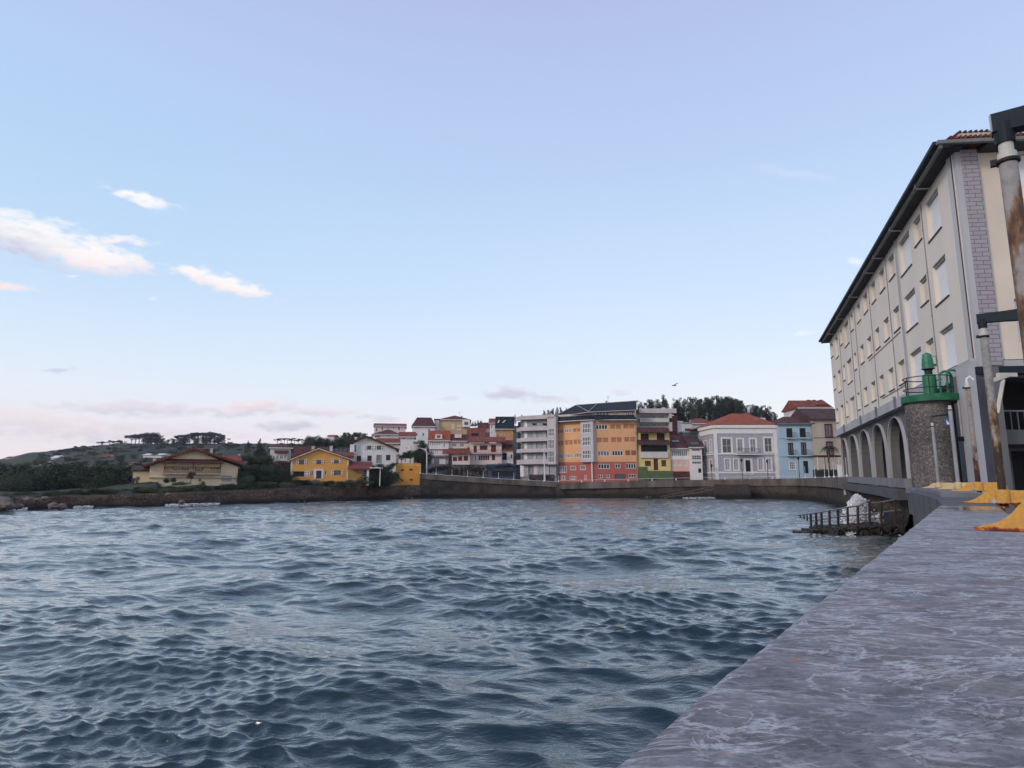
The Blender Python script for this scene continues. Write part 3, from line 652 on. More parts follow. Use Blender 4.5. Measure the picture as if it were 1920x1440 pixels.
# ---------------------------------------------------------------- near wall
def wall_top_mat():
    m = bpy.data.materials.new('veined_wall_top'); m.use_nodes = True; nt = m.node_tree; N = nt.nodes; L = nt.links; b = N['Principled BSDF']
    b.inputs['Specular IOR Level'].default_value = .5
    geo = N.new('ShaderNodeNewGeometry'); mp = N.new('ShaderNodeMapping'); mp.inputs['Rotation'].default_value = (0, 0, R(-8)); mp.inputs['Scale'].default_value = (1, 1.55, 1); L.new(geo.outputs['Position'], mp.inputs[0])
    def noise(s, d=6, rough=.6, dist=0, vec=None):
        n = N.new('ShaderNodeTexNoise'); n.inputs['Scale'].default_value = s; n.inputs['Detail'].default_value = d; n.inputs['Roughness'].default_value = rough; n.inputs['Distortion'].default_value = dist
        L.new(vec or mp.outputs[0], n.inputs['Vector']); return n.outputs[0]
    def mr(v, a, b_, c=0, d=1):
        n = N.new('ShaderNodeMapRange'); n.inputs[1].default_value = a; n.inputs[2].default_value = b_; n.inputs[3].default_value = c; n.inputs[4].default_value = d; L.new(v, n.inputs[0]); return n.outputs[0]
    def mix(f, a, c, mode='MIX'):
        x = N.new('ShaderNodeMix'); x.data_type = 'RGBA'; x.blend_type = mode
        for i, v in ((0, f), (6, a), (7, c)):
            if isinstance(v, float): x.inputs[i].default_value = v
            elif isinstance(v, tuple): x.inputs[i].default_value = (*v, 1)
            else: L.new(v, x.inputs[i])
        return x.outputs[2]
    def M(op, a, c):
        n = N.new('ShaderNodeMath'); n.operation = op
        for i, v in ((0, a), (1, c)):
            if isinstance(v, (int, float)): n.inputs[i].default_value = v
            else: L.new(v, n.inputs[i])
        return n.outputs[0]
    gp = geo.outputs['Position']
    base = mix(mr(noise(4.2, 10, .78, .3), .38, .62), (.108, .104, .112), (.275, .258, .262))
    base = mix(M('MULTIPLY', mr(noise(2.3, 7, .7, .5), .50, .62), .65), base, (.235, .165, .155))
    base = mix(M('MULTIPLY', mr(noise(3.1, 6, .7, .4, gp), .55, .66), .55), base, (.25, .235, .185))
    base = mix(M('MULTIPLY', mr(noise(5.2, 5, .7, .2, gp), .54, .66), .45), base, (.165, .18, .205))
    fine = noise(34, 8, .8)
    base = mix(1.0, base, mr(fine, .36, .64, .70, 1.32), 'MULTIPLY'); base = mix(1.0, base, mr(noise(11, 7, .8, .3), .38, .62, .78, 1.22), 'MULTIPLY')
    # long pale scratches and smears
    def veins(scale, w, dist, sx, rot):
        p2 = N.new('ShaderNodeMapping'); p2.inputs['Rotation'].default_value = (0, 0, R(rot)); p2.inputs['Scale'].default_value = (sx, 1, 1); L.new(geo.outputs['Position'], p2.inputs[0])
        n = noise(scale, 7, .62, dist, p2.outputs[0]); a = M('ABSOLUTE', M('SUBTRACT', n, .5), 0); return mr(a, 0.0, w, 1, 0)
    for (sc_, w_, di, sx, ro, ms, lo, am) in ((1.9, .007, 1.0, .4, 14, 1.8, .38, 1.0), (3.4, .011, 1.1, .4, -16, 2.6, .40, .95), (4.8, .015, 1.2, .35, 6, 3.2, .42, .9), (8.5, .022, .9, .3, -6, 4.5, .45, .85), (15, .05, .8, .45, -22, 6, .50, .7), (4.5, .012, 1.5, .8, 50, 2.8, .48, .9)):
        mk = mr(noise(ms, 4, .6, 0, gp), lo, lo+.12); brk = mr(noise(22, 4, .7), .30, .5)
        base = mix(M('MULTIPLY', M('MULTIPLY', M('MULTIPLY', veins(sc_, w_, di, sx, ro), mk), brk), am), base, (.60, .58, .58))
    crk = veins(1.1, .0016, .6, .5, 5); base = mix(M('MULTIPLY', crk, .7), base, (.06, .05, .055))
    base = mix(M('MULTIPLY', mr(noise(8, 8, .75, .3), .60, .70), .55), base, (.42, .41, .42))
    # small rust spots and pits
    for (px, py, rr) in ((1492, 1237, .022), (1270, 1390, .014), (1359, 1411, .014)):
        r_ = ray(px, py); t = (WT-CZ)/r_[2]; c_ = (r_[0]*t, r_[1]*t, WT)
        d = N.new('ShaderNodeVectorMath'); d.operation = 'DISTANCE'; d.inputs[1].default_value = c_; L.new(geo.outputs['Position'], d.inputs[0])
        dd = M('ADD', d.outputs['Value'], M('MULTIPLY', noise(40, 3, .6, 0, geo.outputs['Position']), .02)); base = mix(M('MULTIPLY', mr(dd, rr*.6, rr*1.4, 1, 0), .75), base, (.42, .15, .08))
    pit = mr(M('ADD', noise(55, 2, .5), M('MULTIPLY', noise(1.9, 2), .22)), .31, .345, 1, 0); base = mix(M('MULTIPLY', pit, .8), base, (.035, .035, .04))
    # wet patch between 6 and 11 m away
    sp = N.new('ShaderNodeSeparateXYZ'); L.new(geo.outputs['Position'], sp.inputs[0])
    wet = M('MULTIPLY', mr(sp.outputs[1], 6.2, 8.6), mr(noise(2.2, 3, .5, 0, geo.outputs['Position']), .34, .5)); base = mix(M('MULTIPLY', wet, .45), base, (.07, .07, .08))
    L.new(base, b.inputs['Base Color']); L.new(mr(wet, 0, 1, .62, .06), b.inputs['Roughness'])
    bp = N.new('ShaderNodeBump'); bp.inputs['Distance'].default_value = .006; L.new(M('SUBTRACT', M('ADD', fine, M('MULTIPLY', noise(9, 6, .65), 1.5)), M('MULTIPLY', pit, 1.5)), bp.inputs['Height']); L.new(mr(wet, 0, 1, 1.0, .05), bp.inputs['Strength'])
    L.new(bp.outputs[0], b.inputs['Normal']); return m
WTM = wall_top_mat()
root = empty('promenade_wall', (*wl(0, .4), 0), 'broad grey veined cement wall in the foreground running away beside the sea', 'wall')
def wall_sec(s0, s1, z, name, dt=0.0, body=True):
    n = max(2, int((s1-s0)/.03)); prof = []
    rows = []
    for i in range(n+1):
        s = s0+(s1-s0)*i/n; e = mnoise.noise(Vector((s*3, 0, 0)))*.010+mnoise.noise(Vector((s*14, 3, 0)))*.006+max(0, mnoise.noise(Vector((s*9, 7, 0)))-.35)*.05; q = []
        for t, zz in ((dt+e, z-.22), (dt+e, z-.012), (dt+e+.006, z-.005), (dt+e+.024, z), (dt+.2, z), (dt+.4, z), (dt+.6, z), (dt+.735, z), (dt+.75, z-.012), (dt+.75, z-.22)):
            p = wl(s, t); q.append((p.x, p.y, zz))
        rows.append(q)
    V = np.array([v for r in rows for v in r]); k = len(rows[0]); idx = np.arange(len(V)).reshape(len(rows), k)
    Q = np.stack([idx[:-1, :-1], idx[1:, :-1], idx[1:, 1:], idx[:-1, 1:]], -1).reshape(-1, 4)
    o = np_mesh(name, V, Q[:, ::-1], WTM, smooth=False)
    me = o.data; me.transform(__import__('mathutils').Matrix.Translation((-root.location.x, -root.location.y, 0))); o.parent = root
    mb = MB(); e = .001
    for s in (s0, s1): mb.poly([(*wl(s, dt+.002), z-.22), (*wl(s, dt+.002), z-.01), (*wl(s, dt+.745), z-.01), (*wl(s, dt+.745), z-.22)])
    mb.build('joint_face', GREYD, o)
wall_sec(-6, 12.62, WT, 'coping', dt=-.014); wall_sec(12.66, 17.6, WT-.03, 'coping'); CW = []      # the coping curves left with the row of poles beyond 14 m
for px_, Y_ in ((1856, 14.2), (1835, 17.0), (1815, 19.6), (1797, 22.4), (1778, 25.4), (1760, 28.4), (1738, 32)): CW.append(Vector(((px_-960)/F*(Y_*math.cos(P)-.1*math.sin(P)), Y_)))
mb = MB(); polywall([p+Vector((-.9, .3)) for p in CW], [WT-.14]*7, [WT+.14]*7, 0, -.78, mb, sub=5); o_ = mb.build('coping', GREYC, root)
mb = MB(); polywall([p+Vector((-.9, .3)) for p in CW], [1.5]*7, [WT-.143]*7, -.05, -.72, mb, sub=5); mb.build('wall_body', GREYD, root)
mb = MB()
def wbox(mb, s0, s1, t0, t1, z0, z1): mb.prism([(*wl(s0, t0), z0), (*wl(s1, t0), z0), (*wl(s1, t1), z0), (*wl(s0, t1), z0)], [(*wl(s0, t0), z1), (*wl(s1, t0), z1), (*wl(s1, t1), z1), (*wl(s0, t1), z1)])
wbox(mb, -6, 17.55, .05, .68, -1.5, WT-.225); mb.build('wall_body', GREYD, root)

# ---------------------------------------------------------------- stairs, railings in the water
def water_stairs():
    DKS = stone_mat('wet_dark_stone', (.035, .028, .022), (.07, .055, .045), (.01, .009, .008), 1.8, rough=.5)
    Y = 37.0
    root = empty('water_stairs', (at(1640, 990, Y).x, Y, 0), 'dark wet stone landing and steps sinking into the sea below the curved bulwark', 'steps')
    mb = MB(); x0 = at(1566, 1000, Y).x; x1 = at(1700, 1000, Y).x; zt = zrow(989, Y+1.5)
    n = 26
    for i in range(n):      # rough block
        a = x0+(x1-x0)*i/n; b = x0+(x1-x0)*(i+1)/n; j = random.uniform(-.15, .15)
        mb.box(a, b-.002, Y+j, Y+3.2, -1.2, zt+(i/n)*.22+random.uniform(-.04, .04))
    mb.build('landing', DKS, root)
    mb = MB()
    for i in range(7): mb.box(x0-.55*(i+1), x0-.55*i-.002, Y+1.6, Y+3.1, -1.2, zt-.14*(i+1))
    for o_ in (mb.build('steps', DKS, root),): pass
    mb = MB(); RA = Vector((at(1500, 968, Y+2).x, 0)); W2 = []
    mb.build('cap', DKS, root) if mb.v else None
    # railing: posts dark, rails galvanised
    rr = empty('stair_railing', (x0, Y+1.8, zt), 'rusty galvanised railing slanting into the water along the sunken steps', 'railing')
    Yr = Y+1.7; top = [(1494, 966), (1520, 963), (1540, 960), (1555, 957), (1570, 955), (1588, 951), (1607, 949), (1631, 938)]; mid = [(1520, 977), (1546, 973), (1570, 969), (1607, 966), (1650, 961), (1689, 956)]
    top2 = [(1631, 943), (1650, 942), (1682, 936)]; bot = [(1524, 990), (1560, 990), (1590, 988), (1650, 983)]
    m2 = MB()
    for l in (top, top2, mid): m2.tube([at(a, b, Yr) for a, b in l], .045, 8)
    m2.build('handrail', METAL, rr)
    def yl(l, x):
        for (a, b), (c, d) in zip(l, l[1:]):
            if a <= x <= c: return b+(d-b)*(x-a)/(c-a)
        return l[-1][1] if x > l[-1][0] else l[0][1]
    RP = rust_mat('dark_rust', (.03, .025, .025), (.10, .04, .025), (.02, .015, .012), 3, .55)
    for x, b in ((1500, 969), (1507, 972), (1513, 975), (1520, 990), (1530, 990), (1540, 991), (1555, 991), (1571, 990), (1589, 988), (1608, 986), (1630, 984), (1652, 982), (1678, 980)):
        m3 = MB(); t = yl(top if x < 1631 else top2, x); w_ = .045 if x < 1520 else .08
        p = at(x, t, Yr); q = at(x+1, b+2, Yr); m3.tube([p, q], w_, 6); m3.build('post', RP, rr)
    # distant flooded ramp with railing below the grey mansion
    r2 = empty('ramp_railing', (at(1300, 930, 126).x, 126, 0), 'thin brown double railing rising along the far quay wall below the pink and grey houses', 'railing')
    rm = mat('pale_rusty_rail', (.16, .11, .09), .7); mb = MB(); Yd = 126.5
    for l in ([(1238, 931), (1300, 920), (1345, 910), (1392, 901)], [(1245, 933), (1300, 925), (1345, 915), (1392, 906)]): mb.tube([at(a, b, Yd) for a, b in l], .07, 6)
    for x in (1262, 1281, 1298, 1316, 1335, 1352, 1372, 1390): mb.tube([at(x, yl([(1238, 931), (1300, 920), (1345, 910), (1392, 901)], x), Yd), at(x, 932-(x-1240)*.06, Yd)], .06, 5)
    mb.build('rail', rm, r2)
    r3 = empty('quay_ramp', (at(1400, 930, 126).x, 126, 0), 'dark rough stone ramp against the far quay wall under the grey mansion', 'ramp')
    mb = MB(); A = [at(1262, 933, 127), at(1395, 909, 127), at(1395, 938, 127), at(1262, 938, 127)]; mb.prism([(p.x, 125.2, p.z) for p in A], [(p.x, 130, p.z) for p in A]); mb.build('ramp_slab', QST, r3)
    mb = MB(); A = [at(1332, 905, 127), at(1395, 905, 127), at(1397, 938, 127), at(1332, 938, 127)]; mb.prism([(p.x, 123.8, p.z-.35) for p in A], [(p.x, 125.0, p.z-.35) for p in A]); mb.build('ramp_block', QST, r3)
water_stairs()

# ---------------------------------------------------------------- sea spray (nobody could count it)
def lump(mb, c, r, n=10, sq=.6):
    base = len(mb.v); ph = random.uniform(0, 9)
    for i in range(n//2+1):
        th = math.pi*i/(n//2)
        for k in range(n):
            t = 2*math.pi*k/n; d = Vector((math.sin(th)*math.cos(t), math.sin(th)*math.sin(t), math.cos(th)))
            q = r*(1+.35*mnoise.noise(d*2.0+Vector((ph, 0, 0)))); mb.v.append((c[0]+d.x*q, c[1]+d.y*q, c[2]+d.z*q*sq))
    for i in range(n//2):
        for k in range(n):
            k2 = (k+1) % n; o = base+i*n; mb.f.append((o+k, o+n+k, o+n+k2, o+k2))
FOAM = mat('sea_foam', (.93, .93, .95), .9, var=.05, scale=6)
FOAM.node_tree.nodes['Principled BSDF'].inputs['Alpha'].default_value = .6
def spray():
    mb = MB()
    for _ in range(1500):    # splash column behind the railing
        t = random.random(); Y = 41+random.uniform(-.8, .8); px = 1607+random.gauss(0, 10)*(1.3-.6*t)+random.uniform(-4, 6); py = 986-60*t**.9*(1-((px-1607)/34)**2 if abs(px-1607) < 34 else 0)
        p = at(px, py, Y); lump(mb, p, random.uniform(.025, .075)*(1.2-.5*t), 5, .9)
    for _ in range(420):
        py = random.uniform(936, 984); px = random.gauss(1609, 6+10*(py-930)/54)+random.uniform(-5, 5); p = at(px, py, 41.3+random.uniform(-.4, .4)); lump(mb, p, random.uniform(.05, .14), 7, .9)
    for _ in range(240):
        px = random.uniform(1585, 1655); py = random.uniform(962, 986); p = at(px, py, 41.5); lump(mb, p, random.uniform(.04, .12), 6, .7)
    tag(mb.build('sea_spray', FOAM, None, smooth=True), 'white splash of a wave bursting behind the sunken stair railing', 'splash', kind='stuff')
    mb = MB()
    def line(pts, n, s0, s1, dy=.6):
        for _ in range(n):
            k = random.randrange(len(pts)-1); f = random.random(); px = pts[k][0]+(pts[k+1][0]-pts[k][0])*f; Y = pts[k][1]+(pts[k+1][1]-pts[k][1])*f+random.uniform(-dy, dy)
            lump(mb, (gx(px, Y), Y, random.uniform(.0, .35)), random.uniform(s0, s1)*.36, 6, .45)
    line([(330, 82), (385, 85.4)], 220, .1, .35); line([(385, 85.6), (430, 87.8)], 200, .1, .3); line([(45, 67.6), (82, 70.4)], 150, .1, .35); line([(165, 76), (200, 77.4)], 150, .1, .3); line([(560, 100), (660, 110)], 14, .08, .2); line([(765, 124), (780, 126)], 10, .1, .3)
    line([(1270, 123.5), (1330, 123.5)], 160, .12, .4, .5); line([(1195, 128), (1215, 128)], 10, .1, .3); line([(1560, 35.8), (1580, 35.6)], 60, .04, .2, .4); line([(1655, 34), (1672, 33)], 20, .04, .12, .4)
    tag(mb.build('shore_foam', FOAM, None, smooth=True), 'white broken water along the foot of the stone walls', 'foam', kind='stuff')
spray()

# ---------------------------------------------------------------- boulders on the left shore
def boulder(px, py, Y, r, label, m):
    c = at(px, py, Y); mb = MB(); n = 14; ph = random.uniform(0, 50); base = 0
    for i in range(8):
        th = math.pi*i/7
        for k in range(n):
            t = 2*math.pi*k/n; d = Vector((math.sin(th)*math.cos(t), math.sin(th)*math.sin(t), math.cos(th)))
            q = r*(1+.45*mnoise.noise(d*1.3+Vector((ph, 0, 0)))+.15*mnoise.noise(d*3+Vector((ph, 5, 0)))); mb.v.append((d.x*q*1.2, d.y*q, d.z*q*.75))
    for i in range(7):
        for k in range(n): k2 = (k+1) % n; mb.f.append((i*n+k, i*n+n+k, i*n+n+k2, i*n+k2))
    o = mb.build('boulder', m); o.location = (c.x, c.y, c.z-r*.2); tag(o, label, 'rock', 'pale boulders on the left shore')
PAL = mat('pale_rock', (.17, .135, .11), .9, var=.3, scale=1.2, bump=.6, bscale=4)
for a in ((6, 940, 67, .95, 'large pale boulder at the left edge of the shore', PAL), (17, 947, 66.5, .5, 'pale boulder just right of the leftmost large rock', PAL), (34, 948, 67.5, .4, 'small tan boulder beside the grassy mound at the far left', PAL),
          (101, 947, 71, .5, 'round pale boulder standing clear at the waterline below the dark trees', PAL), (117, 949, 71.5, .45, 'brownish boulder right of the round pale one at the waterline', PAL), (52, 935, 71, .36, 'little pale rock on top of the bank near the left edge', PAL),
          (70, 937, 72, .33, 'flat pale stone on the bank behind the round boulder', PAL), (84, 933, 73, .33, 'pointed pale rock on the bank top left of the brown wall', PAL), (341, 941, 80.6, .38, 'pale boulder low in the sea wall under the cream house', PAL), (316, 926, 84, .3, 'small pale stone on the slope under the cream house', PAL)):
    boulder(*a)
# ================================================================ POLES on the wall
POLE1 = rust_mat('pole_rust', (.29, .27, .255), (.19, .105, .06), (.09, .05, .03), 6.5, .56, .3, 3.0, 7.2)
POLE2 = rust_mat('pole_rust_ochre', (.28, .27, .25), (.22, .13, .06), (.05, .03, .02), 7, .50, .35, 2.6, 4.6)
POLE3 = rust_mat('pole_rust_dark', (.30, .26, .22), (.15, .05, .03), (.05, .02, .02), 6, .50, .4, 2.9, 4.2)
POLEG = mat('grey_pole_paint', (.27, .27, .27), .6, var=.2, scale=2)
YEL = rust_mat('yellow_rusty_paint', (.62, .32, .07), (.46, .13, .025), (.14, .03, .015), 9, .60, .5, 2.668, 2.70)
YELW = rust_mat('yellow_faded_paint', (.62, .48, .25), (.50, .22, .05), (.15, .05, .02), 6, .63, .5, 2.655, 2.70)
NAVY = mat('dark_blue_steel', (.011, .017, .026), .6, var=.3, spec=.25)
RING = mat('black_rubber', (.012, .012, .012), .6)
ROLL = mat('worn_roller', (.33, .22, .19), .5, var=.2, scale=20)
T0 = .93
def pole(Yd, pm, label, blabel, ztop, r=.061, px=None, dz=0.0, arm=True, ym=None, fs=1.0, fo=0.0, dt=0.0, hook=False):
    ym = ym or YEL; s = Yd/UW.y + .58*T0/.813*0 ; q = wl(0, T0+dt); s = (Yd-q.y)/UW.y; c = wl(s, T0+dt)
    UW_, NW_ = UW, NW
    if px: c = Vector(((px-960)/F*(Yd*math.cos(P)-.1*math.sin(P)), Yd)); az_ = R(35.6 if Yd < 12 else 31); UW_ = Vector((math.sin(az_), math.cos(az_))); NW_ = Vector((UW_.y, -UW_.x))
    def pt(t, w, z): v = c + NW_*t + UW_*w; return (v.x, v.y, z)
    root = empty('steel_pole', (c.x, c.y, 2.9), label, 'pole', 'rusty poles in a row along the wall')
    mb = MB(); n = 14; zs = [2.62]+[2.9+(ztop-.12-2.9)*i/n for i in range(n+1)]
    mb.tube([(c.x, c.y, z) for z in zs], [r]*len(zs), 20); mb.build('shaft', pm, root, True)
    mb = MB(); mb.tube([(c.x, c.y, ztop-.12), (c.x, c.y, ztop-.04)], r*1.02, 18); mb.tube([(c.x, c.y, ztop-.06), (c.x, c.y, ztop+.05)], r*.8, 16); mb.build('neck', mat('cream_plastic', (.55, .53, .47), .5, var=.15), root, False)
    mb = MB(); mb.lathe((c.x, c.y, ztop-.13), [(r*1.0, 0), (r*1.3, .008), (r*1.32, .03), (r*1.0, .04)], 20)
    mb.prism([pt(-r*1.8, -.02, ztop-.125), pt(-r*1.1, -.02, ztop-.125), pt(-r*1.1, .02, ztop-.125), pt(-r*1.8, .02, ztop-.125)], [pt(-r*1.8, -.02, ztop-.075), pt(-r*1.1, -.02, ztop-.075), pt(-r*1.1, .02, ztop-.075), pt(-r*1.8, .02, ztop-.075)]); mb.build('clamp_ring', RING, root)
    if arm:
        mb = MB(); z0 = ztop+.04
        mb.tube([(c.x, c.y, z0), (c.x, c.y, z0+.16)], [r*1.08, r*1.18], 18)
        hw = r*.95
        def sec(t, zl, zh, h=hw): return [pt(t, -h, zl), pt(t, h, zl), pt(t, h, zh), pt(t, -h, zh)]
        mb.prism(sec(-r*1.25, z0+.10, z0+.25), sec(.30, z0+.08, z0+.25)); mb.prism(sec(.301, z0+.08, z0+.25), sec(1.7, z0-.02, z0+.30, hw*1.2))
        mb.build('arm', NAVY, root)
        mb = MB(); mb.tube([pt(-r*1.3, -hw*1.0, z0+.24), pt(-r*1.3, -hw*1.0, z0+.10)], .008, 6); mb.build('trim_rod', METAL, root)
    elif hook:
        mb = MB(); mb.tube([pt(0, 0, ztop), pt(0, 0, ztop+.14), pt(.08, 0, ztop+.2), pt(.16, 0, ztop+.1)], .03, 8); mb.build('hook', WHITE, root)
    # yellow bracket astride the wall
    b = empty('pole_bracket', (c.x, c.y, 2.65+dz), blabel, 'bracket', 'yellow steel brackets on the wall top')
    th = .016
    def plate(prof, name, w=0, par=b): m_ = MB(); m_.prism([pt(t, w-th, z) for t, z in prof], [pt(t, w+th, z) for t, z in prof]); return m_.build(name, ym, par)
    zt = 2.885+dz; zb = WT+.003+dz
    foot = [(-.62, zb), (-.62, zb+.018), (-.56, zb+.032), (-.46, zb+.052), (-.38, zb+.085), (-.31, zb+.135), (-.26, zb+.185), (-.22, zb+.215), (-.105, zt-.01), (-.105, zb-.0+.0), (-.17, zb)]
    foot = [(-.105+(t+.105)*fs+fo, z) for t, z in foot]
    plate(foot, 'foot_plate')
    mb = MB(); tf = -.105-.515*fs+fo; mb.prism([pt(tf, -.05, zb), pt(-.2, -.05, zb), pt(-.2, .05, zb), pt(tf, .05, zb)], [pt(tf, -.05, zb+.012), pt(-.2, -.05, zb+.012), pt(-.2, .05, zb+.012), pt(tf, .05, zb+.012)]); mb.build('base_flange', YEL, b)
    mb = MB(); mb.lathe((c.x, c.y, 2.66+dz), [(.098, 0), (.104, .01), (.104, .225), (.098, .235)], 24); o = mb.build('collar', ym, b)
    right = [(.10, 2.66+dz), (.10, zt), (.48, zt), (.56, zt-.03), (.60, zt-.1), (.60, 2.36), (.10+.18, 2.36), (.22, 2.5)]
    plate(right, 'side_plate')
    mb = MB()
    for (t, z, rr) in ((.40, 2.79, .055), (.30, 2.52, .04)): mb = MB(); mb.tube([pt(t, -.09, z), pt(t, .02, z)], rr, 14); mb.build('roller', ROLL, b)
    mb = MB(); mb.tube([pt(-.02-.0, -.02, zb+.04), pt(-.02, .05, zb+.04)], .03, 12) if False else mb.tube([pt(-.125, -.05, zb+.05), pt(-.125, .03, zb+.05)], .036, 12); mb.build('bolt', METAL, b)
    mb = MB(); mb.prism([pt(.3, -.05, 1.69), pt(.42, -.05, 1.69), pt(.42, .05, 1.69), pt(.3, .05, 1.69)], [pt(.3, -.05, 2.36), pt(.42, -.05, 2.36), pt(.42, .05, 2.36), pt(.3, .05, 2.36)]); mb.build('support_leg', GREYD, b)
pole(4.6, POLE1, 'thick rusty pole nearest the camera at the right edge under a big dark blue arm', 'orange rusted bracket foot lying nearest the camera on the wall', 5.60, arm=True, dt=-.06, fs=.78, fo=.03)
pole(10.65, POLE2, 'second rusty pole with ochre flaking paint and dark blue arm left of the thickest pole', 'yellow bracket with round collar holding the ochre flaking pole', 5.62, arm=True, ym=YEL, px=1879)
pole(17.0, POLE3, 'pole with dark brown rust on its lower half and a white hook on top', 'orange stained bracket under the dark brown rusted pole', 5.68, arm=False, ym=YEL, hook=True, px=1835, dz=.14)
pole(22.4, POLEG, 'plain grey pole beside the ladder of the green beacon', 'pale yellow bracket at the foot of the plain grey pole', 5.70, arm=False, ym=YELW, px=1797, dz=.14)
pole(28.4, POLEG, 'thin farthest pole standing in front of the stone beacon drum', 'farthest cream bracket at the foot of the thin pole before the stone drum', 5.65, arm=False, ym=YELW, px=1760, dz=.14)

# ================================================================ BEACON
def beacon():
    Y = 31.0; c0 = at(1754, 890, Y); cx, cy = c0.x, Y
    k = Y*1.01/F
    GREEN = mat('green_gloss_paint', (.012, .16, .075), .45, var=.25, scale=1.6, bump=.15, spec=.5); GREEND = mat('green_platform_paint', (.014, .115, .055), .55, var=.35, scale=2.2, bump=.25)
    root = empty('beacon_tower', (cx, cy, 1.7), 'round rubble stone beacon with green platform, railing and green lantern', 'beacon')
    DR = stone_mat('beacon_rubble', (.075, .065, .065), (.26, .235, .23), (.095, .085, .085), 10, bump=.5)
    zt = zrow(756, Y)-.02; rr = 38*k
    mb = MB(); n = 44; prof = [(rr*(1.03 if i == 0 else 1.0)+.012*math.sin(i*2.3), 1.7+(zt-1.7)*i/16) for i in range(17)]
    for i, (r, z) in enumerate(prof):
        for j in range(n): t = 2*math.pi*j/n; q = r+.02*mnoise.noise(Vector((math.cos(t)*3, math.sin(t)*3, z*3))); mb.v.append((cx+q*math.cos(t), cy+q*math.sin(t), z))
    for i in range(16):
        for j in range(n): j2 = (j+1) % n; mb.f.append((i*n+j, i*n+j2, (i+1)*n+j2, (i+1)*n+j))
    mb.build('stone_drum', DR, root, True)
    # smooth grey cement wing on its left side
    p0 = at(1703, 890, Y-.1)
    zp = zt; ex = 49*k; ox = .12
    mb = MB(); mb.lathe((cx+ox, cy-.1, zp), [(ex*.97, 0), (ex, .02), (ex, .33), (ex*.985, .35)], 40); mb.build('platform', GREEND, root)
    lx = at(1741, 700, Y).x
    zl = zp+.35
    mb = MB(); mb.lathe((lx, cy, zl), [(.335, 0), (.335, .06), (.305, .08), (.30, zrow(703, Y)-zl-.05), (.28, zrow(703, Y)-zl)], 24); mb.build('pedestal', GREEN, root, False)
    zn = zrow(703, Y); z1 = zrow(692, Y); z2 = zrow(664, Y)
    mb = MB(); mb.lathe((lx, cy, zn), [(.17, 0), (.17, (z1-zn)*.7), (.22, z1-zn-.03), (.30, z1-zn)], 20); mb.build('lantern_neck', BLACKM, root)
    mb = MB(); h = z2-z1; mb.lathe((lx, cy, z1), [(.30, 0), (.30, .04), (.265, .06), (.262, h*.40), (.245, h*.44), (.238, h*.70), (.22, h*.74), (.205, h*.95), (.10, h+.04), (.02, h+.08)], 12)
    lan = mb.build('lantern', GREEN, root); smooth_by_angle(lan, 25)
    mb = MB(); mb.tube([(lx+.3, cy-.05, z1+.15), (lx+.42, cy-.05, z1+.15), (lx+.42, cy-.05, z1+.66), (lx+.26, cy-.05, z1+.64)], .018, 6); mb.build('handle', GREEND, lan)
    IR = mat('dark_green_iron', (.03, .035, .03), .6)
    for zz in (zrow(707, Y-.5), zrow(728, Y-.5)):
        mb = MB(); rad = ex*.80; pts = [(cx+ox-.12+rad*math.cos(R(a)), cy-.1+rad*math.sin(R(a)), zz) for a in range(20, 341, 10)]; mb.tube(pts, .027, 6); mb.build('guard_rail', IR, root)
    for a in (60, 120, 183, 240, 300):
        mb = MB(); x = cx+ox-.12+ex*.80*math.cos(R(a)); y = cy-.1+ex*.80*math.sin(R(a)); mb.tube([(x, y, zl), (x, y, zrow(706, Y-.5))], .032, 6); mb.build('railing_post', IR, root)
    # hooped ladder guard on the right and ladder below
    for xx, yy in ((1776, 0.0), (1790, -.35)):
        mb = MB(); a = at(xx-11, 742, Y+yy-.6); b = at(xx+12, 742, Y+yy-.6); h = zrow(700, Y)-zl; pts = []
        for i in range(17):
            t = math.pi*i/16; pts.append(((a.x+b.x)/2-math.cos(t)*(b.x-a.x)/2, a.y, zl+h-.28+.28*math.sin(t)))
        pts = [(a.x, a.y, zl-.1)]+pts+[(b.x, b.y, zl-.1)]; mb.tube(pts, .05, 8); mb.build('ladder_hoop', GREEN, root)
    mb = MB(); a = at(1797, 756, Y-1.25); b = at(1809, 756, Y-1.25); z0 = zrow(822, Y)
    for p in (a, b): mb.box(p.x-.03, p.x+.03, p.y-.03, p.y+.03, z0, zl)
    for i in range(9): z = z0+.1+(zl-z0-.2)*i/8; mb.tube([(a.x, a.y, z), (b.x, b.y, z)], .018, 6)
    mb.build('ladder', mat('cream_ladder_paint', (.46, .40, .34), .6), root)
    mb = MB(); mb.box(a.x-.05, b.x+.1, a.y-.06, a.y+.2, z0-.2, z0); mb.build('ladder_foot', BLACKM, root)
beacon()
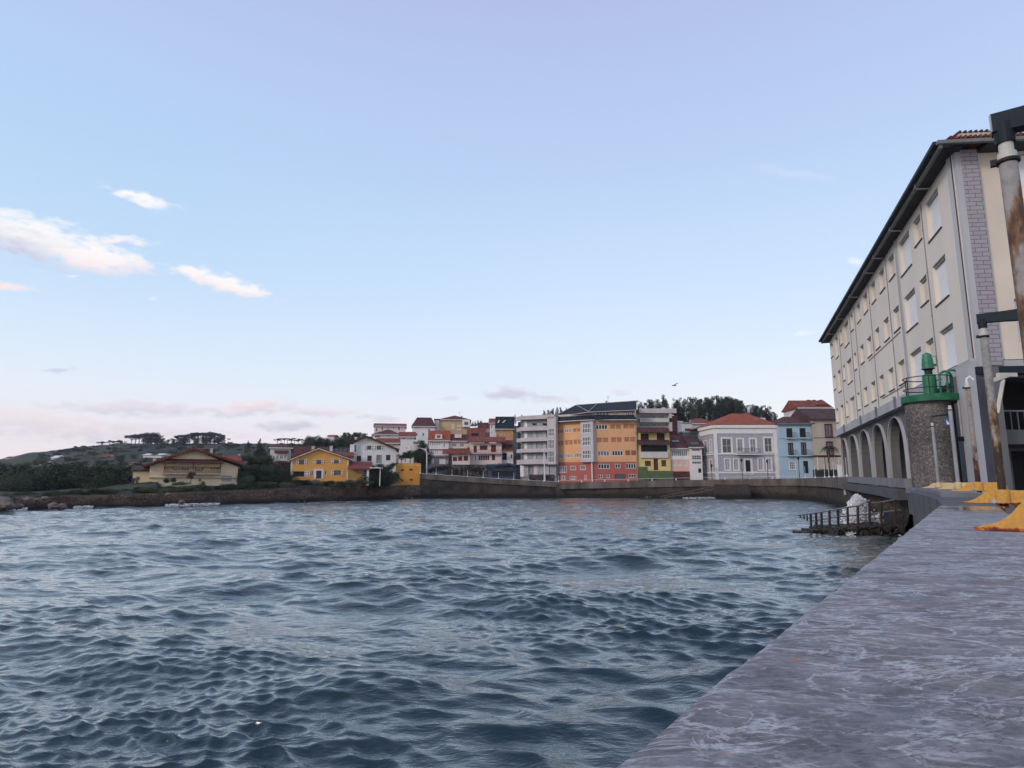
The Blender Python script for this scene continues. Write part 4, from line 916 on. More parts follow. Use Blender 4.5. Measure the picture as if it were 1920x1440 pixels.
# small blue sign on a bracket in front of the drum
def sign():
    Y = 27; c = at(1778, 791, Y); r = empty('road_sign', (c.x, Y, 1.7), 'small blue sign with a white triangle on a dark bracket before the stone drum', 'sign')
    mb = MB(); mb.box(c.x-.125, c.x+.125, Y, Y+.02, c.z-.16, c.z+.16); mb.build('sign_plate', mat('sign_blue', (.02, .09, .28), .4), r)
    mb = MB(); mb.prism([(c.x-.08, Y-.012, c.z-.11), (c.x+.08, Y-.012, c.z-.11), (c.x-.08, Y-.012, c.z+.09)], [(c.x-.08, Y-.003, c.z-.11), (c.x+.08, Y-.003, c.z-.11), (c.x-.08, Y-.003, c.z+.09)]); mb.build('triangle', WHITE, r)
    a = at(1747, 781, Y); b = at(1781, 777, Y); mb = MB(); mb.prism([(a.x, Y-.05, a.z-.02), (a.x, Y+.05, a.z-.02), (a.x, Y+.05, a.z+.03), (a.x, Y-.05, a.z+.03)], [(b.x, Y-.05, b.z-.05), (b.x, Y+.05, b.z-.05), (b.x, Y+.05, b.z+.06), (b.x, Y-.05, b.z+.06)])
    mb.box(b.x-.03, b.x+.03, Y-.03, Y+.03, 1.7, b.z+.14); mb.build('bracket', NAVY, r)
sign()

# ================================================================ BIG ARCADE BUILDING
def arcade_building():
    A = Vector((22.4952, 30.0)); U = Vector((math.sin(R(19.45)), math.cos(R(19.45)))); f = Face((A.x, A.y), (A.x+U.x, A.y+U.y))
    # this face is seen from its left side: w must run to the right (away from the sea)
    f.N = Vector((U.y, -U.x)); LEN = 45.6
    CREAM = mat('cream_render', (.74, .665, .575), .85, col2=(.65, .59, .52), scale=.35, bump=.08, streak=.3, bscale=30)
    CREAM2 = mat('cream_render_warm', (.66, .565, .46), .85, var=.08, scale=.4)
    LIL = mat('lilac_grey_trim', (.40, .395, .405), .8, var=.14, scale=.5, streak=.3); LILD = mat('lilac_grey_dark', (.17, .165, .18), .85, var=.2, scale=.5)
    COLM = mat('arcade_concrete', (.17, .165, .165), .85, col2=(.11, .108, .112), scale=.6, streak=.3)
    SILL = mat('dark_sill', (.07, .055, .055), .7); BLIND = mat('white_roller_blind', (.74, .74, .73), .7, var=.05); BLIND2 = mat('cream_roller_blind', (.62, .565, .505), .8, var=.05)
    root = f.root = empty('arcade_building', (A.x, A.y, 1.7), 'long cream four storey building on tall grey arches standing right above the harbour wall', 'building')
    cols = [(2.62, 5.0, 1), (6.2, 7.78, 0), (8.85, 11.55, 1), (13.08, 14.85, 0), (16.32, 18.0, 0), (19.58, 21.18, 0), (22.82, 24.6, 0), (26.2, 27.88, 0), (30.0, 31.2, 0), (32.65, 35.45, 1), (36.65, 37.9, 0), (39.6, 41.75, 1), (43.4, 45.1, 0)]
    holes = []; sills = MB()
    for r_ in range(3):
        dz = 3.83*r_
        for (a, b, wide) in cols:
            z0 = (16.80 if wide else 17.52)-dz; z1 = 19.10-dz; holes.append((a, z0, b, z1, wide))
    # face normals: build holes wall by hand through Face.wall (front plane w=0)
    ztop = 19.75
    f.wall('upper_wall', 0, LEN, 9.0, ztop, CREAM, [h[:4] for h in holes], depth=.6, rev=.24)
    mb = MB(); E0 = Face((A.x, A.y), (A.x+math.sin(R(95.6)), A.y+math.cos(R(95.6)))); q = [f.pt(2, 1.2, 0)[:2], E0.pt(14, 1.2, 0)[:2], f.pt(LEN-.3, 15, 0)[:2], f.pt(LEN-.3, 1.2, 0)[:2]]; mb.prism([(*p, 8.95) for p in q], [(*p, ztop-.1) for p in q]); mb.build('core_wall', CREAM, root)
    for (a, z0, b, z1, wide) in holes:
        mb = MB(); mb.poly([f.pt(a, .22, z0), f.pt(b, .22, z0), f.pt(b, .22, z1), f.pt(a, .22, z1)])
        fr = MB()
        f.box(fr, a, b, .12, .21, z1-.13, z1)
        w = fr.build('window', mat('window_head_grey', (.32, .31, .29), .8) , root); mb.build('roller_blind', BLIND if wide and a < 9 else BLIND2, w)
        s = MB(); f.box(s, a-.06, b+.06, -.07, .0-.002, z0-.08, z0-.02); s.build('sill', SILL, w)
    # panel joints, downpipes, pilaster
    for u in (5.82, 15.5, 22.0, 28.9, 31.6, 38.4):
        mb = MB(); f.box(mb, u-.03, u+.03, -.05, -.002, 9.0, ztop-.3)
        for i in range(4): f.box(mb, u-.06, u+.06, -.07, -.052, 10+i*2.6, 10.07+i*2.6)
        mb.build('downpipe', mat('grey_pipe', (.25, .225, .21), .6), root)
    mb = MB(); f.box(mb, 12.0, 12.42, -.08, -.002, 9.0, ztop); mb.build('pilaster', LIL, root)
    mb = MB(); f.box(mb, 0.10, .17, -.04, -.002, 9.0, ztop); mb.build('corner_pipe', mat('grey_pipe'), root) if False else mb.build('corner_pipe', SILL, root)
    mb = MB(); pl = [f.pt(u, -.02, 13.62-.0) for u in ()]
    mb.tube([f.pt(13.2, -.03, 13.35), f.pt(24.4, -.03, 13.35)], .02, 5); mb.tube([f.pt(13.2, -.03, 9.62), f.pt(20.6, -.03, 9.62)], .02, 5); mb.build('cable', SILL, root)
    # band and soffit
    mb = MB(); f.box(mb, 0, LEN+.1, -.22, .6, 8.3, 8.995); mb.build('band', LIL, root)
    for u in (5.8, 15.5, 22, 28.9, 38.4):
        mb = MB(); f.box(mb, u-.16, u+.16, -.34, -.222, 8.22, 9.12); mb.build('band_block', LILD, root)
    # arcade: thick arch wall
    us = [-.3+6.22*i for i in range(0, 8)]; us = [40.3-6.2*(6-i) for i in range(0, 7)] + [45.6]
    zb, zs, zc = 1.7, 4.9, 7.9; hw = .55
    def opening(a, b):
        pts = [(a+hw, zb), (a+hw, zs)]; m_ = (a+b)/2; h = (b-a)/2-hw
        for i in range(1, 18): t = i/18; x = -h*math.cos(math.pi*t); z = zs+(zc-zs)*(math.sin(math.pi*t)**.75); pts.append((m_+x, z))
        return pts+[(b-hw, zs), (b-hw, zb)]
    for i in range(len(us)-1):
        a, b = us[i], us[i+1]; op = opening(a, b); mb = MB()
        for w0, w1 in ((.35, .95), (4.2, 4.8)):
            for w in (w0, w1):
                # left half and right half around the opening
                top = 8.29 if w0 < 1 else 8.29; k = len(op)//2
                L_ = [f.pt(a, w, zb)]+[f.pt(u, w, z) for u, z in op[:k+1]]+[f.pt((a+b)/2, w, top), f.pt(a, w, top)]
                R_ = [f.pt((a+b)/2, w, top)]+[f.pt(u, w, z) for u, z in op[k:]]+[f.pt(b, w, zb), f.pt(b, w, top)]
                # triangulate as strips to stay robust
                for j in range(k):
                    (u0, z0), (u1, z1) = op[j], op[j+1]
                    mb.poly([f.pt(a if j == 0 else u0, w, z0 if j else zb), f.pt(u0, w, z0), f.pt(u1, w, z1), f.pt(u1, w, top), f.pt(u0, w, top)] if j > 0 else [f.pt(a, w, zb), f.pt(u0, w, zb), f.pt(u0, w, top), f.pt(a, w, top)])
                for j in range(k, len(op)-1):
                    (u0, z0), (u1, z1) = op[j], op[j+1]
                    mb.poly([f.pt(u0, w, z0), f.pt(u1, w, z1), f.pt(u1, w, top), f.pt(u0, w, top)] if j < len(op)-2 else [f.pt(u0, w, zb), f.pt(b, w, zb), f.pt(b, w, top), f.pt(u0, w, top)])
            for (u0, z0), (u1, z1) in zip(op, op[1:]): mb.poly([f.pt(u0, w0, z0), f.pt(u0, w1, z0), f.pt(u1, w1, z1), f.pt(u1, w0, z1)])
        mb.build('arch', COLM, root)
        # thin pale rib in front of each pier
        mb = MB(); q = [(u, z) for u, z in op]
        for (u0, z0), (u1, z1) in zip(q, q[1:]):
            m_ = (a+b)/2; e0 = .14 if u0 < m_ else -.14
            mb.prism([f.pt(u0, .16, z0), f.pt(u0-(.14 if u0 <= m_ else -.14), .16, z0), f.pt(u1-(.14 if u1 <= m_ else -.14), .16, z1+(.1 if z1 > zs else 0)), f.pt(u1, .16, z1)], [f.pt(u0, .348, z0), f.pt(u0-(.14 if u0 <= m_ else -.14), .348, z0), f.pt(u1-(.14 if u1 <= m_ else -.14), .348, z1+(.1 if z1 > zs else 0)), f.pt(u1, .348, z1)])
        mb.build('arch_rib', LIL, root)
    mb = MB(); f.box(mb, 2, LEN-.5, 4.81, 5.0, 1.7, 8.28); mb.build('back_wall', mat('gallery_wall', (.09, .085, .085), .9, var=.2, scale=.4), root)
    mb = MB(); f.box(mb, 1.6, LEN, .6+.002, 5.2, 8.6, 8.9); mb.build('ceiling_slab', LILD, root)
    # end face towards the right
    E = Face((A.x, A.y), (A.x+math.sin(R(95.6)), A.y+math.cos(R(95.6)))); E.root = root
    un = E.uz(1832, 600)[0]; ub = E.uz(1866, 600)[0]
    hl = []
    for y0, y1, xl in ((288, 372, 1893), (424, 520, 1900), (560, 640, 1906)):
        a = E.uz(xl, (y0+y1)/2)[0]; hl.append((a, E.uz(1900, y1)[1], a+2.3, E.uz(1900, y0)[1]))
    E.wall('end_wall', ub, 18, E.uz(1880, 674)[1], ztop, CREAM2, hl, depth=.6, rev=.2)
    for h in hl: E.win(h, LIL, BLIND, nx=1, ny=1, fw=.05, w=.14, child='roller_blind')
    BRK = mat('painted_brick_lilac', (.25, .235, .27), .85, var=.12, scale=2.0)
    nt = BRK.node_tree; N = nt.nodes; L = nt.links; geo = N.new('ShaderNodeNewGeometry'); sp = N.new('ShaderNodeSeparateXYZ'); L.new(geo.outputs['Position'], sp.inputs[0])
    cb = N.new('ShaderNodeCombineXYZ'); L.new(sp.outputs[0], cb.inputs[0]); L.new(sp.outputs[2], cb.inputs[1])
    bt = N.new('ShaderNodeTexBrick'); bt.inputs['Scale'].default_value = 1; bt.inputs['Brick Width'].default_value = .62; bt.inputs['Row Height'].default_value = .22; bt.inputs['Mortar Size'].default_value = .018
    bt.inputs['Color1'].default_value = (.36, .325, .345, 1); bt.inputs['Color2'].default_value = (.32, .29, .31, 1); bt.inputs['Mortar'].default_value = (.15, .13, .16, 1); L.new(cb.outputs[0], bt.inputs['Vector']); L.new(bt.outputs['Color'], N['Principled BSDF'].inputs['Base Color'])
    mb = MB(); E.box(mb, un, ub-.003, -.20, .55, E.uz(1850, 686)[1], ztop); mb.build('brick_pier', BRK, root)
    mb = MB(); E.box(mb, 0.02, un-.003, -.22, .55, E.uz(1828, 690)[1], ztop); mb.build('corner_strip', LIL, root)
    mb = MB(); E.box(mb, -.2, 18, -.12, .9, E.uz(1850, 700)[1]-.1, E.uz(1880, 676)[1]-.003); mb.build('end_band', LIL, root)
    mb = MB(); z_ = E.uz(1830, 704)[1]; E.box(mb, -.45, 5.0, -.8, -.2, z_-.05, z_+.3); mb.build('canopy', NAVY, root)
    # ground floor pillars, dark recess with balcony rail
    def pil(x0, x1, Yd, m_):
        a = at(x0, 900, Yd); b = at(x1, 900, Yd); mb = MB(); w = (b.x-a.x); mb.prism([(a.x, Yd, 1.7), (b.x, Yd, 1.7), (b.x+.3, Yd+1.2, 1.7), (a.x+.3, Yd+1.2, 1.7)], [(a.x, Yd, 8.4), (b.x, Yd, 8.4), (b.x+.3, Yd+1.2, 8.4), (a.x+.3, Yd+1.2, 8.4)]); mb.build('pillar', m_, root)
    pil(1826, 1838, 31.0, COLM); pil(1838, 1852, 28.6, LIL); pil(1852.6, 1878, 29.4, LILD); pil(1879, 1898, 29.0, COLM)
    yb = 33.5
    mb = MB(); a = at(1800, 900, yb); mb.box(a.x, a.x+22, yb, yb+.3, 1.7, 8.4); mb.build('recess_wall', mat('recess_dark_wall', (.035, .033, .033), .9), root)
    mb = MB(); z_ = zrow(818, 30); a = at(1888, 820, 30.4); mb.box(a.x, a.x+14, 30.4, 33.4, z_-.35, z_+.35); mb.build('gallery_floor', COLM, root)
    mb = MB()
    for i in range(36): mb.box(a.x+i*.34, a.x+i*.34+.04, 30.45, 30.5, z_+.35, zrow(770, 30))
    mb.box(a.x, a.x+14, 30.42, 30.53, zrow(770, 30), zrow(770, 30)+.08); mb.build('gallery_rail', LILD, root)
    mb = MB(); p = at(1895, 900, 32.5); mb.box(p.x, p.x+.18, 32.5, 32.7, 1.7, zrow(845, 32)); mb.box(p.x+2.4, p.x+2.6, 32.5, 32.7, 1.7, zrow(845, 32)); mb.box(p.x, p.x+2.6, 32.48, 32.72, zrow(845, 32), zrow(838, 32)); mb.build('door_frame', COLM, root)
    # timber support of the awning between the poles
    mb = MB(); Yq = 27.5; p = [at(1858, 714, Yq), at(1889, 704, Yq), at(1881, 712, Yq), at(1870, 775, Yq)]
    mb.tube([p[0], p[1]], .11, 4); mb.tube([p[2], p[3]], .10, 4); q = at(1905, 703, Yq); mb.tube([at(1870, 703, Yq), q], .12, 4); mb.build('awning_bracket', mat('cream_timber', (.50, .47, .41), .7), root)
    # roof
    ze = 19.62; ov = .62
    mb = MB(); f.box(mb, -.9, LEN+.9, -ov, .3, ze, ze+.12)
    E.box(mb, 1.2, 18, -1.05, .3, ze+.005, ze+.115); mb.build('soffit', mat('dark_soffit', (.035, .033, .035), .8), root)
    mb = MB(); f.box(mb, -.95, LEN+.95, -ov-.16, -ov-.002, ze-.02, ze+.17); E.box(mb, -1.3, 18, -1.25, -1.06, ze-.015, ze+.165); mb.build('gutter', mat('grey_gutter', (.16, .16, .155), .6), root)
    mb = MB(); f.box(mb, -1.0, LEN+1.0, -ov-.42, -ov+.25, ze+.18, ze+.36); mb.build('dark_eave_edge', mat('dark_tile_edge', (.018, .02, .03), .7), root)
    for u in (3.6, 10.0, 15.5, 19, 26, 34, 41):
        mb = MB(); f.box(mb, u-.05, u+.05, -ov-.2, -ov-.162, ze-.06, ze+.42); mb.tube([f.pt(u, -ov-.1, ze-.08), f.pt(u+.1, -.05, ze-.12)], .045, 6); mb.build('gutter_strap', LIL, root)
    mb = MB(); f.N  # sloping tiled roof with hips
    zr = ze+4.2; P0 = f.pt(-1.0, -ov, ze+.40); P1 = f.pt(LEN+1, -ov, ze+.40); P2 = f.pt(LEN+1, 16, ze+.40); Pe = E.pt(18, -.6, ze+.60); Q0 = f.pt(9, 7, zr); Q1 = f.pt(LEN-7, 7, zr); P3 = E.pt(18, 9, zr)
    mb.poly([P0, P1, Q1, Q0]); mb.poly([P1, P2, Q1]); mb.poly([P0, Q0, P3, Pe]); mb.poly([P3, Q0, Q1, P2]); mb.build('roof', BRN_T, root)
    # barrel tile edge along the end eave
    mb = MB(); mb2 = MB()
    for i in range(70):
        u = -.7+i*.23; p = Vector(E.pt(u, -1.28, ze+.27)); q = Vector(E.pt(u, .9, ze+.45)); mb.tube([p, q], .075, 7)
    mb.build('roof_tiles', RED_T, root)
    mb = MB(); p = E.pt(-.2, -.4, ze+.55); E.box(mb, -.15, 17, -1.05, 1.2, ze+.40, ze+.57); mb.build('upper_fascia', mat('cream_fascia', (.46, .40, .36), .8), root)
    mb = MB()
    for i in range(66): u = -.12+i*.25; mb.tube([E.pt(u, -1.08, ze+.63), E.pt(u, 1.3, ze+.85)], .08, 7)
    mb.build('upper_roof_tiles', BRN_T, root)
arcade_building()
# ================================================================ HOUSES
def c_(f, c, l, **k):
    """windows from a list of crop rectangles"""
    return [f.rect(c, *r[:4]) for r in l]
SIDE = -3.0
def stem(f, extra=3.0): return f.zb-extra
def antenna(px, py0, py1, Y, parent):
    mb = MB(); a = at(px, py0, Y); b = at(px, py1, Y); mb.tube([a, b], .04, 5)
    for k in range(3): z = b.z-.1-k*.22; mb.tube([(b.x-.45+.08*k, b.y, z), (b.x+.45-.08*k, b.y, z)], .025, 4)
    mb.build('antenna', METAL, parent)

def cream_house():
    f = house('gabled_house', 'wide cream house with low red gable roof and long brown balcony on the left shore', 'house', 280, 445.5, 104, 104, 3.0)
    m = mat('cream_yellow_wall', (.82, .63, .41), .85, var=.08, scale=.5); c = 'B'
    wins = [f.rect(c, 540, 545, 1385, 690)]
    garage = f.rect(c, 1400, 735, 1560, 832); lows = [f.rect(c, 560, 745, 620, 830), f.rect(c, 1050, 750, 1110, 830)]
    zl = f.z(c, 320, 590); zr = f.z(c, 1645, 560); zw = min(zl, zr); ap = (f.u(c, 985, 345), f.z(c, 985, 345))
    u0, u1 = 0, f.W
    f.wall('wall', u0, u1, 1.0, zw, m, wins+[garage]+lows, depth=11, rev=1.4, gable=ap)
    f.win(garage, OFFW, mat('garage_door_pale', (.42, .42, .45), .7), nx=1, w=.2, name='garage_door', child='door_panel')
    for r in lows: f.win(r, WHITE, GLASS, nx=1, w=.2)
    # recessed balcony wall with openings, floor, rail, canopy
    a, b, c2, d = wins[0]; bm = MB(); f.box(bm, a, c2, 1.38, 1.5, b, d); bm.build('balcony_wall', m, f.root)
    for r in ((680, 560, 785, 645), (815, 555, 908, 640), (1010, 560, 1132, 660), (1240, 545, 1380, 628)):
        q = f.rect(c, *r); q = (q[0], max(q[1], b+.05), q[2], min(q[3], d-.03)); f.win(q, REDW, GLASS, nx=2, w=1.25)
    q = f.rect(c, 785, 570, 812, 640); mb = MB(); f.box(mb, q[0], q[2], 1.2, 1.3, q[1], q[3]); mb.build('white_panel', WHITE, f.root)
    mb = MB(); zf = f.z(c, 960, 700); f.box(mb, a-.1, c2+.1, -1.0, 1.37, zf-.18, zf); mb.build('balcony_floor', mat('pale_slab', (.5, .42, .36), .8), f.root)
    mb = MB(); zt = f.z(c, 960, 648); f.rail(mb, a, c2, -.95, zf, zt, .22, .05); mb.build('balcony_rail', mat('rail_brown_pink', (.30, .17, .13), .7), f.root)
    for r in (a+.05, a+(c2-a)*.5, c2-.1): mb = MB(); f.box(mb, r, r+.12, -.9, -.78, zt, d+.1); mb.build('balcony_post', BROWNW, f.root)
    mb = MB(); z1 = f.z(c, 960, 545); z2 = f.z(c, 960, 500); f.slab(mb, [(-1.5, z1-.05), (0, z2), (0, z2+.15), (-1.5, z1+.1)], a-.2, c2+.3); mb.build('balcony_roof', MAR_T, f.root)
    mb = MB(); z = f.z(c, 900, 765); f.box(mb, u0-.1, u1+.05, -.3, -.003, z-.06, z+.08); mb.build('ledge', mat('pale_slab'), f.root)
    f.roof_gable(RED_T, ap[0], ap[1]+.06, u0-1.0, f.z(c, 300, 603), u1+.9, f.z(c, 1665, 575), 11.5, ov=1.2, th=.25, edge=BROWNW)
    f.chimney(f.rect(c, 1255, 320, 1290, 400), 4, OFFW, f.root); f.chimney(f.rect(c, 360, 460, 410, 540), 5, OFFW, f.root)
    g = Face(f.pt(-2.3, 1.2, 0)[:2], f.pt(-.02, 1.2, 0)[:2], f.root); zt = g.z(c, 240, 672)
    g.wall('annex_wall', 0, g.W, 1, zt, m, [], depth=3); mb = MB(); g.slab(mb, [(-.4, zt), (3, zt+.8), (3, zt+1.0), (-.4, zt+.2)], -.3, g.W); mb.build('annex_roof', BRN_T, f.root)
    g = Face(f.pt(f.W-3.6, 9, 0)[:2], f.pt(f.W+1.0, 9, 0)[:2], f.root); zt = g.z(c, 1600, 515); g.wall('rear_wall', 0, g.W, 1, zt, OFFW, [], depth=6)
    g.roof_ridge(RED_T, 0, g.W, zt, g.z(c, 1560, 440)+.2, 6, ov=.4, name='rear_roof', soff=.3); g.chimney(g.rect(c, 1680, 410, 1705, 480), 3, OFFW, f.root)
cream_house()

def yellow_house():
    c = 'C'; f = house('shuttered_house', 'mustard yellow house with gable roof and white patterned shutters', 'house', 544.5, 653, 115, 115, 3.6)
    m = mat('mustard_wall', (.72, .35, .09), .85, var=.07, scale=.5); trim = mat('cream_trim', (.66, .55, .40), .8)
    W3 = [(966, 650, 1042, 726), (1226, 645, 1302, 722), (1490, 632, 1562, 712)]; low = [(880, 830, 1046, 908), (1490, 815, 1592, 885), (1145, 820, 1180, 897), (1350, 815, 1380, 888)]; door = (1222, 820, 1302, 938)
    hs = c_(f, c, W3+low+[door]); ap = (f.u(c, 1262, 487), f.z(c, 1262, 487)); zw = f.z(c, 850, 655)
    f.wall('wall', 0, f.W, 2.6, zw, m, hs, depth=10, rev=.3, gable=ap)
    for i, h in enumerate(hs[:3]): f.win(h, mat('dark_frame', (.05, .03, .02), .6), GLASS, nx=2, w=.14)
    f.win(hs[3], BROWNW, DARK, nx=3, w=.2); f.win(hs[4], BROWNW, GLASS, nx=1, w=.14); f.win(hs[5], trim, mat('brown_blind', (.12, .06, .03), .8), nx=1, w=.1); f.win(hs[6], trim, mat('brown_blind'), nx=1, w=.1)
    f.win(hs[7], mat('blue_grey_door', (.04, .05, .06), .5), mat('door_glass', (.05, .055, .065), .3), nx=2, ny=2, w=.18, name='door', child='door_panel')
    mb = MB(); q = hs[7]; f.box(mb, q[0]-.35, q[0]-.003, -.06, -.002, q[1], q[3]+.3); f.box(mb, q[2]+.003, q[2]+.35, -.06, -.002, q[1], q[3]+.3); f.box(mb, q[0], q[2], -.06, -.002, q[3]+.003, q[3]+.3); mb.build('door_surround', WHITE, f.root)
    for (x0, y0, x1, y1) in ((925, 655, 963, 728), (1044, 650, 1080, 725), (1186, 648, 1223, 722), (1304, 645, 1340, 718), (1452, 638, 1488, 712), (1564, 632, 1600, 708), (1048, 825, 1082, 905), (1088, 825, 1124, 905), (842, 855, 876, 912), (1448, 818, 1486, 890), (1596, 815, 1630, 885)): f.shut(f.rect(c, x0, y0, x1, y1), WHITE)
    mb = MB(); f.box(mb, -.02, .28, -.05, -.002, 2.6, zw); f.box(mb, f.W-.28, f.W+.02, -.05, -.002, 2.6, zw); mb.build('corner_trim', trim, f.root)
    f.roof_gable(MAR_T, ap[0], ap[1]+.05, -.6, f.z(c, 835, 658)-.1, f.W+.7, f.z(c, 1712, 642)-.15, 10.6, ov=.5, th=.16, edge=trim)
    f.chimney(f.rect(c, 1148, 450, 1190, 510), 2.5, OFFW, f.root); f.chimney(f.rect(c, 1426, 450, 1466, 540), 2.0, OFFW, f.root)
    g = Face(f.pt(.2, 7, 0)[:2], f.pt(6.5, 7, 0)[:2], f.root); ze = g.z(c, 830, 640); g.wall('rear_wall', 0, g.W, 2, ze, m, [], depth=7); g.roof_ridge(MAR_T, 0, g.W, ze, g.z(c, 1000, 478)*1.05, 7, ov=.4, name='rear_roof', soff=.3)
    g = Face(f.pt(f.W-3, 4, 0)[:2], f.pt(f.W+.8, 4, 0)[:2], f.root); ze = g.z(c, 1700, 605); g.wall('side_wall', 0, g.W, 2, ze, OFFW, [], depth=6); g.roof_ridge(RED_T, 0, g.W, ze, g.z(c, 1650, 545)+.2, 6, ov=.3, name='side_roof', soff=.2)
    # low annex to the right with tiled roof and white door
    h = house('low_annex', 'low yellow annex with red tiled porch roof and white door right of the mustard house', 'annex', 654, 693, 116, 116, 3.6); c = 'D'
    hs = c_(h, c, [(262, 805, 290, 885), (296, 800, 325, 885), (332, 800, 362, 885)]); zt = h.z(c, 250, 775); h.wall('wall', 0, h.W, 2.6, zt, mat('ochre_annex_wall', (.45, .27, .09), .85), hs, depth=5, rev=.3)
    for q in hs: h.win(q, WHITE, GLASS, nx=1, w=.15)
    mb = MB(); h.slab(mb, [(-1.8, h.z(c, 250, 800)-.1), (4, h.z(c, 250, 712)+.3), (4, h.z(c, 250, 712)+.5), (-1.8, h.z(c, 250, 800)+.1)], -.2, h.W+.4); r = mb.build('porch_roof', RED_T, h.root)
    mb = MB(); h.box(mb, h.W-.5, h.W-.1, -1.6, -1.2, 2.6, h.z(c, 250, 800)-.1); mb.build('porch_pillar', WHITE, h.root)
    mb = MB(); p = at(694, 877, 114); q = at(714, 880, 114); mb.box(p.x, q.x, 113.5, 116, p.z-.1, p.z+.06); q2 = at(711, 884, 114); mb.box(q2.x, q2.x+.14, 114.4, 114.55, 2.5, p.z-.1); mb.build('side_canopy', WHITE, h.root)
yellow_house()

def simple(name, label, cat, c, x0, x1, ytop, Yd, zb, wm, wins=(), roof=None, D=8, extra=None, nx=2, fm=None, pm=None, rev=.14, group=None, ybase=None, sur=0, YR=None, sill=False):
    """plain house: front rect from crop columns x0..x1, eave row ytop, roof=('ridge',mat,yridge,hipL,hipR)|('flat',mat)|('gable',mat,xa,ya)"""
    pa = cr(c, x0, 0)[0]; pb = cr(c, x1, 0)[0]; f = house(name, label, cat, pa, pb, Yd, YR or Yd, zb, group)
    zt = f.z(c, (x0+x1)/2, ytop); hs = [f.rect(c, *w[:4]) for w in wins]; gab = None
    if roof and roof[0] == 'gable': gab = (f.u(c, roof[2], roof[3]), f.z(c, roof[2], roof[3]))
    f.wall('wall', 0, f.W, zb-3, zt, wm, hs, depth=D, rev=rev, gable=gab)
    for h, w in zip(hs, wins):
        n = w[4] if len(w) > 4 else nx; f.win(h, w[6] if len(w) > 6 and w[6] else fm, w[5] if len(w) > 5 and w[5] else pm, nx=n, ny=w[7] if len(w) > 7 else 1, w=.08, sur=sur, sill=sill)
    if roof:
        if roof[0] == 'ridge':
            zr = CZ + (f.z(c, (x0+x1)/2, roof[2])-CZ)*(Yd+D/2)/Yd; f.roof_ridge(roof[1], 0, f.W, zt, zr, D, ov=.45, hipL=roof[3], hipR=roof[4], fascia=OFFW, soff=.35)
        elif roof[0] == 'gable': f.roof_gable(roof[1], gab[0], gab[1]+.04, -.6, zt-.2, f.W+.6, zt-.2, D+.4, ov=.5, th=.16, edge=BROWNW)
        elif roof[0] == 'flat': mb = MB(); f.box(mb, -.25, f.W+.25, -.25, D+.2, zt+.003, zt+.3); mb.build('roof', roof[1], f.root)
    return f

PINKW = mat('pink_white_wall', (.70, .56, .52), .85, var=.08, scale=.5); WHITEW = mat('white_wall', (.72, .67, .65), .85, var=.08, scale=.5); YELW2 = mat('pale_yellow_wall', (.66, .50, .20), .85, var=.08, scale=.5)
BEIGE = mat('beige_wall', (.50, .42, .34), .88, col2=(.33, .26, .21), scale=.35, streak=.4)
STONEW = stone_mat('old_garden_masonry', (.08, .055, .045), (.13, .10, .085), (.02, .016, .014), 1.6)

# white house behind the yellow one, on its stone terrace
def bay_house():
    f = simple('bay_window_house', 'small white house with bay window under a red awning roof left of the mustard house', 'house', 'C', 512, 828, 475, 126, 4.6+2.2, WHITEW, [(532, 508, 550, 524, 1), (622, 498, 640, 514, 1), (695, 496, 712, 512, 1), (760, 494, 778, 510, 1), (535, 575, 570, 650, 1, mat('white_shutter', (.55, .53, .55), .8))], ('ridge', MAR_T, 405, 2.5, 2.5), D=8)
    c = 'C'; g = Face(f.pt(f.u(c, 612, 600), -.9, 0)[:2], f.pt(f.u(c, 790, 600), -.9, 0)[:2], f.root); z0 = g.z(c, 700, 672); z1 = g.z(c, 700, 560)
    hs = [g.rect(c, 618, 585, 665, 648), g.rect(c, 672, 585, 730, 648), g.rect(c, 738, 582, 780, 645)]
    g.wall('bay_wall', 0, g.W, z0, z1, WHITEW, hs, depth=.88, rev=.1)
    for h in hs: g.win(h, WHITE, GLASSL, nx=2, w=.06)
    mb = MB(); g.slab(mb, [(-.4, z1), (.85, z1+.45), (.85, z1+.6), (-.4, z1+.12)], -.2, g.W+.2); mb.build('bay_roof', MAR_T, f.root)
    g = house('terrace_wall', 'brown masonry terrace wall under the small white bay window house', 'wall', 496, 544, 123, 123, 3.0)
    mb = MB(); g.box(mb, 0, g.W, 0, 1.2, 1.0, g.z(c, 700, 690)); mb.build('wall_face', STONEW, g.root)
bay_house()

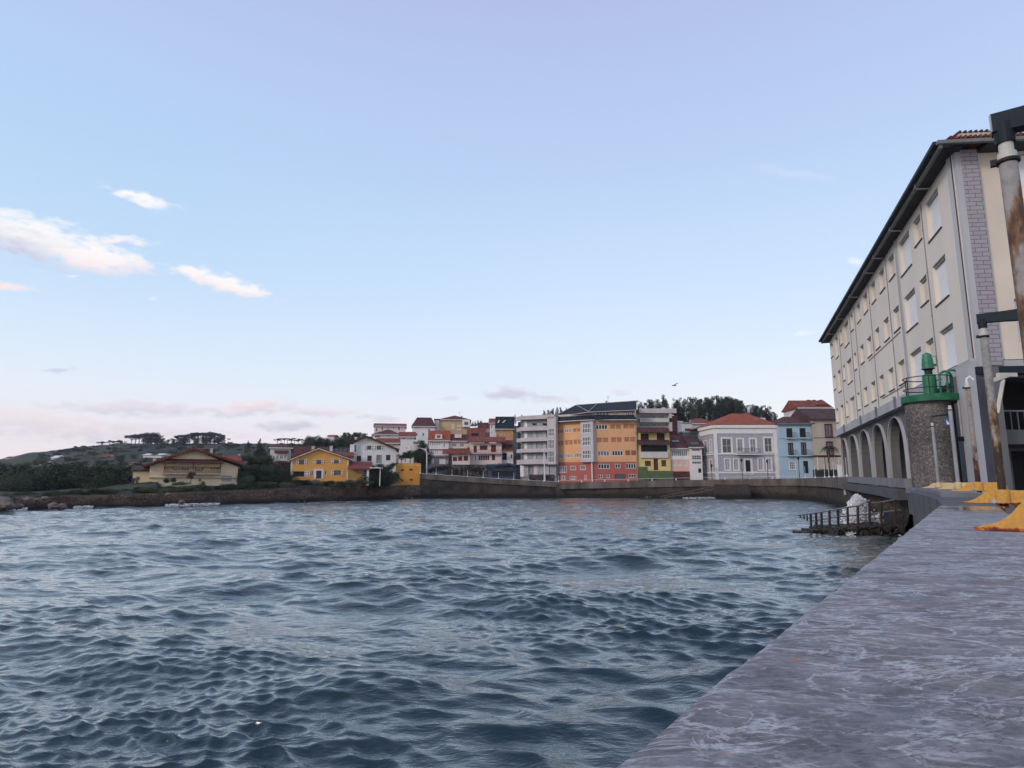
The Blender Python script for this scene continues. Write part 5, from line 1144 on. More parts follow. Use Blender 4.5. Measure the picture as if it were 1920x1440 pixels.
def white_gable_house():
    c = 'D'; f = house('gabled_house', 'white gabled house with black patterned shutters behind the yellow cube', 'house', 660.5, 741.5, 126, 126, 5.0)
    up = [(388, 445, 450, 506), (535, 445, 598, 505)]; lo = [(230, 596, 297, 680), (390, 593, 455, 676), (670, 583, 735, 666)]; dr = (525, 585, 608, 705)
    bay = (162, 425, 238, 560)
    hs = c_(f, c, up+lo+[dr]); ap = (f.u(c, 372, 312), f.z(c, 372, 312)); zl = f.z(c, 165, 410); zr = f.z(c, 810, 500); zw = zr
    # asymmetric gable: wall to the lower eave, gable polygon above via extra piece
    zT = hs[0][3]+.25; uS = ap[0]+(f.W-ap[0])*(ap[1]-zT)/(ap[1]-zr); us_ = max(uS, hs[1][2]+.1)
    lo_ = [h for h in hs if h[3] < zr]; f.wall('wall', 0, f.W, 2.5, zr-.15, WHITEW, lo_, depth=10, rev=.25)
    f.wall('upper_wall', 0, us_, zr-.147, zT, WHITEW, hs[:2], depth=9.9, rev=.25)
    mb = MB(); mb.prism([f.pt(u, 0, z) for u, z in [(0, zT+.002), (uS, zT+.002), ap, (0, zl)]], [f.pt(u, 9.9, z) for u, z in [(0, zT+.002), (uS, zT+.002), ap, (0, zl)]])
    mb.prism([f.pt(u, 0, z) for u, z in [(us_+.002, zr-.147), (f.W, zr-.147), (us_+.002, zT-.1)]], [f.pt(u, 9.9, z) for u, z in [(us_+.002, zr-.147), (f.W, zr-.147), (us_+.002, zT-.1)]])
    mb.build('gable_wall', WHITEW, f.root)
    for h in hs[:2]: f.win(h, BROWNW, GLASS, nx=2, w=.12)
    for h in hs[2:5]: f.win(h, mat('dark_frame'), mat('grey_shutter_dark', (.05, .04, .045), .7), nx=2, w=.08)
    f.win(hs[5], CONC, mat('grey_door', (.33, .31, .31), .7), nx=2, w=.12, name='door', child='door_panel')
    for r in ((352, 448, 384, 512), (453, 447, 490, 508), (494, 447, 530, 506), (602, 445, 634, 504)): f.shut(f.rect(c, *r), WHITE)
    q = f.rect(c, 162, 425, 238, 560); mb = MB(); f.box(mb, q[0]-.4, q[2], -.5, -.003, q[1], q[3]); w_ = mb.build('bay_window', WHITE, f.root); g = MB(); f.box(g, q[0]+.45, q[2]-.12, -.52, -.503, q[1]+.2, q[3]-.1); g.build('pane', GLASS, w_)
    f.roof_gable(BRN_T, ap[0], ap[1]+.05, -.9, f.z(c, 150, 402)-.15, f.W+.6, f.z(c, 832, 505)-.1, 10.5, ov=.7, th=.2, edge=BROWNW)
    f.chimney(f.rect(c, 188, 308, 222, 390), 3, OFFW, f.root)
white_gable_house()
def cube():
    c = 'D'; f = house('yellow_cube_house', 'flat roofed orange yellow cube building on the sea wall with four small windows', 'building', 740, 789, 127.5, 128.5, 2.4)
    m = mat('ochre_cube_wall', (.66, .30, .055), .85, var=.07, scale=.6); hs = c_(f, c, [(887, 797, 945, 832), (1016, 790, 1080, 826), (895, 946, 940, 985), (1025, 941, 1075, 978)]); zt = f.z(c, 980, 745)
    f.wall('wall', 0, f.W, 1.4, zt, m, hs, depth=5, rev=.25)
    for h in hs: f.win(h, m, mat('brown_dark_blind', (.05, .025, .015), .8), nx=2, w=.15)
    mb = MB(); f.box(mb, -.05, f.W+.05, -.06, 5.05, zt+.003, zt+.12); mb.build('cornice', mat('pale_yellow_line', (.62, .48, .25), .8), f.root)
    mb = MB(); f.box(mb, .1, f.W-.05, .15, .4, zt+.123, zt+.5); f.box(mb, .1, f.W-.05, 4.6, 4.9, zt+.123, zt+.5); mb.build('parapet', m, f.root)
    mb = MB(); g = f; mb.prism([f.pt(-.02, 0, 1.6), f.pt(-.75, 3.5, 1.6), f.pt(-.75, 5, 1.6), f.pt(-.02, 5, 1.6)], [f.pt(-.02, 0, zt), f.pt(-.75, 3.5, zt), f.pt(-.75, 5, zt), f.pt(-.02, 5, zt)]); mb.build('side_wall', m, f.root)
cube()

# upper hillside houses
simple('hillside_house', 'pale pink house with inverted butterfly roof line highest left on the hill', 'house', 'D', 470, 945, 150, 205, 13, PINKW, [(515, 175, 545, 235, 1), (600, 165, 630, 215, 1), (690, 165, 712, 205, 1), (770, 160, 790, 200, 1), (850, 150, 880, 220, 1)], ('ridge', RED_T, 112, 0, 0), D=10)
simple('hillside_house', 'white house with steep maroon mansard roof and white dormer on the hill', 'house', 'D', 1050, 1392, 155, 185, 13, WHITEW, [(1110, 255, 1145, 300, 1), (1215, 250, 1245, 300, 1), (1300, 190, 1330, 230, 1)], ('ridge', MAR_T, 22, 1.5, 1.5), D=7)
simple('hillside_house', 'low white house under a broad maroon hip roof below the butterfly roofed house', 'house', 'D', 450, 860, 275, 170, 9, WHITEW, [(500, 295, 590, 325, 3, REDW), (700, 290, 720, 315, 1)], ('ridge', MAR_T, 205, 4, 3), D=8)
simple('hillside_house', 'white house with red roof and shuttered windows above the dark shrubs', 'house', 'D', 860, 1082, 312, 155, 8, WHITEW, [(905, 325, 960, 350, 2, REDW), (1030, 318, 1055, 345, 1), (860, 460, 880, 500, 1, REDW), (970, 465, 990, 500, 1), (1040, 460, 1060, 495, 1)], ('ridge', RED_T, 238, 0, 0), D=7)
simple('hillside_house', 'pinkish wing with bright red roof directly behind the white gabled house', 'house', 'D', 520, 850, 405, 140, 7, PINKW, [(700, 425, 740, 460, 1)], ('ridge', RED_T, 332, 0, 0), D=6)
simple('hillside_shed', 'small pale green grey building with dark opening beside the shrubs', 'shed', 'D', 1080, 1165, 400, 150, 7, OFFW, [(1090, 405, 1160, 425, 1, DARK)], ('flat', CONC), D=5)

f = simple('gallery_house', 'white house with orange roof, dormer and two rows of tall narrow windows', 'house', 'E', 212, 545, 596, 148, 4.5, WHITEW, [(232+i*32, 615, 254+i*32, 682, 1, None, None) for i in range(6)]+[(462, 630, 490, 712, 1)]+[(250+i*33, 768, 270+i*33, 826, 1) for i in range(4)]+[(465, 780, 487, 825, 1)], ('ridge', BRT_T, 425, 0, 0), D=7)
q = f.rect('E', 325, 490, 440, 562); mb = MB(); f.box(mb, q[0], q[2], .3, 3, q[1], q[3]); o = mb.build('dormer', WHITE, f.root); mb = MB(); q2 = f.rect('E', 350, 503, 412, 545); f.box(mb, q2[0], q2[2], .27, .298, q2[1], q2[3]); mb.build('dormer_pane', GLASS, o)
mb = MB(); z = f.z('E', 400, 745); f.box(mb, -.05, f.W+.05, -.25, -.003, z-.1, z+.1); mb.build('balcony_slab', mat('rail_brown_pink', (.30, .17, .13), .7), f.root)
f = simple('garage_block', 'grey basement with big white garage door below the orange roofed gallery house', 'garage', 'E', 240, 545, 868, 145, 3.6, mat('grey_base', (.17, .15, .15), .85), [(392, 902, 498, 990, 1, WHITE), (505, 930, 540, 975, 1), (270, 905, 300, 975, 1, mat('rail_brown_pink'))], ('flat', CONC), D=5)
f = simple('dormer_house', 'white house with maroon roof and boxy white dormer right of the orange roofed one', 'house', 'E', 552, 862, 602, 149, 4.5, PINKW, [(610, 640, 680, 700, 2, GLASSL), (735, 640, 810, 700, 2, GLASSL)], ('ridge', MAR_T, 488, 0, 0), D=6)
q = f.rect('E', 652, 482, 768, 545); mb = MB(); f.box(mb, q[0], q[2], .5, 3, q[1], q[3]); mb.build('dormer', PINKW, f.root)
f = simple('shutter_annex', 'low pinkish annex with three dark red shuttered windows', 'annex', 'E', 605, 905, 822, 145, 3.9, PINKW, [(622, 872, 695, 942, 2, REDW, REDW), (711, 862, 782, 938, 2, REDW, REDW), (803, 855, 880, 935, 2, REDW, REDW)], None, D=5)
mb = MB(); f.slab(mb, [(-.8, f.z('E', 730, 822)), (5, f.z('E', 730, 735)+.4), (5, f.z('E', 730, 735)+.6), (-.8, f.z('E', 730, 822)+.2)], -2.2, f.W); mb.build('roof', RED_T, f.root)
f = simple('red_door_house', 'white house with red arched door, red shutters and long balcony', 'house', 'E', 905, 1445, 640, 147, 4.0, PINKW, [(972, 682, 1026, 798, 1, REDW, REDW), (1078, 678, 1206, 752, 3, REDW, REDW), (1266, 668, 1350, 788, 2, REDW, REDW), (990, 842, 1020, 935, 1, GLASS), (1048, 838, 1245, 932, 5, REDW, WHITE), (1280, 832, 1335, 925, 1, REDW, REDW)], None, D=8)
mb = MB(); z0, z1 = f.z('E', 1180, 628), f.z('E', 1180, 545); f.slab(mb, [(-1.2, z0), (4.5, z1+.3), (4.5, z1+.5), (-1.2, z0+.18)], -.5, f.W+.9); mb.build('roof', RED_T, f.root)
mb = MB(); z = f.z('E', 1180, 808); f.box(mb, -.1, f.W+.1, -1.0, -.003, z-.12, z+.05); mb.build('balcony_floor', PINKW, f.root); mb = MB(); f.rail(mb, 0, f.W, -.95, z+.05, z+.75, .3, .03); mb.build('balcony_rail', REDW, f.root)
f = simple('red_roof_house', 'house with tall red tiled roof and dark roof balcony in the middle of the hillside', 'house', 'E', 862, 1142, 588, 158, 6, OFFW, [], ('ridge', RED_T, 385, 0, 0), D=9)
mb = MB(); q = f.rect('E', 935, 462, 1040, 512); f.box(mb, q[0], q[2], 1.2, 2.6, q[1], q[3]); o = mb.build('roof_window', DARK, f.root)
f = simple('ochre_house', 'tall ochre house with maroon hip roof and white glazed corner on the skyline', 'house', 'E', 365, 905, 242, 190, 12, mat('ochre_stained_wall', (.62, .42, .21), .88, col2=(.42, .30, .18), scale=.35, streak=.25), [(595, 310, 640, 400, 1, OFFW), (690, 330, 760, 360, 1, OFFW), (690, 390, 760, 420, 1, OFFW)], ('ridge', MAR_T, 172, 5, 5), D=10)
q = f.rect('E', 780, 250, 908, 370); mb = MB(); f.box(mb, q[0], q[2], -1.0, -.003, q[1], q[3]); o = mb.build('corner_gallery', WHITE, f.root); q = f.rect('E', 815, 285, 880, 335); mb = MB(); f.box(mb, q[0], q[2], -1.03, -1.003, q[1], q[3]); mb.build('pane', GLASS, o)
f.chimney(f.rect('E', 762, 165, 782, 200), 4, mat('brick_chimney', (.2, .07, .05), .9), f.root); antenna(862, 790, 772, 196, f.root)
simple('hillside_house', 'pale cream wing attached left of the tall ochre house', 'house', 'E', 300, 372, 245, 189, 12, OFFW, [], ('flat', MAR_T), D=8)
f = simple('slim_house', 'slim white house with red roof standing beside the black roofed one', 'house', 'E', 1240, 1385, 298, 175, 10, WHITEW, [(1268, 330, 1292, 385, 1), (1275, 430, 1295, 470, 1, REDW)], ('ridge', RED_T, 222, 0, 0), D=6)
f = simple('black_roof_house', 'orange walled house with steep black roof and skylights beside the grey flats', 'house', 'E', 1352, 1640, 400, 165, 8, mat('orange_wall', (.50, .25, .10), .85), [(1420, 425, 1450, 500, 1), (1500, 470, 1560, 500, 1)], ('ridge', SLATE_T, 190, 0, 0), D=9)
for (a, b, c2, d) in ((1375, 255, 1415, 300), (1455, 255, 1520, 300), (1565, 310, 1600, 345)):
    p = [at(*cr('E', a, d), 167), at(*cr('E', a+18, d), 167), at(*cr('E', c2, b), 168.5), at(*cr('E', c2-18, b), 168.5)]; mb = MB(); mb.prism([(q.x, q.y-.9, q.z) for q in p], [(q.x, q.y-.8, q.z) for q in p]); mb.build('skylight', WHITE, f.root)
simple('maroon_roof_house', 'maroon roofed house with tiny white dormer among pines on the hilltop', 'house', 'E', 1050, 1240, 430, 178, 10, mat('brown_wall', (.12, .08, .07), .9), [(1155, 395, 1182, 465, 1, GLASSL), (1192, 395, 1225, 465, 1, GLASSL)], ('ridge', MAR_T, 290, 0, 0), D=7)
f = simple('arch_house', 'small white house with red tiled porch roofs and arched doorway left of the grey flats', 'house', 'E', 1445, 1640, 775, 148, 4.5, WHITEW, [(1450, 800, 1538, 930, 1, DARK), (1592, 820, 1632, 900, 1, REDW)], None, D=5)
for (y0, y1, w0) in ((760, 690, -.6), (672, 595, .8)):
    mb = MB(); f.slab(mb, [(w0, f.z('E', 1540, y0)), (w0+3, f.z('E', 1540, y1)+.2), (w0+3, f.z('E', 1540, y1)+.35), (w0, f.z('E', 1540, y0)+.15)], -.3, f.W); mb.build('porch_roof', RED_T, f.root)
# stone basements along the quay road
f = simple('stone_basement', 'old stone wall with dark doorways along the road under the red shuttered houses', 'wall', 'E', 520, 1200, 1000, 143, 3.0, stone_mat('old_stone_basement', (.09, .075, .06), (.15, .125, .105), (.03, .025, .02), 1.2), [(672, 1062, 716, 1165, 1, DARK, DARK), (745, 1062, 792, 1165, 1, DARK, DARK), (1050, 1092, 1140, 1192, 1, DARK, mat('grey_base'))], None, D=3)
f = simple('blue_boathouse', 'low dark blue and black shop front by the road left of the grey flats', 'building', 'E', 1210, 1685, 1015, 143, 2.8, mat('blue_black_front', (.045, .06, .10), .7, var=.3), [(1280, 1110, 1650, 1200, 5, DARK, BLACKM)], ('flat', mat('blue_grey_sheet', (.06, .085, .15), .5)), D=4)
# grey balcony flats
def grey_flats():
    c = 'F'; f = house('balcony_flats', 'pale grey apartment block with long curved concrete balconies', 'apartment building', 963, 1040, 141, 137, 3.0)
    W_ = mat('pale_concrete_band', (.55, .49, .47), .85, col2=(.44, .40, .39), scale=.5, streak=.4); IN = mat('grey_recess_wall', (.27, .26, .28), .85, var=.15, scale=.8); W0_ = f.W; zs = f.z
    ZT = zs(c, 400, 335)
    cut = f.u(c, 262, 600)-f.u(c, 165, 600)      # corner cut on the left
    mb = MB(); f.prism = None
    def foot(mb, w0, w1, z0, z1, u1=None, o=0):
        u1 = u1 or f.W
        P_ = [(0-o, w0+2.2), (cut, w0-o), (u1, w0-o), (u1, w1), (0-o, w1)]
        mb.prism([f.pt(u, w, z0) for u, w in P_], [f.pt(u, w, z1) for u, w in P_])
    foot(mb, 1.5, 9, 0, ZT-.8); mb.build('inner_wall', IN, f.root)
    um = f.u(c, 590, 700)
    for (y0, y1) in ((335, 385), (480, 530), (620, 668), (762, 810), (900, 962)):
        mb = MB(); foot(mb, 0, 1.6, zs(c, 400, y1), zs(c, 400, y0), u1=um if y0 > 340 else f.W); mb.build('balcony', W_, f.root)
    mb = MB(); foot(mb, .1, 9, ZT-.45, ZT-.1); mb.build('roof', CONC, f.root)
    for (y0, y1) in ((386, 479), (531, 619), (669, 761), (811, 899)):
        z0, z1 = zs(c, 400, y1), zs(c, 400, y0)
        for (x0, x1, m_, w_) in ((265, 300, WHITE, 1.4), (300, 370, mat('grey_blind', (.33, .33, .36), .7), 1.43), (375, 420, mat('pale_panel', (.42, .42, .45), .7), 1.35), (425, 500, mat('grey_blind'), 1.43), (505, 545, mat('pale_panel'), 1.35), (170, 205, DARK, 1.9)):
            mb = MB(); a, b = f.u(c, x0, (y0+y1)/2), f.u(c, x1, (y0+y1)/2); f.box(mb, a, b, w_, w_+.06, z0+.05, z1-.25); mb.build('terrace_door', m_, f.root)
    for x in (385, 405, 520, 540): q = f.rect(c, x-9, 428, x+7, 455); mb = MB(); f.box(mb, q[0], q[2], 1.1, 1.3, q[1], q[3]); mb.build('small_window', DARK, f.root)
    # glazed bay at the right
    q = [f.u(c, 592, 700), f.u(c, 690, 700)]; zb_, zt_ = zs(c, 640, 965), zs(c, 640, 468)
    hs = [f.rect(c, 600, y0, 682, y1) for y0, y1 in ((500, 600), (645, 760), (790, 940))]
    f.wall('bay_wall', q[0], q[1]+.2, zb_, ZT-.5, W_, hs, depth=1.4, rev=.12)
    for h in hs: f.win(h, WHITE, mat('hazy_glass', (.15, .14, .17), .2), nx=4, ny=2, w=.06, bw=.07)
    # ground floor
    for (x0, x1, m_) in ((215, 260, WHITE), (262, 320, mat('grey_blind')), (390, 440, OFFW), (445, 520, mat('grey_blind')), (520, 590, mat('pale_panel')), (600, 680, mat('grey_blind'))):
        mb = MB(); a, b = f.u(c, x0, 1040), f.u(c, x1, 1040); f.box(mb, a, b, 1.2, 1.45, zs(c, 400, 1120), zs(c, 400, 975)); mb.build('ground_panel', m_, f.root)
    g = house('garden_wall', 'brown masonry garden wall at the foot of the grey balcony flats', 'wall', 990, 1040, 134.8, 134.8, 2.6); mb = MB(); g.box(mb, 0, g.W, 0, .8, 1.5, g.z(c, 500, 1095)); mb.build('wall_face', STONEW, g.root)
grey_flats()

def orange_flats():
    c = 'F'; pa = (1041, 139.5); pb = (1116, 134.8); pc = (1195, 134.8)
    a, b, d = [at(p, 890, Y) for p, Y in (pa, pb, pc)]
    root = empty('orange_flats', ((a.x+d.x)/2, 136, 2.6), 'orange apartment block with dark slate roof, white glazed bay and red ground floor', 'apartment building')
    L_ = Face((a.x, a.y), (b.x, b.y), root); R_ = Face((b.x, b.y), (d.x, d.y), root); L_.zb = R_.zb = 2.6
    OR = mat('orange_wall_flats', (.72, .38, .19), .85, var=.06, scale=.4); RD = mat('brick_red_wall', (.41, .115, .09), .85, var=.08, scale=.5)
    BL = mat('tan_roller_blind', (.40, .19, .11), .8, var=.1); BL2 = mat('dark_tan_blind', (.28, .12, .06), .8)
    zR = R_.z(c, 1500, 922); zT = R_.z(c, 1500, 400); uL0, uL1 = 0, L_.u(c, 1032, 700); zRL = L_.z(c, 860, 945); 
    zR = (zR+zRL)/2
    rows = ((455, 515), (620, 685), (792, 858)); kinds = []
    lw = []; rw = []
    for r_, (ys, cols) in enumerate((((510, 555), ((708, 796, 'b'), (815, 905, 'w'), (925, 1015, 'b'))), ((655, 715), ((708, 800, 'b'), (818, 918, 'b'), (932, 1028, 'b'))), ((830, 885), ((722, 800, 'w'), (830, 912, 'w'), (946, 1028, 'w'))))):
        for i, (x0, x1, k) in enumerate(cols): dy = -(x0-708)*.07+6; lw.append((L_.rect(c, x0, ys[0]+dy, x1, ys[1]+dy), k))
    for r_, ys in enumerate(rows):
        for i, (x0, x1) in enumerate(((1215, 1365), (1400, 1540), (1570, 1712))):
            s = r_*12; rw.append((R_.rect(c, x0+s, ys[0]-i*4, x1+s, ys[1]-i*4), 'w' if (r_, i) in ((0, 0), (2, 0), (2, 1)) else ('d' if (r_, i) == (2, 2) else 'b')))
    u_b0, u_b1 = L_.W*0+0, R_.u(c, 1203, 700)
    L_.wall('upper_wall', 0, L_.u(c, 1036, 700), zR, zT, OR, [h for h, k in lw], depth=9, rev=.16); R_.wall('upper_wall', R_.u(c, 1205, 700), R_.W, zR, zT, OR, [h for h, k in rw], depth=9, rev=.16)
    for F_, lst in ((L_, lw), (R_, rw)):
        for h, k in lst:
            if k == 'w': F_.win(h, WHITE, GLASSL if random.random() < .6 else GLASS, nx=4, w=.08, bw=.12)
            else: F_.win(h, OR, BL if k == 'b' else BL2, nx=2, w=.08, child='roller_blind', bw=.22, fw=.05)
    # white bay on the corner
    u0 = L_.u(c, 1036, 700); P0 = L_.pt(u0, -.7, 0)[:2]; P1 = R_.pt(R_.u(c, 1175, 700), -.8, 0)[:2]; P2 = R_.pt(R_.u(c, 1203, 700), -.02, 0)[:2]
    B_ = Face(P0, P1, root); hs = [B_.rect(c, 1042, y0, 1152, y1) for y0, y1 in ((440, 560), (612, 720), (782, 890))]
    hs = [(max(.15, h[0]), h[1], min(B_.W-.15, h[2]), h[3]) for h in hs]
    BW = mat('bay_grey_white', (.47, .45, .47), .8, var=.08); B_.wall('bay_wall', 0, B_.W, B_.z(c, 1100, 935), zT, BW, hs, depth=1.5, rev=.12)
    for h in hs: B_.win(h, WHITE, mat('bay_glass', (.07, .065, .085), .15), nx=5, ny=2, w=.06, bw=.11)
    S_ = Face(P1, P2, root); zb_ = B_.z(c, 1100, 935); hs2 = [(.1, h[1], S_.W-.1, h[3]) for h in hs]; S_.wall('bay_side', 0, S_.W, zb_, zT, BW, hs2, depth=.3, rev=.1)
    for h in hs2: S_.win(h, WHITE, GLASS, nx=2, ny=3, w=.06)
    # red base
    lo = [(726, 985, 842, 1072, 4), (886, 985, 960, 1038, 1), (1012, 980, 1085, 1036, 1)]; lo2 = [(712, 1112, 745, 1160, 1), (765, 1112, 832, 1160, 3), (880, 1114, 962, 1160, 3), (1070, 1104, 1096, 1162, 1)]
    ro = [(1245, 960, 1390, 1022, 4), (1462, 958, 1530, 1012, 2), (1600, 955, 1732, 1016, 4), (1250, 1098, 1305, 1142, 2), (1345, 1096, 1395, 1140, 2), (1455, 1088, 1602, 1160, 1), (1636, 1090, 1735, 1132, 3)]
    hl = c_(L_, c, lo+lo2); hr = c_(R_, c, ro)
    hl = [h for h in hl if h[2] < L_.W+.3]
    L_.wall('ground_wall', 0, L_.W, 1.6, zR-.003, RD, hl, depth=8, rev=.16); R_.wall('ground_wall', 0.002, R_.W, 1.6, zR-.003, RD, hr, depth=8, rev=.16)
    for h, w in zip(hl, lo+lo2): L_.win(h, WHITE, GLASSL, nx=w[4], w=.08, bw=.12)
    for i, (h, w) in enumerate(zip(hr, ro)): R_.win(h, RD if i == 5 else WHITE, mat('garage_grey_green', (.09, .10, .105), .6) if i == 5 else GLASS, nx=w[4], w=.08, bw=.12)
    # slate skirt roof, attic, main roof
    zsk = R_.z(c, 1500, 335)
    za = zT; mb = MB()
    for F_, a_, b_ in ((L_, -1.4, L_.W), (R_, 0, R_.W)):
        F_.slab(mb, [(-1.2, za-.02), (-1.2, za+.14), (.95, zsk+.25), (.95, zsk+.05)], a_, b_)
    mb.build('skirt_roof', SLATE_T, root)
    AT = mat('attic_tan_wall', (.60, .47, .35), .85, var=.15, scale=.8); zA = at(*cr(c, 1120, 292), 137.5).z; zA0 = zsk-.5
    atl = [(x, 350, x+70, 378) for x in ()]
    La = Face(L_.pt(.3, .9, 0)[:2], L_.pt(L_.W-.2, .9, 0)[:2], root); Ra = Face(R_.pt(-.2, .9, 0)[:2], R_.pt(R_.W, .9, 0)[:2], root)
    hL = []; hR = [(.8, zA-.95, 3.6, zA-.12), (7.2, zA-.95, 9.0, zA-.12)]
    hL = [h for h in hL if h[2] < La.W]; hR = [h for h in hR if h[2] < Ra.W]
    La.wall('attic_wall', 0, La.W, zA-3.4, zA-.35, AT, hL, depth=6); Ra.wall('attic_wall', 0, Ra.W, zA-3.4, zA, AT, hR, depth=6)
    for h in hL: La.win(h, WHITE, GLASSL, nx=3, w=.08, bw=.14)
    for h in hR: Ra.win(h, WHITE, GLASSL, nx=4, w=.08, bw=.14)
    def W3(px, py, Y): return tuple(at(*cr(c, px, py), Y))
    e0 = W3(658, 358, 142.5); e1 = W3(1120, 288, 135.2); e2 = W3(1738, 262, 135.2); r1 = W3(960, 205, 145); r2 = W3(1738, 150, 145); bk0 = (e0[0], 155, e0[2]); bk1 = (e2[0]+.5, 155, e2[2])
    mb = MB(); mb.poly([e0, e1, r1]); mb.poly([e1, e2, r2, r1]); mb.poly([e0, r1, bk0]); mb.poly([r1, r2, bk1, bk0]); mb.poly([e2, bk1, r2]); dn = lambda p: (p[0], p[1], p[2]-.3)
    mb.poly([e0, e1, dn(e1), dn(e0)]); mb.poly([e1, e2, dn(e2), dn(e1)]); mb.poly([dn(e0), dn(e1), dn(e2), dn(bk1), dn(bk0)]); mb.build('main_roof', SLATE_T, root)
    mb = MB()
    for p, q in ((r1, e1), (W3(1235, 183, 144), e1), (e0, r1), (r1, r2)): mb.tube([(p[0], p[1]-.12, p[2]+.06), (q[0], q[1]-.12, q[2]+.06)], .07, 5)
    mb.tube([(e0[0], e0[1]-.15, e0[2]-.12), (e1[0], e1[1]-.15, e1[2]-.12), (e2[0], e2[1]-.15, e2[2]-.12)], .11, 5)
    mb.build('roof_trim', mat('pale_zinc', (.35, .35, .38), .5), root)
    mb = MB(); p = L_.pt(-1.4, -1.25, za); q = L_.pt(L_.W, -1.25, za); s = R_.pt(R_.W, -1.25, za); mb.tube([p, q], .1, 5); mb.tube([q, s], .1, 5); mb.build('gutter', OFFW, root)
    mb = MB(); R_.box(mb, R_.W-.12, R_.W+.1, -.15, 9, 1.6, R_.z(c, 1735, 262)); mb.build('party_wall', mat('tan_party_wall', (.40, .30, .22), .85), root)
    antenna(1140, 752, 742, 146, root)
orange_flats()

def yellow_townhouse():
    c = 'G'; f = house('yellow_townhouse', 'yellow townhouse with two brown tiled canopies and dark loggia beside the orange flats', 'house', 1197, 1258, 135, 135, 2.6)
    m = YELW2; zt = f.z(c, 340, 600)
    low = [(222, 1016, 308, 1092, 3, REDW), (346, 985, 410, 1150, 1, REDW), (455, 1005, 525, 1096, 3, REDW)]; mid = [(160, 628, 276, 715), (390, 622, 502, 715)]; log = (165, 790, 540, 888)
    hs = c_(f, c, low+mid)+[f.rect(c, *log)]; hs[5-0] = hs[5]
    f.wall('wall', 0, f.W, 1.6, zt, m, hs[:5]+[hs[5]], depth=9, rev=.5)
    for i, h in enumerate(hs[:3]): f.win(h, mat('brown_red_frame', (.18, .06, .03), .7), GLASS if i != 1 else BROWNW, nx=low[i][4], w=.2, ny=3 if i != 1 else 1)
    for h in hs[3:5]: f.win(h, BROWNW, DARK, nx=4, w=.15)
    f.win(hs[5], mat('green_black_frame', (.02, .03, .028), .6), mat('dark_green_glass', (.012, .022, .02), .1), nx=3, w=.42)
    q = f.rect(c, 155, 888, 545, 975); mb = MB(); f.box(mb, q[0], q[2], -.35, -.002, q[1], q[3]); mb.build('balcony_front', OFFW, f.root)
    for y0, y1 in ((540, 620), (715, 790)):
        z0, z1 = f.z(c, 340, y1-8), f.z(c, 340, y0); mb = MB(); f.slab(mb, [(-1.5, z0), (-.02, z1), (-.02, z1-.35), (-1.5, z0-.2)], -.1, f.W-.2); mb.build('tiled_canopy', BRN_T if y0 > 600 else MAR_T, f.root)
    g = house('garden_wall', 'olive green painted garden wall in front of the yellow townhouse', 'wall', 1199, 1262, 133.6, 133.6, 2.6); OL = mat('olive_green_wall', (.10, .125, .055), .85); mb = MB(); g.box(mb, 0, g.u(c, 262, 1150), 0, .3, 1.6, g.z(c, 200, 1100)); g.box(mb, g.u(c, 262, 1150)+.002, g.W, 0, .3, 1.6, g.z(c, 400, 1158)); mb.build('wall_face', OL, g.root)
    # white modern upper block behind
    f = house('white_flats', 'white concrete flats with long balconies rising behind the yellow townhouse', 'apartment building', 1196, 1257, 141, 141, 3.0)
    f.wall('wall', 0, f.W, 2, f.z(c, 350, 345), mat('grey_flats_wall', (.36, .34, .35), .85), [f.rect(c, 150, 372, 368, 415), f.rect(c, 380, 360, 512, 410), f.rect(c, 150, 480, 548, 525)], depth=9, rev=.6)  # one even grey for the wall behind the pale balcony bands
    for r, n, pm in (((150, 372, 368, 415), 2, mat('grey_blind')), ((380, 360, 512, 410), 2, mat('grey_blind')), ((150, 480, 548, 525), 5, GLASS)): f.win(f.rect(c, *r), WHITE, pm, nx=n, w=.5)
    for (x0, x1, y0, y1, w0) in ((122, 650, 280, 344, -1.2), (138, 592, 415, 472, -1.0)):
        q = f.rect(c, x0, y0, x1, y1); mb = MB(); f.box(mb, q[0], q[2], w0, 1.5 if y0 > 300 else 8, q[1], q[3]); mb.build('balcony' if y0 > 300 else 'roof', mat('pale_concrete_band'), f.root)
    q = f.rect(c, 553, 345, 592, 600); mb = MB(); f.box(mb, q[0], q[2], -1.0, -.003, q[1], q[3]); mb.build('pier', mat('pale_concrete_band'), f.root)
    q = f.rect(c, 500, 245, 545, 280); mb = MB(); f.box(mb, q[0], q[2], 2, 3, q[1], q[3]); mb.build('chimney', WHITE, f.root)
    q = f.rect(c, 597, 370, 700, 640); mb = MB(); f.box(mb, q[0], q[2], 1.0, 9, q[1]-2, q[3]); mb.build('side_wall', mat('maroon_side_wall', (.14, .055, .05), .85), f.root)
yellow_townhouse()

c = 'G'
f = simple('pink_townhouse', 'narrow pink house with white glazed gallery and maroon roof right of the yellow townhouse', 'house', c, 588, 868, 838, 135.5, 2.7, mat('salmon_pink_wall', (.70, .42, .34), .85, var=.06), [(600, 868, 830, 950, 8, GLASSL, WHITE, 1), (612, 1032, 662, 1092, 2, OFFW), (690, 1030, 742, 1092, 3, OFFW), (780, 1022, 832, 1090, 3, OFFW)], ('ridge', MAR_T, 650, 0, 0), D=9, YR=135.5)
q = f.rect(c, 592, 842, 848, 1000); mb = MB(); g0 = f.rect(c, 600, 868, 830, 950); f.box(mb, q[0], q[2], -.06, -.003, q[1], g0[1]); f.box(mb, q[0], q[2], -.06, -.003, g0[3], q[3]); mb.build('white_gallery_front', WHITE, f.root)
mb = MB(); f.box(mb, 0, f.W, -.08, -.003, 1.6, f.z(c, 700, 1165)); mb.build('maroon_base', mat('maroon_base_paint', (.10, .03, .03), .8), f.root)
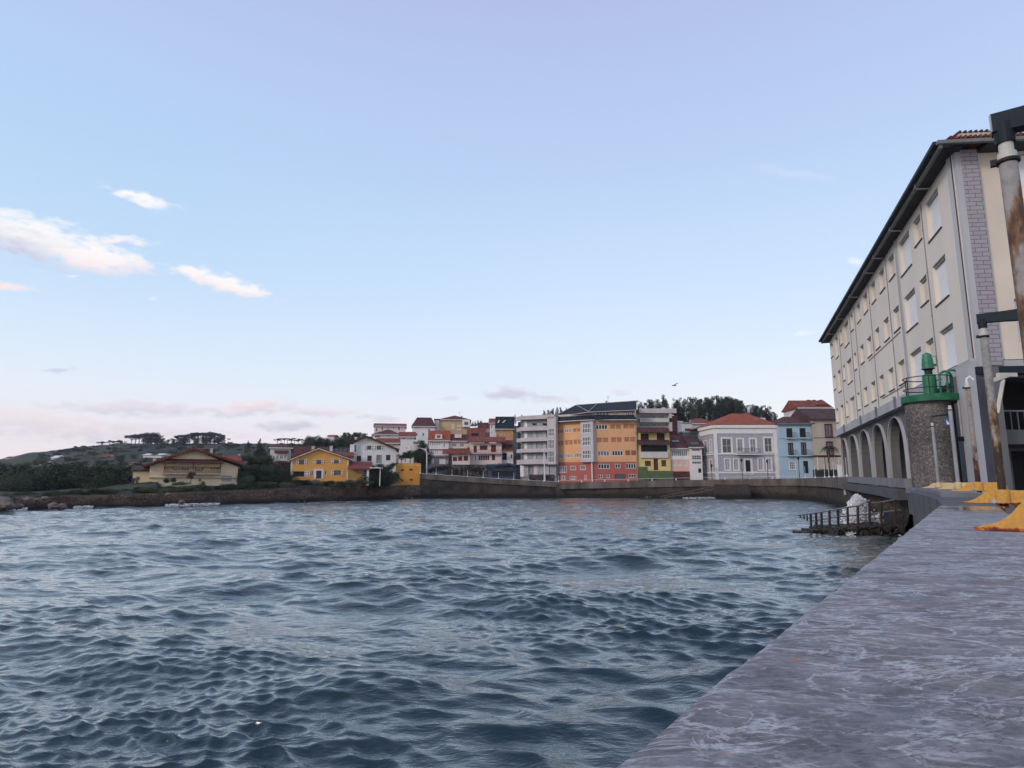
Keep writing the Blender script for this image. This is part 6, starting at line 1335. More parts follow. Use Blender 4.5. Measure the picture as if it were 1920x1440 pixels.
mb = MB(); q = f.rect(c, 640, 712, 735, 742); f.box(mb, q[0], q[2], 1.6, 2.6, q[1], q[3]); mb.build('skylight', mat('grey_blind'), f.root)
f = simple('white_townhouse', 'narrow white house with dark gridded windows squeezed left of the grey mansion', 'house', c, 872, 1045, 822, 134.8, 2.7, WHITEW, [(886, 842, 1008, 880, 4, GLASS), (890, 935, 1022, 1002, 4, GLASS, None, 2), (892, 1020, 1024, 1062, 4, GLASS), (975, 1118, 1030, 1192, 1, DARK)], ('ridge', BRN_T, 655, 0, 0), D=9)
mb = MB(); q = f.rect(c, 882, 745, 1000, 795); f.box(mb, q[0], q[2], .6, 2.5, q[1], q[3]); mb.build('roof_terrace_glass', glass_mat('teal_glass', (.03, .06, .07)), f.root)
simple('hillside_house', 'cream house with pale red hip roof under the eucalyptus left of the grey mansion', 'house', c, 915, 1250, 485, 165, 7, OFFW, [(940, 560, 975, 610, 1, GLASS)], ('ridge', RED_T, 412, 2.5, 2.5), D=8)
simple('hillside_house', 'plain cream block with maroon lean-to roof behind the white townhouse', 'house', c, 770, 920, 482, 160, 7, OFFW, [(785, 550, 905, 600, 1, mat('maroon_side_wall'))], ('flat', CONC), D=6)
simple('roof_cabin', 'small white cabin beside the maroon side wall below the eucalyptus', 'cabin', c, 690, 770, 470, 150, 7, WHITEW, [], ('flat', WHITE), D=4)
simple('terrace_block', 'pale blue grey terrace parapet above the brown roof of the white townhouse', 'terrace', c, 780, 1000, 615, 146, 5, mat('pale_blue_grey', (.36, .40, .43), .8), [], ('flat', WHITE), D=5)

def mansion():
    c = 'G'; h = 'H'
    a = at(1316, 890, 139); b = at(1344, 890, 131.2); d = at(1462, 890, 131.2); root = empty('grey_mansion', ((a.x+d.x)/2, 135, 2.8), 'blue grey tiled mansion with white window surrounds and bright orange hip roof', 'mansion')
    S = Face((a.x, a.y), (b.x, b.y), root); M_ = Face((b.x, b.y), (d.x, d.y), root)
    BW = mat('blue_grey_tiles', (.36, .355, .385), .7, var=.12, scale=2.5); TR = mat('mansion_white_trim', (.74, .69, .66), .75, var=.06)
    zc = M_.z(h, 300, 470); zt = M_.z(h, 300, 428); zb = 1.6
    up = [('G', (1322, 700, 1450, 905)), ('G', (1530, 700, 1618, 905)), (h, (160, 600, 240, 775)), (h, (335, 600, 415, 775)), (h, (530, 585, 628, 775))]
    up = [('G', (1322, 700, 1450, 905)), (h, (165, 600, 238, 775)), (h, (338, 600, 412, 775)), (h, (530, 585, 630, 775))]
    lo = [('G', (1362, 992, 1430, 1150)), ('G', (1488, 992, 1552, 1150)), (h, (448, 862, 510, 1020)), (h, (560, 862, 622, 1020))]; dr = (h, (272, 880, 350, 1070))
    hs = [M_.rect(k, *r) for k, r in up+lo+[dr]]
    M_.wall('wall', 0, M_.W, zb, zt, BW, hs, depth=10, rev=.2)
    for i, q in enumerate(hs[:4]): M_.win(q, TR, GLASSL if i in (1, 2) else GLASS, nx=2, ny=2, w=.1, sur=.28)
    for q in hs[4:8]: M_.win(q, TR, mat('hazy_white_glass', (.33, .33, .36), .3), nx=2, w=.1, sur=.2)
    M_.win(hs[8], TR, DARK, nx=1, w=.15, sur=.28, name='door', child='door_opening')
    hs2 = [S.rect('G', 1060, 735, 1105, 905), S.rect('G', 1140, 720, 1172, 900), S.rect('G', 1055, 1010, 1100, 1180), S.rect('G', 1138, 1000, 1180, 1175)]
    hs2 = [(q[0]+.05, q[1], q[2]-.05, q[3]) for q in hs2]; S.wall('side_wall', 0, S.W, zb, zt, BW, hs2, depth=.5, rev=.2)
    for q in hs2: S.win(q, TR, GLASSL, nx=2, ny=2, w=.1, sur=.18)
    mb = MB()
    for F_ in (S, M_):
        F_.box(mb, -.1 if F_ is S else -.25, F_.W+(.05 if F_ is S else .2), -.45, -.003, zt-.35, zt+.25); F_.box(mb, 0, F_.W, -.12, -.003, zc-.85, zt-.36)
        z = M_.z(h, 300, 800); F_.box(mb, 0, F_.W, -.2, -.003, z-.14, z+.1); z = M_.z(h, 300, 1042); F_.box(mb, 0, F_.W, -.08, -.003, z-.3, z+.05)
    mb.build('cornice', TR, root)
    for F_, u in ((M_, -.3), (M_, M_.W-.85), (M_, .45)):
        mb = MB(); F_.box(mb, u, u+.7, -.13, -.003, zb, zc-.86) if u != .45 else None
        if mb.v: mb.build('corner_quoin', TR, root)
    q = M_.rect(h, 140, 795, 450, 800); z = M_.z(h, 300, 800); mb = MB(); M_.box(mb, q[0], q[2], -1.0, -.003, z-.2, z); mb.build('balcony_slab', TR, root); mb = MB(); M_.rail(mb, q[0], q[2], -.95, z, z+1.1, .25, .02); mb.build('balcony_rail', BLACKM, root)
    # hip roof
    e0 = S.pt(-.4, -.4, zt+.3); e1 = M_.pt(-.4, -.5, zt+.3); e2 = M_.pt(M_.W+.4, -.5, zt+.3); bk = (e2[0], 149, zt+.3); bk0 = (e0[0], 149, zt+.3); r1 = tuple(at(*cr(h, 75, 255), 137)); r2 = tuple(at(*cr(h, 290, 255), 137))
    mb = MB(); mb.poly([e1, e2, r2, r1]); mb.poly([e0, e1, r1]); mb.poly([e2, bk, r2]); mb.poly([bk, bk0, r1, r2]); mb.poly([bk0, e0, r1]); mb.poly([e0, e1, e2, bk, bk0]); mb.build('roof', BRT_T, root)
    for (k, x, y) in ((h, 50, 360), (h, 238, 358), (h, 432, 348), ('G', 1420, 455)):
        p = at(*cr(k, x, y), 133.6); mb = MB(); mb.prism([(p.x-.75, p.y-.7, p.z-.3), (p.x+.75, p.y-.7, p.z-.3), (p.x+.75, p.y+.5, p.z+.35), (p.x-.75, p.y+.5, p.z+.35)], [(p.x-.75, p.y-.8, p.z-.2), (p.x+.75, p.y-.8, p.z-.2), (p.x+.75, p.y+.4, p.z+.45), (p.x-.75, p.y+.4, p.z+.45)]); mb.build('skylight', mat('skylight_grey', (.10, .09, .08), .3), root)
    mb = MB(); p = at(*cr(h, 490, 355), 138); mb.box(p.x-.4, p.x+.9, p.y, p.y+1, p.z-1, p.z+.7); mb.build('chimney', OFFW, root)
mansion()

def blue_house():
    c = 'H'; f = house('blue_townhouse', 'sky blue townhouse with black balcony windows between the grey mansion and the beige house', 'house', 1463.5, 1529.5, 130.5, 130.5, 2.7)
    m = mat('sky_blue_wall', (.36, .46, .54), .85, var=.07, scale=.4, streak=.5); zt = f.z(c, 950, 402)
    up = [(826, 452, 908, 582), (1004, 450, 1086, 580)]; md = [(848, 650, 922, 818), (1022, 645, 1098, 815)]; gr = [(868, 905, 945, 1010), (1056, 895, 1122, 1062)]
    hs = c_(f, c, up+md+gr); f.wall('wall', 0, f.W, 1.6, zt, m, hs, depth=9, rev=.22)
    for q in hs[:2]: f.win(q, BLACKM, DARK, nx=2, w=.15)
    for q in hs[2:4]: f.win(q, BLACKM, mat('curtained_glass', (.17, .13, .14), .3), nx=2, ny=1, w=.15, bw=.2, fw=.16)
    f.win(hs[4], WHITE, GLASSL, nx=3, ny=3, w=.1, sur=.12); f.win(hs[5], BLACKM, DARK, nx=2, w=.15, name='door', child='door_panel')
    for q in hs[:4]:
        z = q[1]; mb = MB(); f.box(mb, q[0]-.35, q[2]+.55, -.75, -.003, z-.22, z-.02); s = mb.build('balcony_slab', mat('pale_blue_slab', (.42, .52, .57), .8), f.root); mb = MB(); f.rail(mb, q[0]-.3, q[2]+.5, -.7, z, z+1.05, .22, .018); mb.build('balcony_rail', BLACKM, s)
    mb = MB()
    for y in (590, 838): z = f.z(c, 950, y); f.box(mb, 0, f.W, -.06, -.003, z-.08, z+.05)
    f.box(mb, -.05, f.W+.05, -.4, -.003, zt-.2, zt+.02); mb.build('string_course', mat('blue_grey_course', (.22, .31, .37), .85), f.root)
    zr = CZ+(f.z(c, 900, 298)-CZ)*135/130.5; f.roof_ridge(MAR_T, 0, f.W, zt+.2, zr, 9, ov=.6, hipL=3.5, hipR=0, soff=.25, fascia=mat('grey_gutter'))
    f.chimney(f.rect(c, 612, 310, 650, 345), 4, OFFW, f.root, cap=False)
    # beige
    f = house('beige_townhouse', 'tall stained beige house with brown roof at the right end beside the arcade building', 'house', 1530, 1594, 129.8, 129.8, 2.7); zt = f.z(c, 1300, 332)
    hs = c_(f, c, [(1350, 402, 1438, 568), (1372, 640, 1450, 815)]); f.wall('wall', 0, f.W, 1.6, zt, BEIGE, hs, depth=10, rev=.22)
    for q in hs: f.win(q, BROWNW, mat('curtained_glass'), nx=2, ny=2, w=.15, sur=.14)
    mb = MB(); z = f.z(c, 1300, 582); f.box(mb, 0, f.W, -.06, -.003, z-.06, z+.06); mb.build('string_course', BROWNW, f.root)
    zr = CZ+(f.z(c, 1250, 190)-CZ)*136/129.8; f.roof_ridge(BRN_T, 0, f.W+3, zt, zr, 12, ov=.7, hipL=0, hipR=0, soff=.3)
    # gable end seen on the left
    mb = MB(); mb.poly([f.pt(-.01, 0, zt-.1), f.pt(-.01, 12, zt-.1), f.pt(-.01, 6, zr-.3)]); mb.build('gable_end', OFFW, f.root)
    f = simple('rear_townhouse', 'red roofed house with dormer and three chimneys rising behind the beige house', 'house', c, 1045, 1500, 178, 146, 4, OFFW, [], ('ridge', RED_T, 78, 0, 0), D=8)
    for x in (1225, 1300, 1395): f.chimney(f.rect(c, x-16, 50, x+16, 100), 3.5, mat('brick_chimney'), f.root)
    q = f.rect(c, 1290, 120, 1390, 172); mb = MB(); f.box(mb, q[0], q[2], .8, 3, q[1], q[3]-.3); o = mb.build('dormer', OFFW, f.root); mb = MB(); f.slab(mb, [(.3, q[3]-.3), (3.2, q[3]), (3.2, q[3]+.2), (.3, q[3]-.1)], q[0]-.6, q[2]+.4); mb.build('dormer_roof', RED_T, o)
blue_house()

# far hill houses (a few pixels each)
for (px, py, w, h, Y, lb, wm, rm) in ((35, 861, 50, 8, 420, 'long pinkish building row on the skyline at the far left', PINKW, RED_T), (14, 865, 22, 7, 425, 'small pink house end at the very left of the skyline', PINKW, RED_T), (101, 862, 10, 12, 330, 'tiny white tower house under the umbrella pines', WHITEW, WHITE), (80, 868, 12, 4, 300, 'tiny white shed left of the tower house on the slope', WHITEW, WHITE), (115, 860, 12, 5, 340, 'tiny white roofed shed right of the tower house', WHITEW, WHITE),
    (192, 858, 22, 10, 300, 'pink cottage with red roof in the middle of the green slope', mat('pink_cottage_wall', (.50, .25, .20), .85), RED_T), (212, 856, 8, 4, 300, 'tiny white hut beside the pink cottage', WHITEW, WHITE), (247, 871, 14, 8, 250, 'small pink and red cottage lower right on the slope', mat('pink_cottage_wall'), RED_T), (285, 856, 34, 9, 260, 'long low white roofed building above the cream house', WHITEW, WHITE), (620, 820, 12, 8, 270, 'pinkish house wall showing between trees above the mustard house', PINKW, RED_T)):
    a = at(px-w/2, py, Y); b = at(px+w/2, py, Y); zt = at(px, py-h*.3, Y).z; zb = at(px, py+h*.7, Y).z
    r = empty('distant_house', ((a.x+b.x)/2, Y, zb), lb, 'house'); mb = MB(); mb.box(a.x, b.x, Y, Y+7, zb-1, zt); mb.build('wall', wm, r)
    mb = MB(); e = .5; zr = zt+h*.4*Y/F; mb.poly([(a.x-e, Y-e, zt), (b.x+e, Y-e, zt), (b.x+e, Y+3.5, zr), (a.x-e, Y+3.5, zr)]); mb.poly([(a.x-e, Y+7+e, zt), (b.x+e, Y+7+e, zt), (b.x+e, Y+3.5, zr), (a.x-e, Y+3.5, zr)]); mb.poly([(a.x-e, Y-e, zt), (a.x-e, Y+3.5, zr), (a.x-e, Y+7+e, zt)]); mb.poly([(b.x+e, Y-e, zt), (b.x+e, Y+3.5, zr), (b.x+e, Y+7+e, zt)]); mb.build('roof', rm, r)

# ================================================================ STREET FURNITURE
def street():
    # tall white lamp with curved arm beside the cube
    p = at(800, 890, 131); t = at(797, 843, 131); r = empty('street_lamp', (p.x, 131, 3.8), 'white street lamp with curved arm beside the yellow cube building', 'street lamp')
    mb = MB(); q = at(788, 840, 131); mb.tube([(p.x, 131, 3.5), (p.x-.05, 131, t.z-.6), (p.x-.35, 131, t.z), (q.x, 131, q.z)], [.14, .11, .09, .07], 8); mb.build('post', POLEW, r); mb = MB(); mb.box(q.x-.7, q.x+.1, 130.85, 131.15, q.z-.1, q.z+.08); mb.build('lamp_head', METAL, r)
    for px, y0, lb in ((1021, 846, 'thin white lamp post in front of the grey balcony flats'), (1110, 850, 'thin white lamp post before the red ground floor of the orange flats')):
        Y = 134.6; a = at(px+1, 904, Y); b = at(px-1, y0, Y); r = empty('lamp_post', (a.x, Y, a.z), lb, 'lamp post'); mb = MB(); mb.tube([(a.x, Y, 2.3), (b.x, Y, b.z)], [.16, .09], 8); mb.build('post', POLEW, r); mb = MB(); mb.lathe((b.x, Y, b.z), [(.1, 0), (.22, .1), (.2, .35), (.05, .5)], 10); mb.build('lamp_head', POLEW, r)
    for px, y0, Y, lb in ((1392, 862, 130, 'black lantern post by the door of the grey mansion'), (1499, 858, 129, 'black lantern post in front of the blue townhouse door'), (1440, 864, 129.5, 'slim black lantern post near the right edge of the grey mansion'), (1335, 872, 130, 'short black lantern post at the left corner of the grey mansion')):
        a = at(px, 893, Y); b = at(px, y0+5, Y); r = empty('lantern_post', (a.x, Y, 2.6), lb, 'street lamp'); mb = MB(); mb.tube([(a.x, Y, 2.3), (a.x, Y, b.z)], [.09, .05], 6); mb.build('post', BLACKM, r)
        mb = MB(); mb.lathe((a.x, Y, b.z), [(.08, 0), (.22, .45), (.26, .5), (.05, .8)], 6); mb.build('lantern', BLACKM, r)
    # white railings on the parapets
    def railing(pts, zt, lab, step, tall, pn, loc, wide=.05):
        r = empty('quay_railing', loc, lab, 'railing'); L_ = [0]
        for p, q in zip(pts, pts[1:]): L_.append(L_[-1]+(q-p).length)
        def P_(s):
            for i in range(len(pts)-1):
                if s <= L_[i+1]+1e-6: k = (s-L_[i])/(L_[i+1]-L_[i]); p = pts[i].lerp(pts[i+1], k); return (p.x, p.y, zt[i]+(zt[i+1]-zt[i])*k)
            return (pts[-1].x, pts[-1].y, zt[-1])
        n = int(L_[-1]/step)
        for i in range(n+1):
            x, y, z = P_(i*L_[-1]/n); mb = MB(); mb.tube([(x, y, z-.02), (x, y, z+tall)], wide, 6); mb.lathe((x, y, z-.02), [(wide*4, 0), (wide*3.6, .18), (wide*1.5, .3)], 8); mb.build('post', POLEW, r)
        mb = MB(); m_ = max(1, int(L_[-1]/4)); mb.tube([(P_(i*L_[-1]/m_)[0], P_(i*L_[-1]/m_)[1], P_(i*L_[-1]/m_)[2]+pn) for i in range(m_+1)], .035, 5); mb.build('rail', POLEW, r)
    k = [(792, 128), (920, 131), (1045, 134)]; pts = [Vector((gx(a, Y), Y)) for a, Y in k]; railing(pts, [zrow(888, 128), zrow(897, 131), zrow(904, 134)], 'row of thin white posts on the sloping quay wall below the hillside houses', 3.1, 1.35, .06, (pts[0].x, pts[0].y, 4.9), .03)
    k = [(1045, 134), (1220, 131), (1400, 128), (1480, 121)]; pts = [Vector((gx(a, Y), Y)) for a, Y in k]; railing(pts, [zrow(905, 134), zrow(901, 131), zrow(898, 128), zrow(897, 121)], 'low white railing with blobs along the parapet before the orange and grey houses', 4.6, .5, .42, (pts[0].x, pts[0].y, 3.2), .032)
    k = [(1480, 121), (1530, 100), (1572, 70)]; pts = [Vector((gx(a, Y), Y)) for a, Y in k]; railing(pts, [zrow(897, 121), zrow(896, 100), zrow(894, 70)], 'tall white fence posts on the parapet before the blue and beige houses', 7.5, 2.1, .1, (pts[0].x, pts[0].y, 3.4), .032)
    # pergola in front of the beige house
    Y = 118; r = empty('pergola', (at(1560, 890, Y).x, Y, 2.6), 'dark flat pergola frame in front of the beige house', 'pergola'); mb = MB(); a = at(1530, 855, Y); b = at(1586, 855, Y); mb.box(a.x, b.x, Y, Y+4, a.z-.1, a.z+.15); mb.build('top_beam', BROWNW, r)
    for px in (1534, 1548, 1566, 1580): p = at(px, 880, Y+.2); mb = MB(); mb.tube([(p.x, p.y, 2.2), (p.x, p.y, a.z-.1)], .06, 6); mb.build('post', POLEW if px != 1548 else BLACKM, r)
    r = empty('hedge', (at(1548, 890, 116).x, 116, 2.6), 'dark clipped hedge boxes under the pergola by the palm', 'hedge')
    for x0, x1 in ((1528, 1551), (1557, 1582)):
        p = at(x0, 888, 116); q = at(x1, 880, 116); mb = MB()
        for _ in range(900): x = random.uniform(p.x, q.x); y = random.uniform(115.3, 117); z = random.uniform(2.4, q.z); d = Vector([random.gauss(0, 1) for _ in range(3)]).normalized()*.16; e = d.orthogonal().normalized()*.12; mb.poly([(x+d.x, y+d.y, z+d.z), (x+e.x, y+e.y, z+e.z), (x-d.x, y-d.y, z-d.z), (x-e.x, y-e.y, z-e.z)])
        mb.box(p.x+.1, q.x-.1, 115.4, 116.9, 1.8, q.z-.15); mb.build('foliage', mat('hedge_green', (.03, .045, .025), .9, var=.4, scale=3), r)
    p = at(1588, 884, 100); r = empty('white_kiosk', (p.x, 100, 2.6), 'small white box shaped kiosk at the foot of the first arch', 'kiosk'); mb = MB(); a = at(1580, 893, 100); b = at(1591, 872, 100); mb.box(a.x, b.x, 100, 101.5, 2.0, b.z); mb.box(a.x-.1, b.x+.1, 99.9, 101.6, b.z+.002, b.z+.1); mb.build('cabinet', WHITE, r)
    # bench-like low white parapet left of the arches
    # parked cars
    def car(px, Y, z, col, lab, L_=4.2):
        c0 = at(px, 890, Y); r = empty('parked_car', (c0.x, Y, z), lab, 'car'); m = mat(col[0], col[1], .3, var=.03, spec=.6); x0 = c0.x-L_/2
        mb = MB(); s = [(0, .25), (.05, .75), (.9, .9), (L_-.9, .92), (L_-.05, .8), (L_, .3)]; mb.prism([(x0+a, Y-.8, z+b) for a, b in s], [(x0+a, Y+.8, z+b) for a, b in s]); s2 = [(.95, .9), (1.5, 1.4), (L_-1.4, 1.42), (L_-.7, .9)]; body = mb; body.prism([(x0+a, Y-.68, z+b) for a, b in s2], [(x0+a, Y+.68, z+b) for a, b in s2]); body.build('body', m, r)
        mb = MB(); s3 = [(1.15, .95), (1.58, 1.33), (L_-1.5, 1.34), (L_-.95, .95)]; mb.prism([(x0+a, Y-.70, z+b) for a, b in s3], [(x0+a, Y-.685, z+b) for a, b in s3]); mb.build('side_window', GLASS, r)
        for a in (.85, L_-.85): mb = MB(); mb.tube([(x0+a, Y-.82, z+.32), (x0+a, Y-.6, z+.32)], .32, 14); mb.build('wheel', RING, r)
    car(1223, 131.9, 2.45, ('black_car_paint', (.012, .012, .015)), 'dark car parked before the olive green wall of the yellow townhouse')
    car(817, 131.5, 3.9, ('charcoal_car_paint', (.03, .022, .025)), 'dark car on the sloping road just right of the yellow cube')
    car(1488, 124.5, 2.5, ('grey_car_paint', (.05, .055, .065)), 'grey car parked in front of the blue townhouse')
    car(1395, 129.3, 2.35, ('navy_car_paint', (.02, .03, .05)), 'navy car parked before the door of the grey mansion', 4.4)
street()
# a gull in the sky
def gull():
    p = at(1264, 723, 80); mb = MB(); x, y, z = p; r = empty('gull', p, 'single dark gull gliding above the eucalyptus wood', 'bird')
    mb.tube([(x-.3, y, z), (x-.1, y, z+.02), (x+.15, y, z+.02), (x+.32, y, z-.02)], [.02, .08, .07, .01], 8); mb.build('body', mat('gull_grey', (.12, .12, .13), .8), r)
    for s in (-1, 1):
        mb = MB(); mb.prism([(x-.05, y, z+.05), (x+.1, y, z+.05), (x+.35, y+s*.55, z+.22), (x+.2, y+s*.6, z+.22)], [(x-.05, y, z+.07), (x+.1, y, z+.07), (x+.35, y+s*.55, z+.24), (x+.2, y+s*.6, z+.24)]); mb.prism([(x+.2, y+s*.6, z+.22), (x+.35, y+s*.55, z+.22), (x+.25, y+s*1.15, z+.08)], [(x+.2, y+s*.6, z+.24), (x+.35, y+s*.55, z+.24), (x+.25, y+s*1.15, z+.1)]); mb.build('wing', mat('gull_grey'), r)
gull()

# ================================================================ TREES
def leafmat(name, c1, c2):
    if name in MATS: return MATS[name]
    m = bpy.data.materials.new(name); m.use_nodes = True; nt = m.node_tree; N = nt.nodes; L = nt.links; b = N['Principled BSDF']; b.inputs['Roughness'].default_value = .75; b.inputs['Specular IOR Level'].default_value = .2
    geo = N.new('ShaderNodeNewGeometry'); oi = N.new('ShaderNodeObjectInfo'); no = N.new('ShaderNodeTexNoise'); no.inputs['Scale'].default_value = .9; L.new(geo.outputs['Position'], no.inputs['Vector'])
    a = N.new('ShaderNodeMath'); a.operation = 'MULTIPLY_ADD'; a.inputs[1].default_value = .35; L.new(oi.outputs['Random'], a.inputs[0]); L.new(no.outputs[0], a.inputs[2])
    rp = N.new('ShaderNodeValToRGB'); rp.color_ramp.elements[0].position = .35; rp.color_ramp.elements[1].position = .9; rp.color_ramp.elements[0].color = (*c1, 1); rp.color_ramp.elements[1].color = (*c2, 1); L.new(a.outputs[0], rp.inputs[0]); L.new(rp.outputs[0], b.inputs['Base Color']); MATS[name] = m; return m
DKG = leafmat('dark_foliage', (.016, .024, .014), (.05, .062, .030)); EUG = leafmat('eucalyptus_foliage', (.020, .026, .017), (.052, .060, .038)); PNG = leafmat('pine_foliage', (.024, .028, .020), (.055, .058, .040)); BUG = leafmat('garden_foliage', (.030, .045, .018), (.09, .105, .045)); AUT = leafmat('autumn_scrub', (.07, .045, .022), (.12, .095, .05))
BARK = mat('bark', (.075, .055, .045), .9, var=.3, scale=2)
PRO = {}
def leaves(mb, blobs, n, ls):
    wts = [b[3]**2 for b in blobs]; tot = sum(wts)
    for b, w in zip(blobs, wts):
        cx, cy, cz, r, sq = b; k = int(n*w/tot)
        for _ in range(k):
            d = Vector([random.gauss(0, 1) for _ in range(3)]).normalized(); q = r*(random.random()**.35)*(1+.3*mnoise.noise(d*2.5+Vector((cx*9, cz*9, 0))))
            p = Vector((cx+d.x*q, cy+d.y*q, cz+d.z*q*sq)); s = ls*random.uniform(.6, 1.4); a = Vector([random.gauss(0, 1) for _ in range(3)]).normalized(); e = a.orthogonal().normalized()
            a *= s; e *= s*.6; mb.poly([p+a, p+e, p-a, p-e])
def proto(kind, v):
    """unit tree: height 1, base at 0"""
    key = (kind, v)
    if key in PRO: return PRO[key]
    random.seed(hash(kind) % 1000*0 + {'broad': 11, 'euca': 22, 'umbrella': 33, 'conifer': 44, 'bush': 55}[kind]+v*7)
    mb = MB(); tr = MB(); bl = []
    if kind == 'broad':
        for _ in range(12): a = random.uniform(0, 6.28); r = random.uniform(0, .30); bl.append((r*math.cos(a), r*math.sin(a), random.uniform(.38, .82), random.uniform(.13, .22), .8))
        leaves(mb, bl, 2600, .019); tr.tube([(0, 0, -.05), (.01, 0, .3), (0, .01, .6)], [.03, .022, .01], 6)
        for b in bl[:6]: tr.tube([(0, 0, .28), (b[0]*.8, b[1]*.8, b[2])], [.014, .005], 5)
    elif kind == 'euca':
        tr.tube([(0, 0, -.1), (.01, 0, .45), (0, .01, .93)], [.016, .012, .004], 6); z = .34
        while z < .96:
            w = .16*(1-(z-.5)**2*1.6)*random.uniform(.6, 1.2); a = random.uniform(0, 6.28); q = random.uniform(.02, .10); x, y = q*math.cos(a), q*math.sin(a); bl.append((x, y, z, w*.55, 1.35)); tr.tube([(0, 0, z-.1), (x, y, z)], [.006, .003], 4); z += random.uniform(.04, .075)
        leaves(mb, bl, 2000, .014)
    elif kind == 'umbrella':
        tr.tube([(0, 0, -.05), (.03, 0, .35), (0, .02, .72)], [.03, .024, .012], 6)
        for _ in range(9): a = random.uniform(0, 6.28); r = random.uniform(.05, .42); z = .82-r*.22+random.uniform(-.05, .04); bl.append((r*math.cos(a), r*math.sin(a), z, random.uniform(.10, .17), .5)); tr.tube([(.01, 0, random.uniform(.45, .6)), (r*.6*math.cos(a), r*.6*math.sin(a), z-.1), (r*math.cos(a), r*math.sin(a), z)], [.013, .008, .004], 4)
        leaves(mb, bl, 1300, .022)
    elif kind == 'conifer':
        tr.tube([(0, 0, -.05), (0, 0, .95)], [.022, .004], 6)
        for i in range(15): z = .14+.84*i/15; w = .24*(1-z)+.02; bl += [(random.uniform(-.4, .4)*w, random.uniform(-.4, .4)*w, z, w*.8, .7)]
        leaves(mb, bl, 1500, .02)
    else:
        for _ in range(10): a = random.uniform(0, 6.28); r = random.uniform(0, .55); bl.append((r*math.cos(a), r*math.sin(a), random.uniform(.2, .62), random.uniform(.22, .36), .8))
        leaves(mb, bl, 2400, .030); tr.tube([(0, 0, -.1), (0, 0, .4)], [.03, .01], 5)
    def me(b, nm): m_ = bpy.data.meshes.new(nm); m_.from_pydata([tuple(p) for p in b.v], [], b.f); m_.update(); return m_
    PRO[key] = (me(mb, kind+'_crown'), me(tr, kind+'_trunk')); return PRO[key]
MESHM = {}
def tree(kind, px, pyb, pyt, Y, lab, cat='tree', group=None, m=None, wf=1.0, name=None, leafy='crown'):
    m = m or DKG; v = random.randrange(3); st = random.getstate(); cm, tm = proto(kind, v); random.setstate(st)
    key = (kind, v, m.name)
    if key not in MESHM:
        c2 = cm.copy(); c2.materials.clear(); c2.materials.append(m); t2 = tm.copy(); t2.materials.clear(); t2.materials.append(BARK); MESHM[key] = (c2, t2)
    c2, t2 = MESHM[key]; b = at(px, pyb, Y); t = at(px, pyt, Y); h = t.z-b.z
    r = bpy.data.objects.new(name or {'broad': 'broadleaf_tree', 'euca': 'eucalyptus_tree', 'umbrella': 'umbrella_pine', 'conifer': 'conifer_tree', 'bush': 'garden_bush'}[kind], None); COL.objects.link(r)
    r.location = (b.x, Y, b.z); r.scale = (h*wf, h*wf, h); r.rotation_euler = (0, 0, random.uniform(0, 6.28)); tag(r, lab, cat, group)
    for nm, me in ((leafy if kind != 'bush' else 'foliage', c2), ('trunk' if kind != 'bush' else 'stem', t2)): o = bpy.data.objects.new(nm, me); COL.objects.link(o); o.parent = r
    return r
random.seed(99)
# eucalyptus wood on the right skyline
G_ = 'tall dark eucalyptus in the wood on the skyline behind the flats and the grey mansion'; gg = 'eucalyptus wood on the right skyline'
for (k, x, y) in [('G', a, b) for a, b in ((140, 150), (200, 172), (262, 150), (290, 130), (340, 140), (410, 120), (450, 135), (490, 78), (535, 140), (650, 125), (690, 150), (740, 112), (800, 130), (850, 110), (900, 92), (955, 90), (1000, 120), (1050, 120), (1100, 115), (1150, 100), (1200, 82), (1265, 72), (1300, 100), (1340, 90), (1380, 85), (1440, 88), (1480, 110), (1520, 115), (1560, 125), (1600, 140))]+[('H', a, b) for a, b in ((20, 12), (70, 14), (110, 40), (150, 50), (185, 65), (220, 72), (262, 100), (310, 122), (355, 130), (400, 118), (440, 125), (470, 142), (520, 150), (560, 170), (590, 128), (640, 205), (680, 225))]:
    px, py = cr(k, x, y); tree('euca', px+random.uniform(-1, 1), 812, py, 215+random.uniform(-10, 12), G_, group=gg, m=EUG, wf=random.uniform(1.0, 1.35))
for i in range(22): px = 1290+i*8+random.uniform(-3, 3); tree('broad', px, 822, 792+random.uniform(-5, 5), 205+random.uniform(-4, 4), 'dark undergrowth tree at the foot of the eucalyptus wood', group='undergrowth below the eucalyptus wood', wf=1.1)
for (x, y) in ((180, 322), (262, 322), (550, 258), (600, 252), (632, 262), (665, 236), (720, 217), (760, 222), (840, 228), (800, 262), (1370, 135), (1200, 165)): px, py = cr('F', x, y); tree('euca', px, 800, py, 200, 'small dark tree top showing above the grey flats and slate roof', group='tree tops behind the flats', m=EUG, wf=.9)
